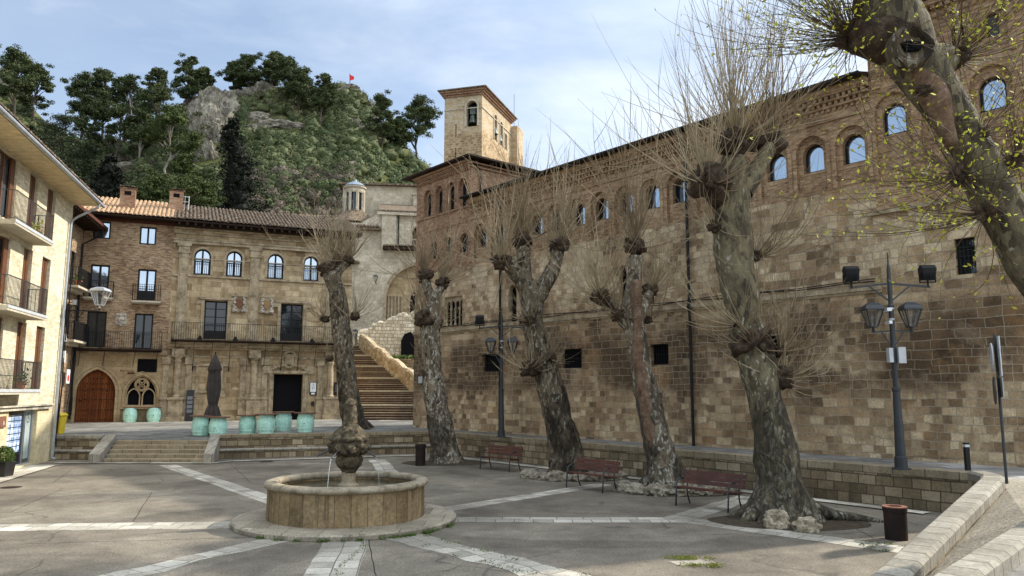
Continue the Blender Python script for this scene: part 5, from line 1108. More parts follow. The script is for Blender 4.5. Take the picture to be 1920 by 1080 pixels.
# ------------------------------------------------------------------ church
def church():
    t = thing('church', 'pale stone church above the stairs with a round glazed lantern turret', 'church', (-11, 76, 6))
    CH = Facade(pY(660, 600, 76.4), 84.0); hs = Hole(3.0, 10.6, 9.0, 15.9, 'arch', 16)
    wb = MB(); CH.skin(wb, -1.2, 13, 4, 17.0, [hs], 0, .6); CH.box(wb, -1.2, 13, 4, 16.95, -2.2, -.7)
    for x in (-1.2, 13): wb.quad(CH.pt(x, 4, 0), CH.pt(x, 17.0, 0), CH.pt(x, 17.0, -.8), CH.pt(x, 4, -.8))
    wb.build('porch_wall', 'plaster', t)
    g = MB(); CH.box(g, 2.8, 10.8, 8.9, 16.1, -.69, -.5); g.build('porch_arch_infill', 'house_stone', t)
    g = MB(); ring_frame(CH, g, hs, .34, -.1, .03, .0, bottom=False); g.build('porch_arch_moulding', 'palace_trim', t)
    g = MB()
    for k in range(5): g.lathe(CH.pt(3.5+k*.34, 9.0, -.42), [(.12, 0), (.09, .2), (.08, 3.2), (.14, 3.4)], 8)
    g.build('porch_column', 'palace_trim', t)
    pd = Hole(5.7, 7.1, 9.0, 13.0, 'point'); o = pd.outline(); g = MB(); g.add([CH.pt(x, z, -.495) for x, z in o], [tuple(range(len(o)))]); g.build('portal', 'dark', t)
    g = MB()
    for k in range(9):
        u = k/8; g.blob(CH.pt(pd.a-.1+1.6*u, 11.2+1.9*math.sin(math.pi*u), -.42), .14, 1, .3, 2, k)
    g.build('portal_carving', 'palace_trim', t)
    g = MB(); CH.prism(g, [(1.0, 17.0), (1.0, 17.25), (-2.3, 18.0), (-2.3, 17.0)], 2.9, 13); g.build('porch_roof', 'eave_wood', t)
    g = MB(); tiles(CH, g, 2.9, 13, (1.1, 17.28), (-2.2, 18.0), .3, .6, .07); g.build('roof_tiles', 'tile_old', t)
    g = MB(); CH.box(g, -.6, .6, 15.6, 15.8, .002, .7); g.build('ledge', 'tile_old', t)
    B = Facade((-17.2, 79.0), 80)
    wb = MB(); wd = Hole(6.6, 8.4, 16.6, 20.4, 'arch')
    B.skin(wb, 0, 13, 6, 21.6, [wd], 0, .4, top=lambda s: 20.4+1.3*min(1, max(0, (s-1.3)/2.2))); B.box(wb, 3.5, 13, 6, 21.5, -8, -.45); B.box(wb, 0, 3.5, 6, 20.3, -8, -.45)
    wb.build('choir_wall', 'plaster', t)
    g = MB(); g.quad(B.pt(6.6, 16.6, -.4), B.pt(8.4, 16.6, -.4), B.pt(8.4, 20.4, -.4), B.pt(6.6, 20.4, -.4)); w_ = g.build('arched_window', 'dark', t)
    g = MB(); ring_frame(B, g, wd, .12, -.3, -.15); B.box(g, 7.44, 7.56, 16.6, 20.3, -.3, -.15); B.box(g, 6.6, 8.4, 18.8, 18.92, -.29, -.16); v, f = [], []; g.build('tracery', 'plaster', w_)
    g = MB(); B.box(g, 3.5, 5.0, 10, 21.4, .001, .35); B.box(g, 9.2, 10.2, 10, 21.4, .001, .35); B.box(g, 3.0, 13, 21.3, 21.6, .36, .5); g.build('buttress', 'plaster', t)
    g = MB(); g.tube([B.pt(5.25, 21.4, .15), B.pt(5.25, 12, .15)], .07, 6); g.build('downpipe', 'iron', t)
    g = MB(); B.prism(g, [(.5, 21.65), (.5, 21.8), (-6, 24.0), (-6, 21.6)], 3.2, 13.2); g.build('slate_roof', 'tile_old', t)
    # left wing with brown tiles, turret
    g = MB(); B.prism(g, [(.6, 19.6), (.6, 19.8), (-4.5, 21.9), (-4.5, 19.6)], -5.5, 3.4); g.build('wing_roof', 'tile_old', t)
    g = MB(); tiles(B, g, -5.5, 3.2, (.7, 19.85), (-4.5, 22.0), .32, .6, .08, .03); g.build('roof_tiles', 'tile_old', t)
    g = MB(); B.box(g, -5.2, -.02, 6, 19.65, -8, -.1); g.build('wing_wall', 'white_plaster', t)
    c = pY(664.5, 397, 82.5)
    g = MB(); g.lathe((c.x, c.y, 0), [(3.6, c.z-1.7), (1.15, c.z-.15), (1.12, c.z-.1), (1.06, c.z), (1.0, c.z+.05)], 8); g.build('turret_base', 'tile_old', t)
    g = MB()
    for k in range(8):
        a = 2*math.pi*(k+.62)/8; p = Vector((c.x+1.0*math.cos(a), c.y+1.0*math.sin(a), 0)); g.bar(p+Vector((0, 0, c.z-.1)), p+Vector((0, 0, c.z+2.05)), .26)
    g.lathe((c.x, c.y, c.z), [(1.06, 2.0), (1.1, 2.2), (1.1, 2.45), (1.24, 2.55), (1.24, 2.75), (1.1, 2.8)], 24); tu = g.build('turret', 'plaster', t)
    g = MB(); g.lathe((c.x, c.y, c.z), [(.93, 0), (.93, 2.0)], 8); g.build('turret_glazing', 'glass', tu)
    g = MB(); g.lathe((c.x, c.y, c.z), [(1.32, 2.76), (.75, 3.15), (.18, 3.4), (.16, 3.6)], 16); g.build('turret_roof', 'lead', tu)
    N_ = Facade((-19.3, 85.5), 84)
    g = MB(); N_.box(g, 0, 22, 8, 26.2, -10, 0); g.build('nave_wall', 'plaster', t)
    g = MB(); N_.prism(g, [(.5, 26.22), (.5, 26.42), (-5, 27.2), (-10.5, 26.3)], -.5, 22); g.build('nave_roof', 'tile_old', t)
    g = MB(); N_.box(g, 8.0, 9.5, 23, 25.1, .001, .6); N_.box(g, 7.9, 9.6, 25.1, 25.3, .001, .7); g.build('wall_turret', 'plaster', t)
church()
def tower():
    t = thing('bell_tower', 'square golden stone church tower with belfry openings and a sloping tiled roof', 'tower', (-3.7, 92, 15))
    A = Vector((-3.76, 92, 0)); LF = Facade(A, -74.5, left=True); RF = Facade(A, 19.0)
    zt = 40.0
    hb = Hole(.62, 2.02, 35.6, 38.9, 'arch'); sl = [Hole(3.35, 3.5, 34.4, 36.1), Hole(3.35, 3.5, 31.3, 33.0), Hole(3.35, 3.5, 28.6, 30)]
    wb = MB(); LF.skin(wb, 0, 4.96, 12, zt, [hb]+sl, 0, .7)
    rh = [Hole(4.2, 5.3, 35.2, 38.6, 'arch'), Hole(6.4, 7.5, 35.2, 38.4, 'arch'), Hole(8.3, 9.2, 35.2, 37.4, 'arch')]; rl = [Hole(4.9, 5.9, 27.5, 30.6, 'point'), Hole(7.2, 8.1, 27, 29.8, 'point')]
    RF.skin(wb, 0, 11.1, 12, zt, rh+rl, 0, .7)
    q = [LF.pt(4.96, 0), RF.pt(11.1, 0)]; far = q[0]+RF.D*11.1; Z = lambda p, z: Vector((p.x, p.y, z))
    wb.quad(Z(q[0], 12), Z(far, 12), Z(far, zt), Z(q[0], zt)); wb.quad(Z(q[1], 12), Z(far, 12), Z(far, zt), Z(q[1], zt))
    wb.quad(Z(A, zt), Z(q[0], zt), Z(far, zt), Z(q[1], zt))
    i0 = A-(LF.N+RF.N)*.75; core = [A-LF.N*.75-RF.N*.75]; wb.build('tower_wall', 'tower_lo', t)
    d = MB(); LF.box(d, .72, 4.2, 12, 39.8, -.9, -.71); RF.box(d, .72, 10.3, 12, 39.8, -.9, -.71); d.build('dark_interior', 'dark', t)
    s = MB()
    LF.box(s, -.1, 5.0, 37.9, 38.02, .001, .1); RF.box(s, -.1, 11.2, 37.9, 38.02, .001, .1)
    ring_frame(LF, s, hb, .25, .001, .12, .25, bottom=False)
    for h in rh: ring_frame(RF, s, h, .2, .001, .1, .2, bottom=False)
    s.build('stone_trim', 'plaster', t)
    r = MB()
    for z, k in ((39.6, .18), (39.85, .36), (40.1, .54)):
        LF.box(r, -.0-k, 4.96+k, z, z+.24, -.3, k); RF.box(r, .31, 11.1+k, z, z+.238, -.3, k)
    r.build('brick_cornice', 'pavilion_brick', t)
    r = MB(); k = .75; P = [A+LF.N*k+RF.N*k, q[0]+LF.N*k-RF.N*k, far-LF.N*k-RF.N*k, q[1]-LF.N*k+RF.N*k]; ap = (A+far)/2
    r.add([Z(p, 40.35) for p in P]+[Z(p, 40.5) for p in P]+[Z(ap, 41.3)], [(3, 2, 1, 0), (0, 1, 5, 4), (1, 2, 6, 5), (2, 3, 7, 6), (3, 0, 4, 7), (4, 5, 8), (5, 6, 8), (6, 7, 8), (7, 4, 8)]); r.build('roof', 'tile_old', t)
    bl = MB(); c = LF.pt(1.32, 36.1, -.35); bl.lathe(c, [(.56, 0), (.5, .12), (.36, .5), (.3, .95), (.12, 1.12), (.0, 1.16)], 16); bl.box(c.x-.35, c.x+.35, c.y-.15, c.y+.15, c.z+1.15, c.z+2.1); bl.build('bell', 'bronze', t)
    bl = MB(); c = RF.pt(4.75, 36.0, -.1); bl.lathe(c, [(.5, 0), (.44, .12), (.3, .5), (.26, .85), (.1, 1.0)], 16); bl.build('bell', 'bronze', t)
    bl = MB(); c = RF.pt(6.95, 35.7, -.2); bl.lathe(c, [(.46, 0), (.4, .12), (.28, .45), (.24, .8), (.1, .95)], 16); bl.build('bell', 'bronze', t)
    b = thing('tower_buttress', 'narrow stone turret block attached to the right of the bell tower', 'buttress', tuple(RF.pt(11.5, 20)))
    bb = MB(); RF.box(bb, 11.12, 13.6, 10, 39.2, -4, .9); bb.build('masonry', 'tower_lo', b)
    l = MB(); l.bar(RF.pt(11.5, 39.2, .3), RF.pt(11.5, 44, .3), .05); l.bar(RF.pt(11.2, 40.5, .3), RF.pt(11.8, 40.5, .3), .05); tag(l.build('lightning_rod', 'iron'), 'thin lightning rod standing on the right corner of the bell tower', 'rod')
tower()
# ------------------------------------------------------------------ hill
SKY = [(-1500, 260), (-700, 140), (-300, 120), (0, 165), (60, 205), (130, 262), (250, 268), (300, 225), (330, 200), (360, 182), (400, 170), (440, 172), (480, 172), (520, 168), (560, 172), (610, 172), (650, 160), (672, 172), (700, 205), (725, 250), (765, 290), (800, 318), (840, 345), (900, 400), (1000, 500), (1200, 640), (1500, 720)]
def interp(L, x):
    for (a, b), (c, d) in zip(L[:-1], L[1:]):
        if a <= x <= c: return b+(d-b)*(x-a)/(c-a)
    return L[0][1] if x < L[0][0] else L[-1][1]
Y0L = [(-1500, 62), (560, 64), (660, 97), (820, 112), (1500, 116)]; PB = [(-1500, 560), (560, 560), (660, 440), (820, 400), (900, 460), (1000, 560), (1500, 730)]; YR = 165.0
def hillp(px, t, nz=True):
    y0 = interp(Y0L, px); Y = y0+(YR-y0)*t; py = interp(PB, px); pr = interp(SKY, px); p = pY(px, py+(pr-py)*t, Y)
    if nz: p.z += (noise.fractal(Vector((p.x*.05, p.y*.05, 1)), .8, 2.1, 4)*2.0)*min(1, t*5)*(1.0 if t < .95 else .6)+noise.noise(Vector((p.x*.3, p.y*.3, 4)))*.4
    return p
def hill_hit(px, py):
    pb = interp(PB, px); pr = interp(SKY, px); t = max(.02, min(1.0, (pb-py)/(pb-pr))); return hillp(px, t, True)
def build_hill():
    mb = MB(); cols = list(np.arange(-1500, 1501, 12)); R = 46; idx = 0; vs = []
    for c in cols:
        for j in range(R): vs.append(hillp(float(c), j/(R-1)))
        p = hillp(float(c), 1.0); vs.append(Vector((p.x*1.1, p.y*1.1, p.z-3))); vs.append(Vector((p.x*1.6, p.y*1.6, max(0, p.z-30))))
    K = R+2; fs = []
    for i in range(len(cols)-1):
        for j in range(K-1): fs.append((i*K+j, (i+1)*K+j, (i+1)*K+j+1, i*K+j+1))
    mb.add(vs, fs); mb.build('hill', 'hill', kind='structure', smooth=True)
build_hill()
def rocks(name, spots, mat='cliff'):
    mb = MB()
    for k, (x, y, r, sx, sz) in enumerate(spots):
        p = hill_hit(x, y); R = r/FPX*p.y; mb.blob(p, R, 4, .5, 1.1, k*1.7+x*.01, (sx, .55, sz), ridge=True)
    return mb.build(name, mat, kind='structure')
rocks('cliff', [(372, 215, 24, 1, 1.3), (392, 205, 28, 1, 1.4), (420, 195, 26, 1, 1), (385, 245, 30, 1, 1.5), (404, 265, 24, .9, 1.5), (388, 295, 20, 1, 1.4), (428, 225, 24, .9, 1.3), (440, 190, 20, 1, 1), (362, 190, 16, 1, 1)])
rocks('cliff', [(410, 262, 12, .8, 2.2), (432, 240, 10, .8, 2), (446, 262, 9, .8, 1.6), (468, 258, 10, 1.4, .8)], 'cliff_gold')
rocks('rock_outcrop', [(470, 190, 22, 1.2, 1), (492, 184, 22, 1.0, 1.2), (515, 185, 20, 1.4, .8)])
rocks('rock_outcrop', [(482, 236, 18, 1.4, .7), (515, 242, 20, 1.6, .55), (548, 246, 16, 1.5, .5), (470, 250, 12, 1, .8)])
rocks('rock_outcrop', [(664, 236, 17, 1.1, 1), (655, 244, 10, 1, 1)]); rocks('rock_outcrop', [(702, 245, 18, .9, 1.3), (712, 262, 14, .9, 1.2), (690, 225, 12, 1, 1)])
rocks('rock_outcrop', [(655, 172, 13, 1.4, .9), (676, 186, 11, 1, 1), (690, 205, 12, 1, 1), (640, 174, 10, 1.4, .7)])
rocks('rock_outcrop', [(8, 140, 28, 1, 1.3), (38, 190, 18, 1, 1.2)]); rocks('rock_outcrop', [(235, 315, 12, 1.6, .6), (250, 335, 12, 1.6, .5), (215, 300, 10, 1, .6)])
def hill_stuff():
    # evergreen shrubs and dry scrub over the slopes
    def clumps(n, box, rad, per, size, mat, name, flat=.6, dens=None):
        C = []; k = 0
        while len(C) < n and k < n*20:
            k += 1; x = random.uniform(box[0], box[1]); y = random.uniform(box[2], box[3])
            if y < interp(SKY, x)+4: continue
            if dens and not dens(x, y): continue
            p = hill_hit(x, y); r = random.uniform(*rad)*p.y/130; C.append((p, r))
        A = []; core = MB()
        for i, (p, r) in enumerate(C):
            core.blob(p, r*.66, 2, .9, 1.5, i*.7, (1, 1, flat))
        core.build(name, mat, kind='stuff', smooth=True)
        for p, r in C:
            m = int(per*(r/rad[1])**1.5)+8; q = rng.normal(size=(m, 3)); q /= np.linalg.norm(q, axis=1)[:, None]; q *= rng.uniform(.55, 1.05, (m, 1)); q[:, 2] = np.abs(q[:, 2])*flat; A.append(q*r+np.array(tuple(p)))
        leaf_mesh(name, np.concatenate(A), size, mat, kind='stuff')
    nr = lambda x, y: not (465 < x < 560 and 218 < y < 262) and not (355 < x < 445 and 180 < y < 310) and noise.noise(Vector((x*.02, y*.03, 2))) > -.35
    clumps(1150, (-60, 840, 165, 400), (.8, 2.3), 150, .26, 'shrub', 'hillside_shrubs', .8, nr)
    clumps(420, (430, 830, 180, 380), (.8, 2.0), 150, .24, 'pine', 'hillside_shrubs', .9, nr)
    clumps(150, (600, 830, 240, 330), (.6, 1.4), 90, .3, 'pine_bright', 'hillside_shrubs', .6, nr)
    clumps(260, (430, 660, 320, 410), (.8, 2.0), 150, .22, 'scrub', 'dry_scrub', 1.0)
    clumps(60, (200, 300, 270, 340), (.8, 1.6), 90, .26, 'scrub', 'dry_scrub', .8)
hill_stuff()
def hpine(x, yb, yt, w_, label, mat='pine', trunk='trunk_far', n=1500, cb=.42, group='trees on the hill', shape='pine', seed=0, Yf=None):
    p = hill_hit(x, yb) if Yf is None else pY(x, yb, Yf)
    s = p.y/FPX; H = (yb-yt)*s; W = w_*s; name = {'pine': 'pine_tree', 'cedar': 'cedar_tree', 'spruce': 'spruce_tree'}[shape]
    t = thing(name, label, 'tree', p-Vector((0, 0, .5)), group); rs = np.random.default_rng(int(x*7+yt)); A = []
    tr = MB(); lean = rs.uniform(-.08, .08)*H; top = Vector((p.x+lean, p.y, p.z+H*.9)); r0 = max(.16, H*.018)
    spine = [Vector((p.x, p.y, p.z-.6)).lerp(top, k/5)+Vector((rs.normal()*.02*H*(0 < k < 5), rs.normal()*.02*H*(0 < k < 5), 0)) for k in range(6)]
    tr.tube(spine, [r0*(1-.16*k) for k in range(6)], 6)
    def at(u): u = max(0, min(.999, u))*5; k = int(u); return spine[k].lerp(spine[k+1], u-k)
    core = MB()
    if shape == 'pine':
        m = 20; 
        for k in range(m):
            u = cb+(1-cb)*(k+.5)/m; a = rs.uniform(0, 6.28); env = math.sin(math.pi*min(1, (u-cb)/(1-cb)*.75+.22)); R = W*.5*env*rs.uniform(.35, .95)*(.45 if k >= m-2 else 1)
            c = at(u)+Vector((math.cos(a)*R, math.sin(a)*R, H*.06)); tr.tube([at(u-.14), at(u-.05).lerp(c, .5), c], [r0*.45, r0*.3, r0*.12], 4)
            cr = W*rs.uniform(.10, .2)+.3; core.blob(c, cr*.5, 2, 1.0, 1.8, k+x, (1, 1, .5)); mm = int(n/m); q = rs.normal(size=(mm, 3)); q /= np.linalg.norm(q, axis=1)[:, None]; q *= rs.uniform(.35, 1.0, (mm, 1)); q[:, 2] *= .6; A.append(q*cr+np.array(tuple(c)))
            for e in range(2):
                c2 = c+Vector((rs.normal()*cr*.9, rs.normal()*cr*.9, rs.normal()*cr*.4)); mm = int(n/m*.35); q = rs.normal(size=(mm, 3)); q /= np.linalg.norm(q, axis=1)[:, None]; q *= rs.uniform(.3, 1, (mm, 1)); q[:, 2] *= .55; A.append(q*cr*.6+np.array(tuple(c2)))
    elif shape == 'spruce':
        m = 17
        for k in range(m):
            u = .08+.92*k/m; R = W*.62*(1-u)**.75+.35; core.blob(at(u), R*.42, 2, .8, 2, k, (1, 1, .9))
            for b_ in range(7):
                a = rs.uniform(0, 6.28); c = at(u); mm = max(6, int(n/m/7)); tt = rs.uniform(.1, 1, mm)**.7*rs.uniform(.65, 1.1); Q = np.stack([c.x+np.cos(a)*R*tt+rs.normal(size=mm)*.18*R, c.y+np.sin(a)*R*tt+rs.normal(size=mm)*.18*R, c.z-tt*R*.35+rs.normal(size=mm)*H*.014], 1); A.append(Q)
    else:
        m = 13
        for k in range(m):
            u = .15+.85*k/m; R = W*.5*(1-.75*u**1.5)*rs.uniform(.7, 1.05)
            for b_ in range(5):
                a = rs.uniform(0, 6.28); c = at(u); e = c+Vector((math.cos(a)*R, math.sin(a)*R, R*.12)); tr.tube([c, e], [r0*.3, .04], 4); mm = max(8, int(n/m/5)); tt = rs.uniform(.15, 1.05, mm); wd = R*.28
                Q = np.stack([c.x+np.cos(a)*R*tt+rs.normal(size=mm)*wd, c.y+np.sin(a)*R*tt+rs.normal(size=mm)*wd, c.z+R*.12*tt+rs.normal(size=mm)*H*.012], 1); A.append(Q)
    if core.V: core.build('crown_core', mat, t, smooth=True)
    tr.build('trunk', trunk, t); leaf_mesh('crown', np.concatenate(A), .25*p.y/140 if shape != 'spruce' else .34*p.y/140, mat, t, flat=.3 if shape != 'cedar' else .75)
    return t
HT = [
 (22, 245, 90, 95, 'big dark pine at the left edge of the skyline', 'pine', 'pine'),
 (60, 250, 118, 55, 'dark pine beside the leftmost rock', 'pine', 'pine'),
 (95, 370, 178, 150, 'broad cedar with flat layered branches above the cream building', 'cedar', 'cedar'),
 (150, 390, 240, 110, 'smaller cedar in front of the broad layered cedar', 'cedar', 'cedar'),
 (45, 330, 220, 110, 'cedar just above the cream roof at the far left', 'cedar', 'cedar'),
 (150, 268, 124, 80, 'leftmost pine of the wide dark skyline clump', 'pine', 'pine'),
 (190, 275, 120, 80, 'middle pine of the wide dark skyline clump', 'pine', 'pine'),
 (232, 275, 130, 62, 'rightmost pine of the wide dark skyline clump', 'pine', 'pine'),
 (165, 305, 182, 62, 'pine below the leftmost pine of the wide skyline clump', 'pine', 'pine'),
 (214, 310, 186, 64, 'pine below the middle of the wide skyline clump', 'pine', 'pine'),
 (260, 305, 184, 56, 'pine in front of the bare pale trunks', 'pine', 'pine'),
 (292, 240, 118, 50, 'rounded pine left of the tallest skyline pine', 'pine', 'pine'),
 (350, 215, 82, 52, 'tallest pine on the skyline', 'pine', 'pine'),
 (378, 200, 112, 48, 'slender pine right of the tallest skyline pine', 'pine', 'pine'),
 (300, 300, 152, 85, 'dark green pine below the rounded skyline pine', 'pine', 'pine'),
 (312, 345, 195, 105, 'large bright green pine with pale forked trunk over the roofs', 'pine_bright', 'pine'),
 (348, 370, 285, 60, 'bright green pine in front of the cliff foot', 'pine_bright', 'pine'),
 (300, 420, 310, 120, 'low bright pine behind the first chimney', 'pine_bright', 'pine'),
 (362, 430, 335, 85, 'low bright pine behind the aerial', 'pine_bright', 'pine'),
 (446, 410, 184, 92, 'tall black-green spruce against the cliff', 'spruce', 'spruce'),
 (190, 410, 258, 88, 'black-green spruce left of the bare slope', 'spruce', 'spruce'),
 (150, 440, 320, 70, 'short black-green spruce behind the cream eaves', 'spruce', 'spruce'),
 (436, 180, 106, 48, 'leftmost pine on the cliff top', 'pine', 'pine'),
 (468, 182, 96, 66, 'second pine on the cliff top', 'pine', 'pine'),
 (508, 185, 92, 60, 'third pine on the cliff top', 'pine', 'pine'),
 (536, 205, 97, 70, 'tall pine leaning over the middle of the cliff top', 'pine', 'pine'),
 (562, 215, 110, 66, 'dense pine right of the cliff top', 'pine', 'pine'),
 (602, 236, 126, 48, 'umbrella pine left of the red flag', 'pine', 'pine'),
 (718, 290, 166, 56, 'umbrella pine alone right of the flag', 'pine', 'pine'),
 (752, 305, 232, 46, 'small pine between the two pines near the tower', 'pine', 'pine'),
 (780, 315, 176, 84, 'leaning pine with open crown beside the bell tower', 'pine', 'pine'),
]
for (x, yb, yt, w_, lb, mt, sh) in HT:
    dense = 4200 if sh != 'pine' else 3400
    hpine(x, yb, yt, w_*(1.02 if sh == 'pine' else 1.12), lb, mt, 'trunk_pale' if 'pale' in lb else 'trunk_far', int(dense*(1+w_/90)), .40 if w_ > 60 else .34, shape=sh)
# bare pale trunks on the slope
for k, (x, yb, xt, yt) in enumerate(((252, 280, 242, 178), (262, 282, 262, 200), (240, 278, 228, 236))):
    p = hill_hit(x, yb); b = MB(); q = pY(xt, yt, p.y); b.tube([p-Vector((0, 0, .5)), p.lerp(q, .5)+Vector((.2, 0, 0)), q], [.26, .18, .06], 6)
    for j in range(6):
        c = p.lerp(q, .45+.09*j); b.tube([c, c+Vector((random.uniform(-2, 2), random.uniform(-1, 1), 2.2))], [.07, .02], 4)
    tag(b.build('bare_tree', 'trunk_pale'), ['tall bare pale trunk leaning left on the open slope', 'straight bare pale trunk beside the leaning one', 'short bare pale trunk left of the two tall ones'][k], 'tree', 'bare trees on the slope')
p = hill_hit(656, 166); t = thing('flag_pole', 'thin pole flying a small red flag on the rocky hilltop', 'flag', p); b = MB(); b.bar(p, pY(656, 138, p.y), .12); b.build('pole', 'iron', t)
a = pY(656, 140, p.y); sc = p.y/FPX; b = MB(); b.add([a, a+Vector((8*sc, .3, -3*sc)), a+Vector((7*sc, .5, -8*sc)), a+Vector((0, 0, -12*sc)), a+Vector((0, .08, 0)), a+Vector((8*sc, .38, -3*sc)), a+Vector((7*sc, .58, -8*sc)), a+Vector((0, .08, -12*sc))], [(0, 1, 2, 3), (7, 6, 5, 4), (0, 4, 5, 1), (1, 5, 6, 2), (2, 6, 7, 3), (3, 7, 4, 0)]); b.build('cloth', 'red_flag', t)
# ------------------------------------------------------------------ pollarded plane trees
def smooth_path(P, R, step=.18):
    P = [Vector(p) for p in P]; out = []; rad = []
    for i in range(len(P)-1):
        a, b, c, d = P[max(i-1, 0)], P[i], P[i+1], P[min(i+2, len(P)-1)]; n = max(2, int((c-b).length/step))
        for k in range(n):
            t = k/n; out.append(.5*((2*b)+(c-a)*t+(2*a-5*b+4*c-d)*t*t+(-a+3*b-3*c+d)*t*t*t)); rad.append(R[i]+(R[i+1]-R[i])*t)
    out.append(P[-1]); rad.append(R[-1]); return out, rad
def rough_tube(mb, P, R, seed, n=22, amp=.16, flare=0.0, cap=True):
    pts, rs = smooth_path(P, R); base = pts[0].z; x = None; vs = []; fs = []
    for i, p in enumerate(pts):
        d = (pts[min(i+1, len(pts)-1)]-pts[max(i-1, 0)]).normalized()
        if x is None: x = Vector((1, 0, 0))
        x = (x-d*x.dot(d)).normalized(); y = d.cross(x)
        for k in range(n):
            a = 2*math.pi*k/n; r = rs[i]; q = p+(x*math.cos(a)+y*math.sin(a))*r
            r *= 1+amp*noise.fractal(q*1.6+Vector((seed, 0, 0)), .8, 2.0, 4)
            if flare:
                h = max(0, 1-(p.z-base)/flare); r *= 1+h*h*(.26+.42*max(0, math.sin(a*4+seed*2)+.35*math.sin(a*7+seed)))
            vs.append(p+(x*math.cos(a)+y*math.sin(a))*r)
    for i in range(len(pts)-1):
        for k in range(n): k2 = (k+1) % n; fs.append((i*n+k, i*n+k2, (i+1)*n+k2, (i+1)*n+k))
    if cap: fs.append(tuple((len(pts)-1)*n+k for k in range(n)))
    mb.add(vs, fs)
def shoots(mb, c, r, n, L, spread, lean=(0, 0, 0), up=.16, rad=.012, down=.0, bud=None, seg=8, fork=.7, curl=.09):
    for i in range(int(n*1.0)):
        a = random.uniform(0, 2*math.pi); e = random.gauss(0, spread*1.3); el = math.pi/2-abs(e)
        if random.random() < down: el = random.uniform(-.35, .5)
        d = Vector((math.cos(a)*math.cos(el), math.sin(a)*math.cos(el), math.sin(el)))+Vector(lean)*random.uniform(.4, 1); d.normalize()
        p = Vector(c)+d*r*random.uniform(.55, .95); l = 1.12*random.uniform(L[0], L[1])*(.55+.45*random.random()); pts = [p]; rr = rad*random.uniform(.7, 1.25)*(l/L[1])**.4; w_ = Vector((random.gauss(0, curl), random.gauss(0, curl), 0)); u0 = up*random.uniform(.2, 2.0)
        for k in range(seg):
            d = (d+Vector((0, 0, u0))+w_+Vector((random.gauss(0, .035), random.gauss(0, .035), 0))).normalized(); p = p+d*l/seg; pts.append(p)
        mb.tube(pts, [rr*(1-.8*k/seg) for k in range(seg+1)], 3, cap=False)
        if bud is not None:
            for k in range(2, seg+1):
                for _ in range(random.choice((0, 1, 1, 2))): bud.append(pts[k]+Vector((random.gauss(0, .03),)*3))
        if random.random() < fork:
            k = random.randint(2, seg-2); q = pts[k]; dd = (pts[k+1]-pts[k]).normalized(); dd = (dd+Vector((random.gauss(0, .5), random.gauss(0, .5), .2))).normalized(); fp = [q]
            for j in range(4): dd = (dd+Vector((0, 0, .1))).normalized(); q = q+dd*l*.09; fp.append(q)
            mb.tube(fp, [rr*.5, rr*.45, rr*.35, rr*.25, rr*.12], 3, cap=False)
def plane_tree(label, base, trunk, arms, heads, bark, shoot='shoot', flare=.9, roots=(), seed=1, srad=.012):
    """trunk/arms: list of (x, y, half width px) seen at depth base.y; heads: (x,y,r px,n,(Lmin,Lmax),spread,lean,down,dy)"""
    Y = base.y; s = Y/FPX; t = thing('plane_tree', label, 'tree', base, 'pollarded plane trees on the square')
    b = MB(); P = [pY(x, y, Y) for x, y, w_ in trunk]; P[0] = Vector((P[0].x, P[0].y, base.z-.15)); rough_tube(b, P, [w_*s for _, _, w_ in trunk], seed, 26, .17, flare)
    tr = b.build('trunk', bark, t, smooth=True)
    for k, a in enumerate(arms):
        b = MB(); dy = a[0]; P = [pY(x, y, Y+dy*i/(len(a)-2)) for i, (x, y, w_) in enumerate(a[1:])]; rough_tube(b, P, [w_*s for _, _, w_ in a[1:]], seed+k+1, 16, .2); b.build('limb', bark, t, smooth=True)
    if roots:
        for k, r in enumerate(roots):
            b = MB(); P = [Vector((x, y, z)) for x, y, z, _ in r]; rough_tube(b, P, [q[3] for q in r], seed+9+k, 12, .25); b.build('root', bark, t, smooth=True)
    for k, (x, y, r, n, L, sp, lean, down, dy) in enumerate(heads):
        c = pY(x, y, Y+dy); R = r*s; b = MB(); b.blob(c, R, 3, .65, 1.5, seed+k*2.3, (1, 1, .85), ridge=False)
        for j in range(14): a = random.uniform(0, 6.28); b.blob(c+Vector((math.cos(a)*R*.8, math.sin(a)*R*.8, random.uniform(-.5, .7)*R)), R*random.uniform(.16, .34), 2, .5, 2, seed+k+j)
        h = b.build('pollard_head', 'knob', t, smooth=True); m = MB(); shoots(m, c, R*.9, n, L, sp, lean, rad=srad*s*60*1.35, down=down); m.build('shoots', 'shoot_light' if (k+seed) % 2 else shoot, h, kind='stuff')
    return t
SR = .021
# tree 1, far left, on the terrace
plane_tree('smallest leaning plane tree, on the terrace behind the fountain against the palace corner', pz(668, 805, 1.0),
    [(668, 806, 21), (660, 775, 20), (653, 735, 18), (648, 690, 17), (643, 640, 18), (637, 590, 17), (631, 545, 16), (622, 512, 17)],
    [(.3, (626, 525, 12), (638, 503, 9), (654, 492, 7))],
    [(612, 505, 15, 60, (1.6, 4.0), .55, (-.1, 0, 0), .12, 0), (628, 497, 13, 55, (1.6, 4.2), .45, (0, 0, 0), .05, .2), (654, 488, 11, 55, (1.6, 4.0), .5, (.15, 0, 0), .1, .3), (610, 598, 8, 26, (1, 2.4), .9, (-.5, 0, 0), .35, 0), (665, 594, 9, 36, (1, 2.8), .9, (.5, 0, 0), .2, 0), (618, 672, 7, 12, (.7, 1.6), 1.1, (-.4, 0, 0), .5, -.2), (642, 700, 6, 8, (.6, 1.2), 1.2, (-.2, 0, 0), .5, -.2)],
    'bark_dark', 'shoot', .9, seed=1, srad=.0105)
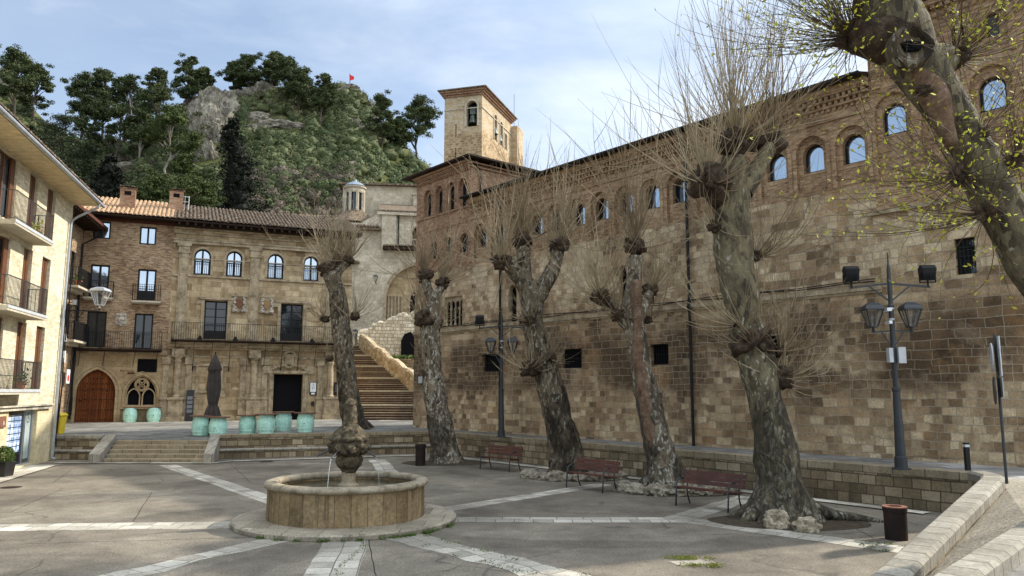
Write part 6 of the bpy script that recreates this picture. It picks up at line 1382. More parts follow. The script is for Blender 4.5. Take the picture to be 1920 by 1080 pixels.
# tree 2
plane_tree('plane tree beside the far litter bin, left of the first bench', pz(836, 866, 0),
    [(836, 868, 29), (832, 835, 24), (826, 795, 23), (817, 740, 21), (811, 690, 17), (807, 640, 19), (807, 605, 19), (812, 570, 12), (818, 545, 10)],
    [(-.2, (812, 570, 10), (803, 545, 9), (797, 522, 9)), (.3, (814, 565, 10), (824, 545, 8), (830, 535, 8))],
    [(796, 517, 13, 60, (1.2, 4.4), .6, (-.1, 0, 0), .15, -.2), (830, 530, 12, 55, (1.2, 4.4), .6, (.15, 0, 0), .15, .3), (795, 598, 17, 46, (1.0, 2.6), .9, (-.4, 0, 0), .35, -.3), (815, 606, 14, 30, (1, 2.4), 1., (.3, 0, 0), .3, .2), (802, 700, 9, 14, (.6, 1.5), 1.1, (-.5, 0, 0), .5, -.2)],
    'bark_pale', 'shoot', .8, seed=2, srad=.0115)
# tree 3
plane_tree('broad two-armed plane tree leaning left between the first and second bench', pz(1068, 893, 0),
    [(1068, 896, 32), (1063, 860, 31), (1056, 820, 30), (1046, 780, 27), (1035, 735, 25), (1022, 690, 25), (1008, 643, 23), (999, 600, 19), (998, 560, 21), (992, 530, 22)],
    [(-.3, (990, 545, 16), (970, 515, 15), (952, 492, 14)), (.2, (990, 540, 15), (983, 500, 13), (981, 465, 13)), (.4, (1005, 560, 18), (1030, 520, 14), (1040, 495, 13), (1046, 470, 12))],
    [(942, 492, 17, 85, (1.2, 4.0), .7, (-.3, 0, 0), .25, -.4), (978, 452, 17, 110, (1.5, 4.6), .45, (0, 0, 0), .06, .2), (1048, 462, 17, 95, (1.5, 4.4), .55, (.25, 0, 0), .15, .4), (993, 600, 10, 22, (.8, 2), 1, (-.5, 0, 0), .4, -.4), (996, 692, 17, 46, (.8, 2.0), 1.0, (-.5, -.3, 0), .45, -.4), (1030, 672, 12, 26, (.8, 2.2), 1.0, (.4, -.3, 0), .4, -.3)],
    'bark_dark', 'shoot', .9, seed=3, srad=.0125)
# tree 4
plane_tree('hollow plane tree with peeled heartwood, between the second and third bench', pz(1247, 913, 0),
    [(1247, 918, 36), (1246, 885, 32), (1238, 855, 28), (1230, 820, 27), (1221, 780, 24), (1212, 735, 22), (1203, 690, 20), (1195, 645, 20), (1186, 600, 22), (1186, 560, 17), (1190, 520, 14), (1192, 480, 13)],
    [(-.4, (1182, 610, 17), (1163, 590, 14), (1148, 572, 12), (1128, 562, 12)), (.3, (1192, 600, 14), (1208, 570, 10), (1218, 548, 8))],
    [(1190, 462, 18, 90, (1.5, 5.2), .5, (0, 0, 0), .08, 0), (1126, 556, 17, 70, (1.2, 3.6), .8, (-.4, 0, 0), .25, -.5), (1158, 590, 12, 34, (1, 2.6), .8, (-.2, -.3, 0), .3, -.5), (1219, 545, 14, 60, (1, 3.4), .8, (.4, 0, 0), .25, .4), (1213, 600, 9, 16, (.8, 2), 1, (.5, 0, 0), .4, .2), (1235, 742, 6, 5, (.3, .9), 1, (.6, 0, 0), .5, 0)],
    'bark_pale', 'shoot', 1.0, seed=4, srad=.013)
# peeled strip of heartwood
T4 = pz(1247, 913, 0); b = MB(); rough_tube(b, [pY(x, y, T4.y-.21) for x, y in ((1228, 870), (1222, 820), (1213, 770), (1204, 720), (1197, 670), (1194, 620), (1192, 560), (1192, 525))], [.12, .2, .24, .22, .2, .2, .2, .14], 44, 14, .25); h = b.build('peeled_wood', 'heartwood', None, smooth=True)
for o in bpy.data.objects:
    if o.get('label', '').startswith('hollow plane tree'): h.parent = o; h.location = -o.location
b = MB()
# tree 5
B5 = pz(1464, 972, 0)
plane_tree('largest upright plane tree with sprawling roots and two pale stones at its foot', B5,
    [(1464, 978, 54), (1463, 945, 47), (1462, 905, 42), (1458, 860, 40), (1450, 820, 35), (1440, 775, 32), (1431, 730, 32), (1420, 685, 34), (1411, 640, 35), (1396, 600, 31), (1389, 550, 33), (1380, 500, 35), (1372, 450, 36), (1372, 410, 34), (1376, 370, 30), (1378, 330, 26), (1378, 295, 23)],
    [(-.3, (1368, 420, 24), (1350, 380, 20), (1336, 345, 19)), (.3, (1392, 360, 22), (1415, 325, 16), (1436, 290, 17), (1444, 272, 15))],
    [(1378, 266, 34, 130, (2.2, 5.2), .55, (-.05, 0, 0), .04, 0), (1442, 270, 28, 85, (2.2, 5.0), .50, (.12, 0, 0), .06, .4), (1330, 345, 38, 110, (1.4, 4.2), .75, (-.4, 0, 0), .2, -.4), (1410, 642, 33, 50, (.8, 2.2), 1.1, (.0, -.3, 0), .5, -.1), (1466, 706, 20, 52, (.9, 2.4), 1.0, (.7, -.1, 0), .5, -.1), (1462, 660, 13, 40, (1.0, 2.6), .8, (.6, 0, 0), .3, 0), (1388, 610, 12, 30, (.8, 2.2), 1, (-.8, 0, 0), .4, -.2), (1414, 480, 12, 40, (1.2, 3.0), .8, (.8, 0, 0), .3, .2), (1340, 425, 12, 26, (1, 2.6), .9, (-.8, 0, 0), .4, -.2)],
    'bark_olive', 'shoot', 1.1, roots=[
      [(B5.x+.35, B5.y, .5, .2), (B5.x+.75, B5.y-.1, .24, .16), (B5.x+1.15, B5.y-.2, .10, .12), (B5.x+1.7, B5.y-.35, .05, .09), (B5.x+2.1, B5.y-.55, .0, .05)],
      [(B5.x-.35, B5.y-.15, .45, .2), (B5.x-.62, B5.y-.25, .22, .16), (B5.x-.85, B5.y-.35, .06, .14), (B5.x-1.0, B5.y-.4, -.08, .1)],
      [(B5.x-.3, B5.y-.4, .4, .16), (B5.x-.42, B5.y-.58, .15, .14), (B5.x-.45, B5.y-.72, -.05, .12)],
      [(B5.x+.3, B5.y-.35, .4, .15), (B5.x+.42, B5.y-.55, .14, .11), (B5.x+.5, B5.y-.8, -.05, .08)],
      [(B5.x+.4, B5.y+.1, .35, .16), (B5.x+1.0, B5.y+.25, .1, .12), (B5.x+1.6, B5.y+.1, .02, .08), (B5.x+2.0, B5.y-.1, -.03, .05)],
      [(B5.x-.4, B5.y+.1, .35, .16), (B5.x-.8, B5.y+.2, .1, .12), (B5.x-1.2, B5.y+.1, -.04, .08)]], seed=5, srad=.0155)
# tree 6: near, leaning in from the right
Y6 = 11.4; s6 = Y6/FPX; base6 = pY(2215, 905, Y6); base6.z = 1.0
t = thing('plane_tree', 'near plane tree leaning in from the right with a hollow knot and yellow leaves', 'tree', base6, 'pollarded plane trees on the square')
tk = [(2215, 905, 60), (2130, 790, 52), (2050, 680, 48), (1975, 560, 46), (1918, 470, 45), (1875, 385, 43), (1836, 305, 41), (1790, 225, 42), (1745, 158, 50), (1712, 108, 58), (1684, 58, 64), (1668, 8, 58), (1652, -40, 40)]
b = MB(); P = [pY(x, y, Y6) for x, y, _ in tk]; P[0].z = .85; rough_tube(b, P, [q[2]*s6*.93 for q in tk], 6, 40, .14, .7); b.build('trunk', 'bark_olive', t, smooth=True)
b = MB(); rough_tube(b, [pY(x, y, Y6-.05) for x, y in ((1700, 70), (1655, 72), (1620, 70), (1592, 68))], [.42, .36, .28, .18], 66, 20, .25); b.build('limb', 'knob', t, smooth=True)
b = MB(); rough_tube(b, [pY(x, y, Y6+.1) for x, y in ((1740, 120), (1772, 115), (1790, 118))], [.3, .24, .16], 67, 16, .3); b.build('limb', 'bark_olive', t, smooth=True)
b = MB(); rough_tube(b, [pY(x, y, Y6-.22) for x, y in ((1716, 125), (1738, 155), (1756, 190), (1772, 235), (1788, 280))], [.12, .20, .19, .15, .06], 68, 18, .3); b.build('peeled_wood', 'heartwood', t, smooth=True)
c = pY(1712, 85, Y6-.50); b = MB(); R = .30
vs = []; fs = []; nn = 28
for j, (rr, dy, k) in enumerate(((1.08, .22, 0), (1.06, .02, .06), (.92, -.05, .10), (.78, .0, .08), (.62, .06, .05), (.35, .10, .04), (.0, .12, 0))):
    for i in range(nn): a = 2*math.pi*i/nn; w_ = 1+k*math.sin(a*3+j); vs.append(c+Vector((math.cos(a)*R*rr*w_, dy, math.sin(a)*R*rr*w_*1.0)))
    if j:
        for i in range(nn): i2 = (i+1) % nn; fs.append(((j-1)*nn+i, (j-1)*nn+i2, j*nn+i2, j*nn+i))
b.add(vs, fs); kn = b.build('knot', 'bark_dark', t, smooth=True); b = MB(); b.blob(c+Vector((.03, .08, .02)), .13, 3, .6, 2, 4, (1.2, .35, .6)); b.build('hollow', 'dark', kn)
H6 = [(1598, 68, 30, 130, (1.2, 3.4), 1.1, (-.9, 0, 0), .34, 0, .9), (1655, -5, 44, 130, (1.2, 3.4), .85, (-.4, 0, 0), .12, 0, .6), (1790, 108, 24, 60, (1.2, 3.2), .9, (.6, -.2, 0), .30, .1, 1), (1838, 250, 14, 18, (1.2, 2.6), 1.0, (.4, -.5, 0), .4, -.2, 1), (1802, 330, 20, 46, (1.3, 3.0), 1.1, (-1.0, -.1, -.15), .45, -.2, 1), (1848, 400, 18, 46, (1.2, 3.0), 1.0, (-1.0, -.1, -.5), .65, -.2, 1), (1905, 300, 16, 36, (1.2, 2.8), 1.0, (.2, -.5, 0), .4, -.2, 1), (1735, 170, 12, 6, (.6, 1.5), 1.1, (-.4, -.3, 0), .5, -.3, .5)]
for k, (x, y, r, n, L, sp, lean, down, dy, bk) in enumerate(H6):
    c = pY(x, y, Y6+dy); R = r*s6; b = MB(); b.blob(c, R, 3, .65, 1.5, 60+k, (1, 1, .9))
    for j in range(8): a = random.uniform(0, 6.28); b.blob(c+Vector((math.cos(a)*R*.7, math.sin(a)*R*.7, random.uniform(-.4, .6)*R)), R*.4, 2, .5, 2, 70+k+j)
    h = b.build('pollard_head', 'knob', t, smooth=True); m = MB(); buds = []
    shoots(m, c, R*.9, int(n*1.55), L, sp, lean, up=.07 if bk > .8 else .11, rad=.0085, down=down, bud=buds, seg=9, fork=.6, curl=.13); m.build('shoots', 'shoot_dark', h, kind='stuff')
    if buds:
        buds = [q for q in buds if random.random() < (.9 if bk > .8 else .18)]
        if buds: leaf_mesh('young_leaves', np.array([tuple(q) for q in buds]), .038, 'bud', h, kind='stuff', quad=True)
# ------------------------------------------------------------------ fountain
def fountain():
    t = thing('fountain', 'round stone fountain with a worn carved pillar in its low basin', 'fountain', (FC.x, FC.y, 0))
    f = lambda p: p+Vector((0, 0, 0))
    b = MB(); b.uv = None
    b.lathe((FC.x, FC.y, 0), [(2.45, -.02), (2.47, .09), (2.43, .125), (1.6, .13)], 72, fn=lambda p: p*(1+.006*noise.noise(p*3)) if p.z > 0 else p); b.build('stone_disc', 'disc', t)
    b = MB(); R = 1.74; n = 60; z0, z1 = .12, .80; vs = []; b.uv = []
    for i in range(n):
        a, a2 = 2*math.pi*i/n, 2*math.pi*(i+1)/n
        p = lambda a, r, z: (FC.x+r*math.cos(a), FC.y+r*math.sin(a), z)
        b.quad(p(a, R, z0), p(a2, R, z0), p(a2, R-.01, z1), p(a, R-.01, z1)); b.uv += [(a*R, 0.1), (a2*R, 0.1), (a2*R, .8), (a*R, .8)]
        b.quad(p(a, R-.2, z1), p(a2, R-.2, z1), p(a2, R-.2, z0), p(a, R-.2, z0)); b.uv += [(a*R, .8), (a2*R, .8), (a2*R, .1), (a*R, .1)]
    b.build('basin_wall', 'basin', t)
    b = MB(); b.lathe((FC.x, FC.y, 0), [(1.55, .79), (1.74, .785), (1.80, .81), (1.82, .86), (1.79, .905), (1.72, .925), (1.58, .93), (1.53, .90), (1.52, .80), (1.55, .79)], 72, cap=False, fn=lambda p: Vector((p.x*(1+.006*noise.noise(p*2.5)), p.y*(1+.006*noise.noise(p*2.5)), p.z+.008*noise.noise(p*4)))); b.build('basin_rim', 'basin_rim', t, smooth=True)
    b = MB(); b.lathe((FC.x, FC.y, 0), [(0.01, .76), (1.56, .76)], 60, cap=False); b.build('water', 'water', t)
    X = FC.x+.02
    def rough(k, fr=6):
        return lambda p: Vector((p.x*(1+k*noise.fractal(Vector((p.x, p.y, p.z))*fr, .8, 2, 3)), p.y*(1+k*noise.fractal(Vector((p.x, p.y, p.z+3))*fr, .8, 2, 3)), p.z))
    def prof(L, st=.03):
        o = []
        for (r, z), (r2, z2) in zip(L[:-1], L[1:]):
            n = max(1, int(max(abs(z2-z), abs(r2-r))/st))
            for k in range(n): o.append((r+(r2-r)*k/n, z+(z2-z)*k/n))
        return o+[L[-1]]
    b = MB(); b.lathe((X, FC.y, 0), prof([(.24, .7), (.24, .8), (.165, .84), (.155, 1.1)]), 32, fn=rough(.04)); b.build('pedestal', 'carved_light', t, smooth=True)
    b = MB(); b.lathe((X, FC.y, 0), prof([(.15, 1.06), (.18, 1.13), (.27, 1.22), (.30, 1.33), (.28, 1.42), (.24, 1.45)]), 40, fn=rough(.12, 8)); b.build('cup', 'carved', t, smooth=True)
    b = MB(); b.lathe((X, FC.y, 0), prof([(.20, 1.44), (.33, 1.46), (.38, 1.52), (.39, 1.76), (.43, 1.78), (.42, 1.84), (.37, 1.90), (.31, 2.0), (.21, 2.10), (.15, 2.15)], .02), 64, fn=rough(.17, 9))
    for k in range(8):
        a = math.pi*k/4+.3; b.blob(Vector((X+.37*math.cos(a), FC.y+.37*math.sin(a), 1.62)), .11, 3, .5, 2.2, k, (1, 1, 1.1))
    b.build('carved_bowl', 'carved', t, smooth=True)
    b = MB(); b.lathe((X, FC.y, 0), prof([(.16, 2.12), (.145, 2.3), (.14, 2.5), (.125, 2.55), (.14, 2.6), (.11, 2.68), (.03, 2.73)], .02), 36, fn=rough(.22, 8)); b.build('pillar', 'carved', t, smooth=True)
    for k, a in enumerate((math.radians(200), math.radians(250), math.radians(335), math.radians(70), math.radians(130))):
        d = Vector((math.cos(a), math.sin(a), 0)); p = Vector((X, FC.y, 1.60))+d*.4; q = p+d*.32+Vector((0, 0, -.16))
        b = MB(); b.tube([p, q], .018, 8); sp = b.build('spout', 'bench_iron', t)
        if k not in (1, 2): continue
        m = MB(); v = d*1.0+Vector((0, 0, -.25)); pts = []
        v = d*.35+Vector((0, 0, -.2))
        for i in range(10): tt = i*.038; pts.append(q+v*tt+Vector((0, 0, -4.9*tt*tt)))
        m.tube([w for w in pts if w.z > .76], .003 if k != 1 else .006, 5); m.build('water_jet', 'jet', sp)
    return t
fountain()
# moss and grass tufts
def tufts(spots, n, size, name='grass_tufts', mat='box_leaf'):
    A = []
    for (x, y, r) in spots:
        A.append(np.stack([rng.normal(x, r, n), rng.normal(y, r, n), rng.uniform(.01, .05, n)], 1))
    leaf_mesh(name, np.concatenate(A), size, mat, kind='stuff', up=.8)
sp = []
for k in range(46):
    a = math.radians(random.choice((random.uniform(235, 345), random.uniform(300, 350)))); sp.append((FC.x+2.5*math.cos(a), FC.y+2.5*math.sin(a), .035))
tufts(sp, 34, .026)
tufts([(2.75+random.uniform(0, .75), 13.55+random.choice((-.2, .35))+random.uniform(-.05, .05), .06) for _ in range(16)], 60, .022, 'moss', 'moss')
tufts([(-2.2+4.1*k/26+random.choice((-.35, .35)), 16.05-4.75*k/26+random.uniform(-.1, .1), .05) for k in range(27)], 26, .022)
tufts([(-2.8+random.uniform(-.06, .06), 15.2-k*.28, .03) for k in range(18)], 16, .022); tufts([(7.0+random.uniform(-.4, .4), 14.9+random.uniform(-.4, .4), .05) for k in range(9)], 30, .022)
# ------------------------------------------------------------------ barrel tables
def barrel(label, c, top=True, group='mint barrels used as tables on the terrace', rz=0, h=.86):
    t = thing('barrel_table' if top else 'barrel', label, 'barrel table' if top else 'barrel', c, group, rz)
    def lz(x, y, z): return (x, y, z)
    prof = []
    for i in range(13): u = i/12; prof.append((.315+.085*math.sin(math.pi*u), u*h))
    b = MB(world=False); b.uv = []; n = 36
    for (r, z), (r2, z2) in zip(prof[:-1], prof[1:]):
        for k in range(n):
            a, a2 = 2*math.pi*k/n, 2*math.pi*(k+1)/n; b.quad((r*math.cos(a), r*math.sin(a), z), (r*math.cos(a2), r*math.sin(a2), z), (r2*math.cos(a2), r2*math.sin(a2), z2), (r2*math.cos(a), r2*math.sin(a), z2)); b.uv += [(a*.4, z+.5), (a2*.4, z+.5), (a2*.4, z2+.5), (a*.4, z2+.5)]
    b.build('barrel_body', 'mint', t, smooth=True)
    for u in (.06, .24, .76, .94):
        b = MB(world=False); r = .315+.085*math.sin(math.pi*u); b.lathe((0, 0, u*h), [(r+.001, -.022), (r+.006, -.022), (r+.006, .022), (r+.001, .022)], 36, cap=False); b.build('hoop', 'mint_hoop', t)
    b = MB(world=False); b.blob((0, -.405, h*.48), .022, 2, 0); b.build('bung', 'iron', t)
    if top: b = MB(world=False); b.lathe((0, 0, h), [(.50, .0), (.52, .01), (.52, .04), (.50, .05)], 36); b.build('table_top', 'table_top', t, bevel=0)
    else: b = MB(world=False); b.lathe((0, 0, h), [(.30, -.02), (.315, .0), (.29, .005)], 36); b.build('lid', 'mint', t)
    return t
def bz(x, y): return Vector((x, y, terr_z(x, y)))
names = ['mint barrel table left of the closed parasol, leftmost of the front six', 'mint barrel table with its bung showing, just right of the closed parasol', 'mint barrel table, third of the six along the wall edge', 'mint barrel table overlapping the left side of the palace doorway', 'mint barrel table standing farther back in front of the palace doorway', 'mint barrel table with its bung showing, rightmost of the six']
proto = None
for k, (x, y) in enumerate(((-14.3, 35.9), (-13.3, 35.35), (-12.25, 36.2), (-11.25, 35.75), (-10.95, 37.4), (-9.55, 36.1))):
    c = bz(x, y); rz = (.9, .05, 1.4, 2.0, -.8, .12)[k]
    if proto is None: proto = barrel(names[0], c, rz=rz)
    else: o = dup(proto, None, c, rz); o['label'] = names[k]
# a joint board over two barrels by the gothic window
pa, pb = pz(241, 794, 1), pz(289, 793, 1)
b1 = barrel('mint barrel left of the pair under the gothic window', PA.pt(-3.02, 1.0, .62), False, 'barrels under the gothic window'); o = dup(b1, None, PA.pt(-1.72, 1.0, .62), 0.4); o['label'] = 'mint barrel right of the pair under the gothic window'
b = MB(); PA.box(b, -3.45, -1.3, 1.865, 1.915, .35, .9); tag(b.build('counter_board', 'table_top', bevel=.008), 'brown board laid across the two barrels under the gothic window', 'counter')
# ------------------------------------------------------------------ closed parasol
def parasol():
    c = bz(-13.93, 36.25); t = thing('closed_parasol', 'tall closed dark brown parasol standing among the barrel tables', 'parasol', c)
    b = MB(); b.tube([c, c+Vector((0, 0, 3.75))], .028, 10); b.lathe(c, [(.28, 0), (.28, .05), (.06, .08), (.05, .3)], 16); b.build('pole', 'iron', t)
    def folds(z, k): return lambda p: Vector((p.x*(1+k*math.sin(math.atan2(p.y, p.x)*8+z)), p.y*(1+k*math.sin(math.atan2(p.y, p.x)*8+z)), p.z))
    cv = MB(); cv.lathe(c, [(.03, 3.72), (.05, 3.66), (.18, 3.35), (.30, 2.98), (.27, 2.94), (.24, 2.88)], 64, cap=False, fn=folds(0, .12)); cv.lathe(c, [(.23, 2.98), (.26, 2.6), (.29, 2.1), (.24, 1.7), (.18, 1.35), (.17, 1.28)], 64, cap=False, fn=folds(1, .18)); cv.lathe(c, [(.17, 1.34), (.24, 1.2), (.34, .8), (.38, .52), (.32, .38), (.28, .36)], 64, cap=False, fn=folds(.5, .25)); cv.build('canopy', 'canvas', t, smooth=True)
    s = MB(); s.lathe(c, [(.165, 1.27), (.182, 1.28), (.182, 1.34), (.165, 1.35)], 24, cap=False); s.build('strap', 'canvas', t)
    f = MB(); f.blob(c+Vector((0, 0, 3.78)), .045, 2, 0); f.build('finial', 'iron', t)
parasol()
# ------------------------------------------------------------------ street lamps with floodlights
def lamp(label, c, group, arm_az, box=True):
    t = thing('street_lamp', label, 'street lamp', c, group, arm_az)
    b = MB(world=False); b.lathe((0, 0, 0), [(.22, 0), (.22, .03), (.15, .05), (.145, .3), (.12, .32), (.085, 1.9), (.10, 1.92), (.10, 1.98), (.066, 2.0), (.06, 4.0), (.075, 4.02), (.075, 4.06), (.055, 4.1), (.05, 4.7), (.045, 5.0), (.02, 5.15), (.012, 5.42)], 16); b.build('pole', 'lamp_iron', t)
    for sx in (-1, 1):
        a = MB(world=False); a.bar((0, 0, 3.42), (sx*.46, 0, 3.38), .035); a.bar((0, 0, 2.98), (sx*.26, 0, 3.38), .03); a.build('lantern_arm', 'lamp_iron', t)
        li = MB(world=False); g = MB(world=False); lantern(li, g, (sx*.46, 0, 3.52), .205, .44); lo = li.build('lantern', 'lamp_iron', t); g.build('lantern_glass', 'lamp_glass', lo)
        a = MB(world=False); a.bar((0, 0, 4.62), (sx*.98, 0, 4.52), .04, .05); a.bar((0, 0, 4.15), (sx*.5, 0, 4.56), .035); a.build('floodlight_arm', 'lamp_iron', t)
        f = MB(world=False); x = sx*.93; tl = -.25; f.bar((x, 0, 4.5), (x, 0, 4.68), .04)
        f.bar((x-.19, 0, 4.64), (x+.19, 0, 4.64), .03); f.bar((x-.19, 0, 4.64), (x-.19, 0, 4.85), .03); f.bar((x+.19, 0, 4.64), (x+.19, 0, 4.85), .03)
        f.hexa([(x-.15, -.10, 4.68), (x+.15, -.10, 4.68), (x+.15, .12, 4.70), (x-.15, .12, 4.70), (x-.17, -.17, 4.98), (x+.17, -.17, 4.98), (x+.17, .14, 5.02), (x-.17, .14, 5.02)])
        f.tube([(x-.17, -.02, 4.96), (x+.17, -.02, 4.96)], .12, 14)
        for k in range(8): f.box(x-.14+k*.036, x-.13+k*.036, -.15, -.1, 4.70, 4.9)
        f.build('floodlight', 'iron', t)
    if box:
        b = MB(world=False); b.box(-.16, .0-.062, -.14, .06, 2.62, 2.98); b.box(-.16+.22+.004, .24, -.14, .08, 2.60, 3.0); b.build('junction_box', 'box_grey', t)
        b = MB(world=False); b.box(-.13, -.06, -.2, .1, 3.58, 3.66); b.box(-.17, -.06, -.22, .12, 3.9, 3.98); b.build('camera_box', 'white', t)
    for z in (3.68, 3.95): b = MB(world=False); b.lathe((0, 0, z), [(.062, 0), (.072, .005), (.072, .05), (.062, .055)], 14, cap=False); b.build('band', 'zinc', t)
    return t
wall_az = math.atan2(RW.D.y, RW.D.x)
lamp('near tall grey street lamp with a white box on its pole, beside the ramp', pz(1690, 880, 1.0)+Vector((0, 0, .0)), 'double lantern street lamps', math.radians(-6))
lamp('far tall grey street lamp behind the first bench', pz(940, 820, 1.0), 'double lantern street lamps', math.radians(-4), False)
# ------------------------------------------------------------------ benches
def bench(label, a, b_, group='wooden benches facing the fountain'):
    a, b_ = Vector(a), Vector(b_); d = (b_-a); L = d.length; rz = math.atan2(d.y, d.x)
    t = thing('park_bench', label, 'bench', a, group, rz); L = 1.72
    for k in range(3): s = MB(world=False); s.box(-.05, L+.05, .04+k*.135, .155+k*.135, .44-.012*k, .475-.012*k); s.build('seat_slat', 'slats', t, bevel=.006)
    for k in range(3):
        z = .53+k*.115; y = .455+k*.035; s = MB(world=False); s.hexa([(-.05, y, z), (L+.05, y, z), (L+.05, y+.03, z-.008), (-.05, y+.03, z-.008), (-.05, y+.03, z+.1), (L+.05, y+.03, z+.1), (L+.05, y+.06, z+.092), (-.05, y+.06, z+.092)]); s.build('back_slat', 'slats', t)
    for x in (.08, L-.08):
        l = MB(world=False); l.tube([(x, -.03, 0), (x, .0, .3), (x, .01, .5), (x, .06, .63), (x, .16, .68), (x, .3, .68)], .02, 8); l.build('leg', 'bench_iron', t, smooth=True)
        l = MB(world=False); l.tube([(x, .55, 0), (x, .46, .25), (x, .44, .43), (x, .50, .6), (x, .60, .9)], .02, 8); l.build('leg', 'bench_iron', t, smooth=True)
        l = MB(world=False); l.bar((x, .0, .425), (x, .45, .40), .03, .03); l.build('seat_support', 'bench_iron', t)
    return t
bn = bench('red-brown slatted bench nearest the far litter bin, under the distant lamp', pz(898.5, 879), pz(950, 884.6))
o = dup(bn); a, b_ = pz(1060, 914), pz(1133.5, 925); o.location = a; o.rotation_euler = (0, 0, math.atan2(b_.y-a.y, b_.x-a.x)); o['label'] = 'red-brown slatted bench at the foot of the broad two-armed tree'
o = dup(bn); a, b_ = pz(1264, 947), pz(1363, 961); o.location = a; o.rotation_euler = (0, 0, math.atan2(b_.y-a.y, b_.x-a.x)); o['label'] = 'red-brown slatted bench nearest the camera, left of the largest tree'
# ------------------------------------------------------------------ bins, bollard, signpost, yellow bin, planter
def bin_(label, c, r, h, rim):
    t = thing('litter_bin', label, 'litter bin', c, 'cylindrical litter bins'); b = MB(); b.lathe(c, [(r*.93, 0), (r*.95, h*.86), (r, h*.87), (r*1.02, h)], 28, cap=False); b.lathe(c, [(r*.9, .01), (.01, .012)], 28, cap=False); b.build('drum', 'bin', t, smooth=False)
    b = MB(); b.lathe(c, [(r*1.03, h-.0), (r*1.03, h+.02), (r*.62, h+.022), (r*.6, h-.03)], 28, cap=False); b.build('rim', rim, t); b = MB(); b.lathe(c, [(r*.92, h*.6), (.01, h*.6)], 24, cap=False); b.build('liner', 'dark', t); return t
bin_('brown litter bin with a rust-pink rim against the ramp parapet', Vector((7.62, 15.75, 0)), .225, .62, 'rust')
bin_('black litter bin left of the far plane tree', pz(788, 873, 0), .21, .80, 'bin')
c = pz(1815, 882, 1.0); t = thing('bollard', 'short black bollard on the street by the long wall', 'bollard', c); b = MB(); b.bar(c, c+Vector((0, 0, .66)), .10, .10); b.build('post', 'iron', t); b = MB(); b.bar(c+Vector((0, 0, .56)), c+Vector((0, 0, .62)), .108, .108); b.build('band', 'box_grey', t)
def signpost():
    c = pz(1888, 908, 1.0); t = thing('traffic_signpost', 'thin grey signpost with round and square traffic signs seen nearly edge on', 'road sign', c)
    b = MB(); b.tube([c, c+Vector((0, 0, 3.1))], .03, 10); b.build('post', 'bench_iron', t)
    # panel planes nearly parallel to the viewing direction
    v = Vector((c.x, c.y, 0)).normalized(); a = math.radians(4.5); D = Vector((v.x*math.cos(a)-v.y*math.sin(a), v.x*math.sin(a)+v.y*math.cos(a), 0)); F = Facade(c, 0); F.P = Vector((c.x, c.y, 0)); F.D = D; F.N = Vector((D.y, -D.x, 0))
    p = MB(); F.box(p, -.36, .30, 3.22, 4.05, .04, .055); po = p.build('sign_plate', 'white', t)
    p = MB(); F.box(p, -.36, .30, 2.78, 3.19, .04, .055); p2 = p.build('sign_plate', 'box_grey', t)
    m = MB(); m.add(*ringmesh(F, -.05, 3.75, .2, .14, .057)); m.build('red_ring', 'red_flag', po); m = MB(); F.box(m, -.25, .2, 3.3, 3.34, .0555, .058); F.box(m, -.25, .1, 3.4, 3.43, .0555, .058); m.build('lettering', 'black_panel', po)
    G = Facade(c, 0); G.P = F.P; G.D = D; G.N = -F.N
    for z in (3.62, 2.92):
        m = MB(); n = 28; r = .30 if z > 3 else .29; vs = []
        for k in range(n): q = 2*math.pi*k/n; vs += [G.pt(r*math.cos(q), z+r*math.sin(q), .07), G.pt(r*math.cos(q), z+r*math.sin(q), .095)]
        m.add(vs, [tuple(range(0, 2*n, 2)), tuple(range(2*n-1, 0, -2))]+[(2*k, 2*((k+1) % n), 2*((k+1) % n)+1, 2*k+1) for k in range(n)]); m.build('round_sign', 'bench_iron' if z < 3 else 'box_grey', t)
signpost()
c = Vector((-19.98, 34.35, 1.0)); t = thing('yellow_container', 'bright yellow bin with lid between the cream building and the arched door', 'bin', c)
b = MB(); b.hexa([(c.x-.22, c.y-.2, 1.0), (c.x+.2, c.y-.2, 1.0), (c.x+.2, c.y+.2, 1.0), (c.x-.22, c.y+.2, 1.0), (c.x-.26, c.y-.25, 1.8), (c.x+.26, c.y-.25, 1.8), (c.x+.26, c.y+.25, 1.8), (c.x-.26, c.y+.25, 1.8)]); b.build('body', 'yellow', t, bevel=.02)
b = MB(); b.hexa([(c.x-.3, c.y-.3, 1.80), (c.x+.3, c.y-.3, 1.80), (c.x+.3, c.y+.3, 1.80), (c.x-.3, c.y+.3, 1.80), (c.x-.22, c.y-.22, 1.92), (c.x+.22, c.y-.22, 1.92), (c.x+.22, c.y+.22, 1.92), (c.x-.22, c.y+.22, 1.92)]); b.build('lid', 'yellow', t, bevel=.02)
def topiary():
    c = pz(3, 893, 0.035); t = thing('topiary_planter', 'clipped round box bush in a black square pot outside the shop window', 'planter', c)
    b = MB(); b.hexa([(c.x-.24, c.y-.24, c.z), (c.x+.24, c.y-.24, c.z), (c.x+.24, c.y+.24, c.z), (c.x-.24, c.y+.24, c.z), (c.x-.28, c.y-.28, c.z+.48), (c.x+.28, c.y-.28, c.z+.48), (c.x+.28, c.y+.28, c.z+.48), (c.x-.28, c.y+.28, c.z+.48)]); b.build('pot', 'black_panel', t, bevel=.01)
    n = 3200; q = rng.normal(size=(n, 3)); q /= np.linalg.norm(q, axis=1)[:, None]; q *= rng.uniform(.26, .345, (n, 1)); leaf_mesh('foliage', q+np.array([c.x, c.y, c.z+.66]), .035, 'box_leaf', t, quad=True)
topiary()
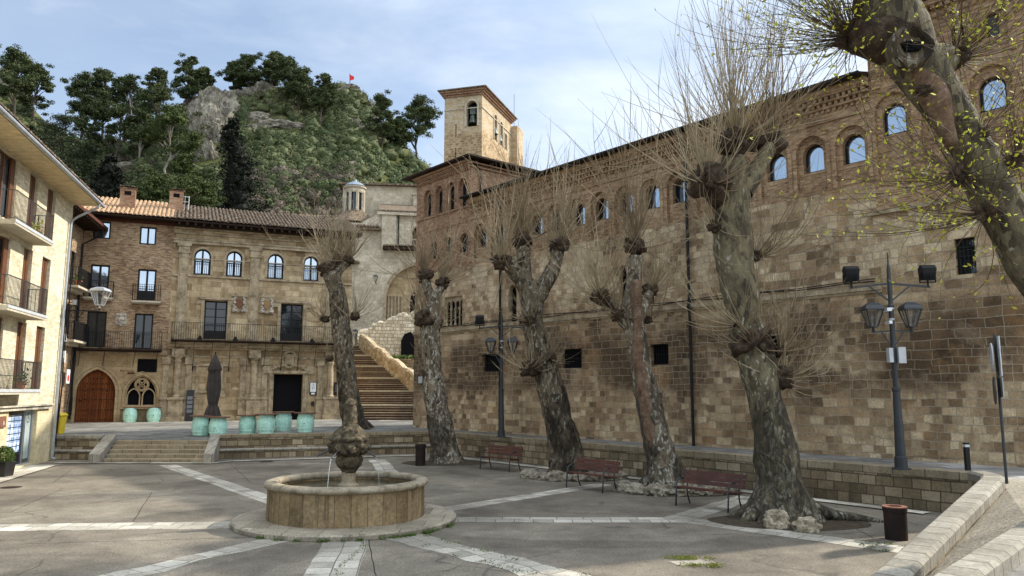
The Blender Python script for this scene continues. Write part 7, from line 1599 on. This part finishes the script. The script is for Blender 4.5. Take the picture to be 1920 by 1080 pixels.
# ------------------------------------------------------------------ rocks round the tree pits
def rock(label, x, y, r, sc, seed, group, mat='rock'):
    b = MB(); b.blob((x, y, r*sc[2]*.45), r, 3, .55, 1.4, seed, sc, ridge=True); o = b.build('rock', mat); return tag(o, label, 'rock', group)
rock('pale square-shaped stone standing against the trunk of the largest tree', *tuple(pz(1457, 990))[:2], .25, (1, .8, .95), 3, 'stones at the foot of the largest tree', 'pale_rock')
rock('smaller mossy stone right of the pale one, at the foot of the largest tree', *tuple(pz(1513, 997))[:2], .22, (1.15, .8, .85), 9, 'stones at the foot of the largest tree', 'pale_rock')
def rock_ring(c, rx, ry, n, tree, a0, a1):
    lab = 'low mossy rock edging the earth pit of the '+tree
    for k in range(n):
        a = math.radians(a0+(a1-a0)*k/(n-1)); r = random.uniform(.15, .27); x = c[0]+rx*math.cos(a)*random.uniform(.88, 1); y = c[1]+ry*math.sin(a)*random.uniform(.85, 1)
        rock(lab, x, y, r, (random.uniform(1, 1.6), random.uniform(.8, 1.2), random.uniform(.65, 1.0)), k*1.3+c[0], 'rocks round the '+tree)
rock_ring((4.75, 23.1), 1.6, 1.0, 17, 'hollow plane tree', 165, 375); rock_ring((2.0, 26.5), 1.5, .95, 14, 'broad two-armed plane tree', 165, 375)

# small lanterns and signs on the far buildings
def small_lantern(label, c, wall=None):
    t = thing('wall_lantern', label, 'lamp', c); li = MB(); g = MB(); lantern(li, g, Vector(c), .2, .5); lo = li.build('lantern', 'lamp_iron', t); g.build('lantern_glass', 'lamp_glass', lo)
    b = MB(); b.bar(Vector(c)+Vector((0, 0, -.12)), Vector(c)+Vector((0, .9, -.12)), .05); b.build('bracket', 'iron', t)
small_lantern('small lantern at the top end of the stair parapet', tuple(pY(666, 632, 65.0)))
small_lantern('small lantern on the pale church wall above the stairs', tuple(pY(704, 528, 75.6)))
t = thing('wall_sign', 'small white sign with a red disc on the narrow side house', 'sign', SH.pt(1.6, 3.5)); b = MB(); SH.box(b, 1.5, 2.1, 3.3, 4.1, .2, .24); b.build('board', 'white', t); b = MB(); b.add(*ringmesh(SH, 1.8, 3.6, .2, .02, .245)); b.build('disc', 'red_flag', t)
for k, s_ in enumerate((.5, 2.6, 4.9, 7.4)):
    b = MB(); PA.box(b, s_, s_+.28, 6.065, 6.2, .6, .8); PA.box(b, s_+.06, s_+.22, 6.205, 6.32, .62, .78); tag(b.build('balcony_spotlight', 'iron'), 'small black spotlight on the palace balcony floor, '+('far left', 'below the left shield', 'left of the right-hand balcony door', 'right of the right-hand balcony door')[k], 'spotlight', 'balcony spotlights')
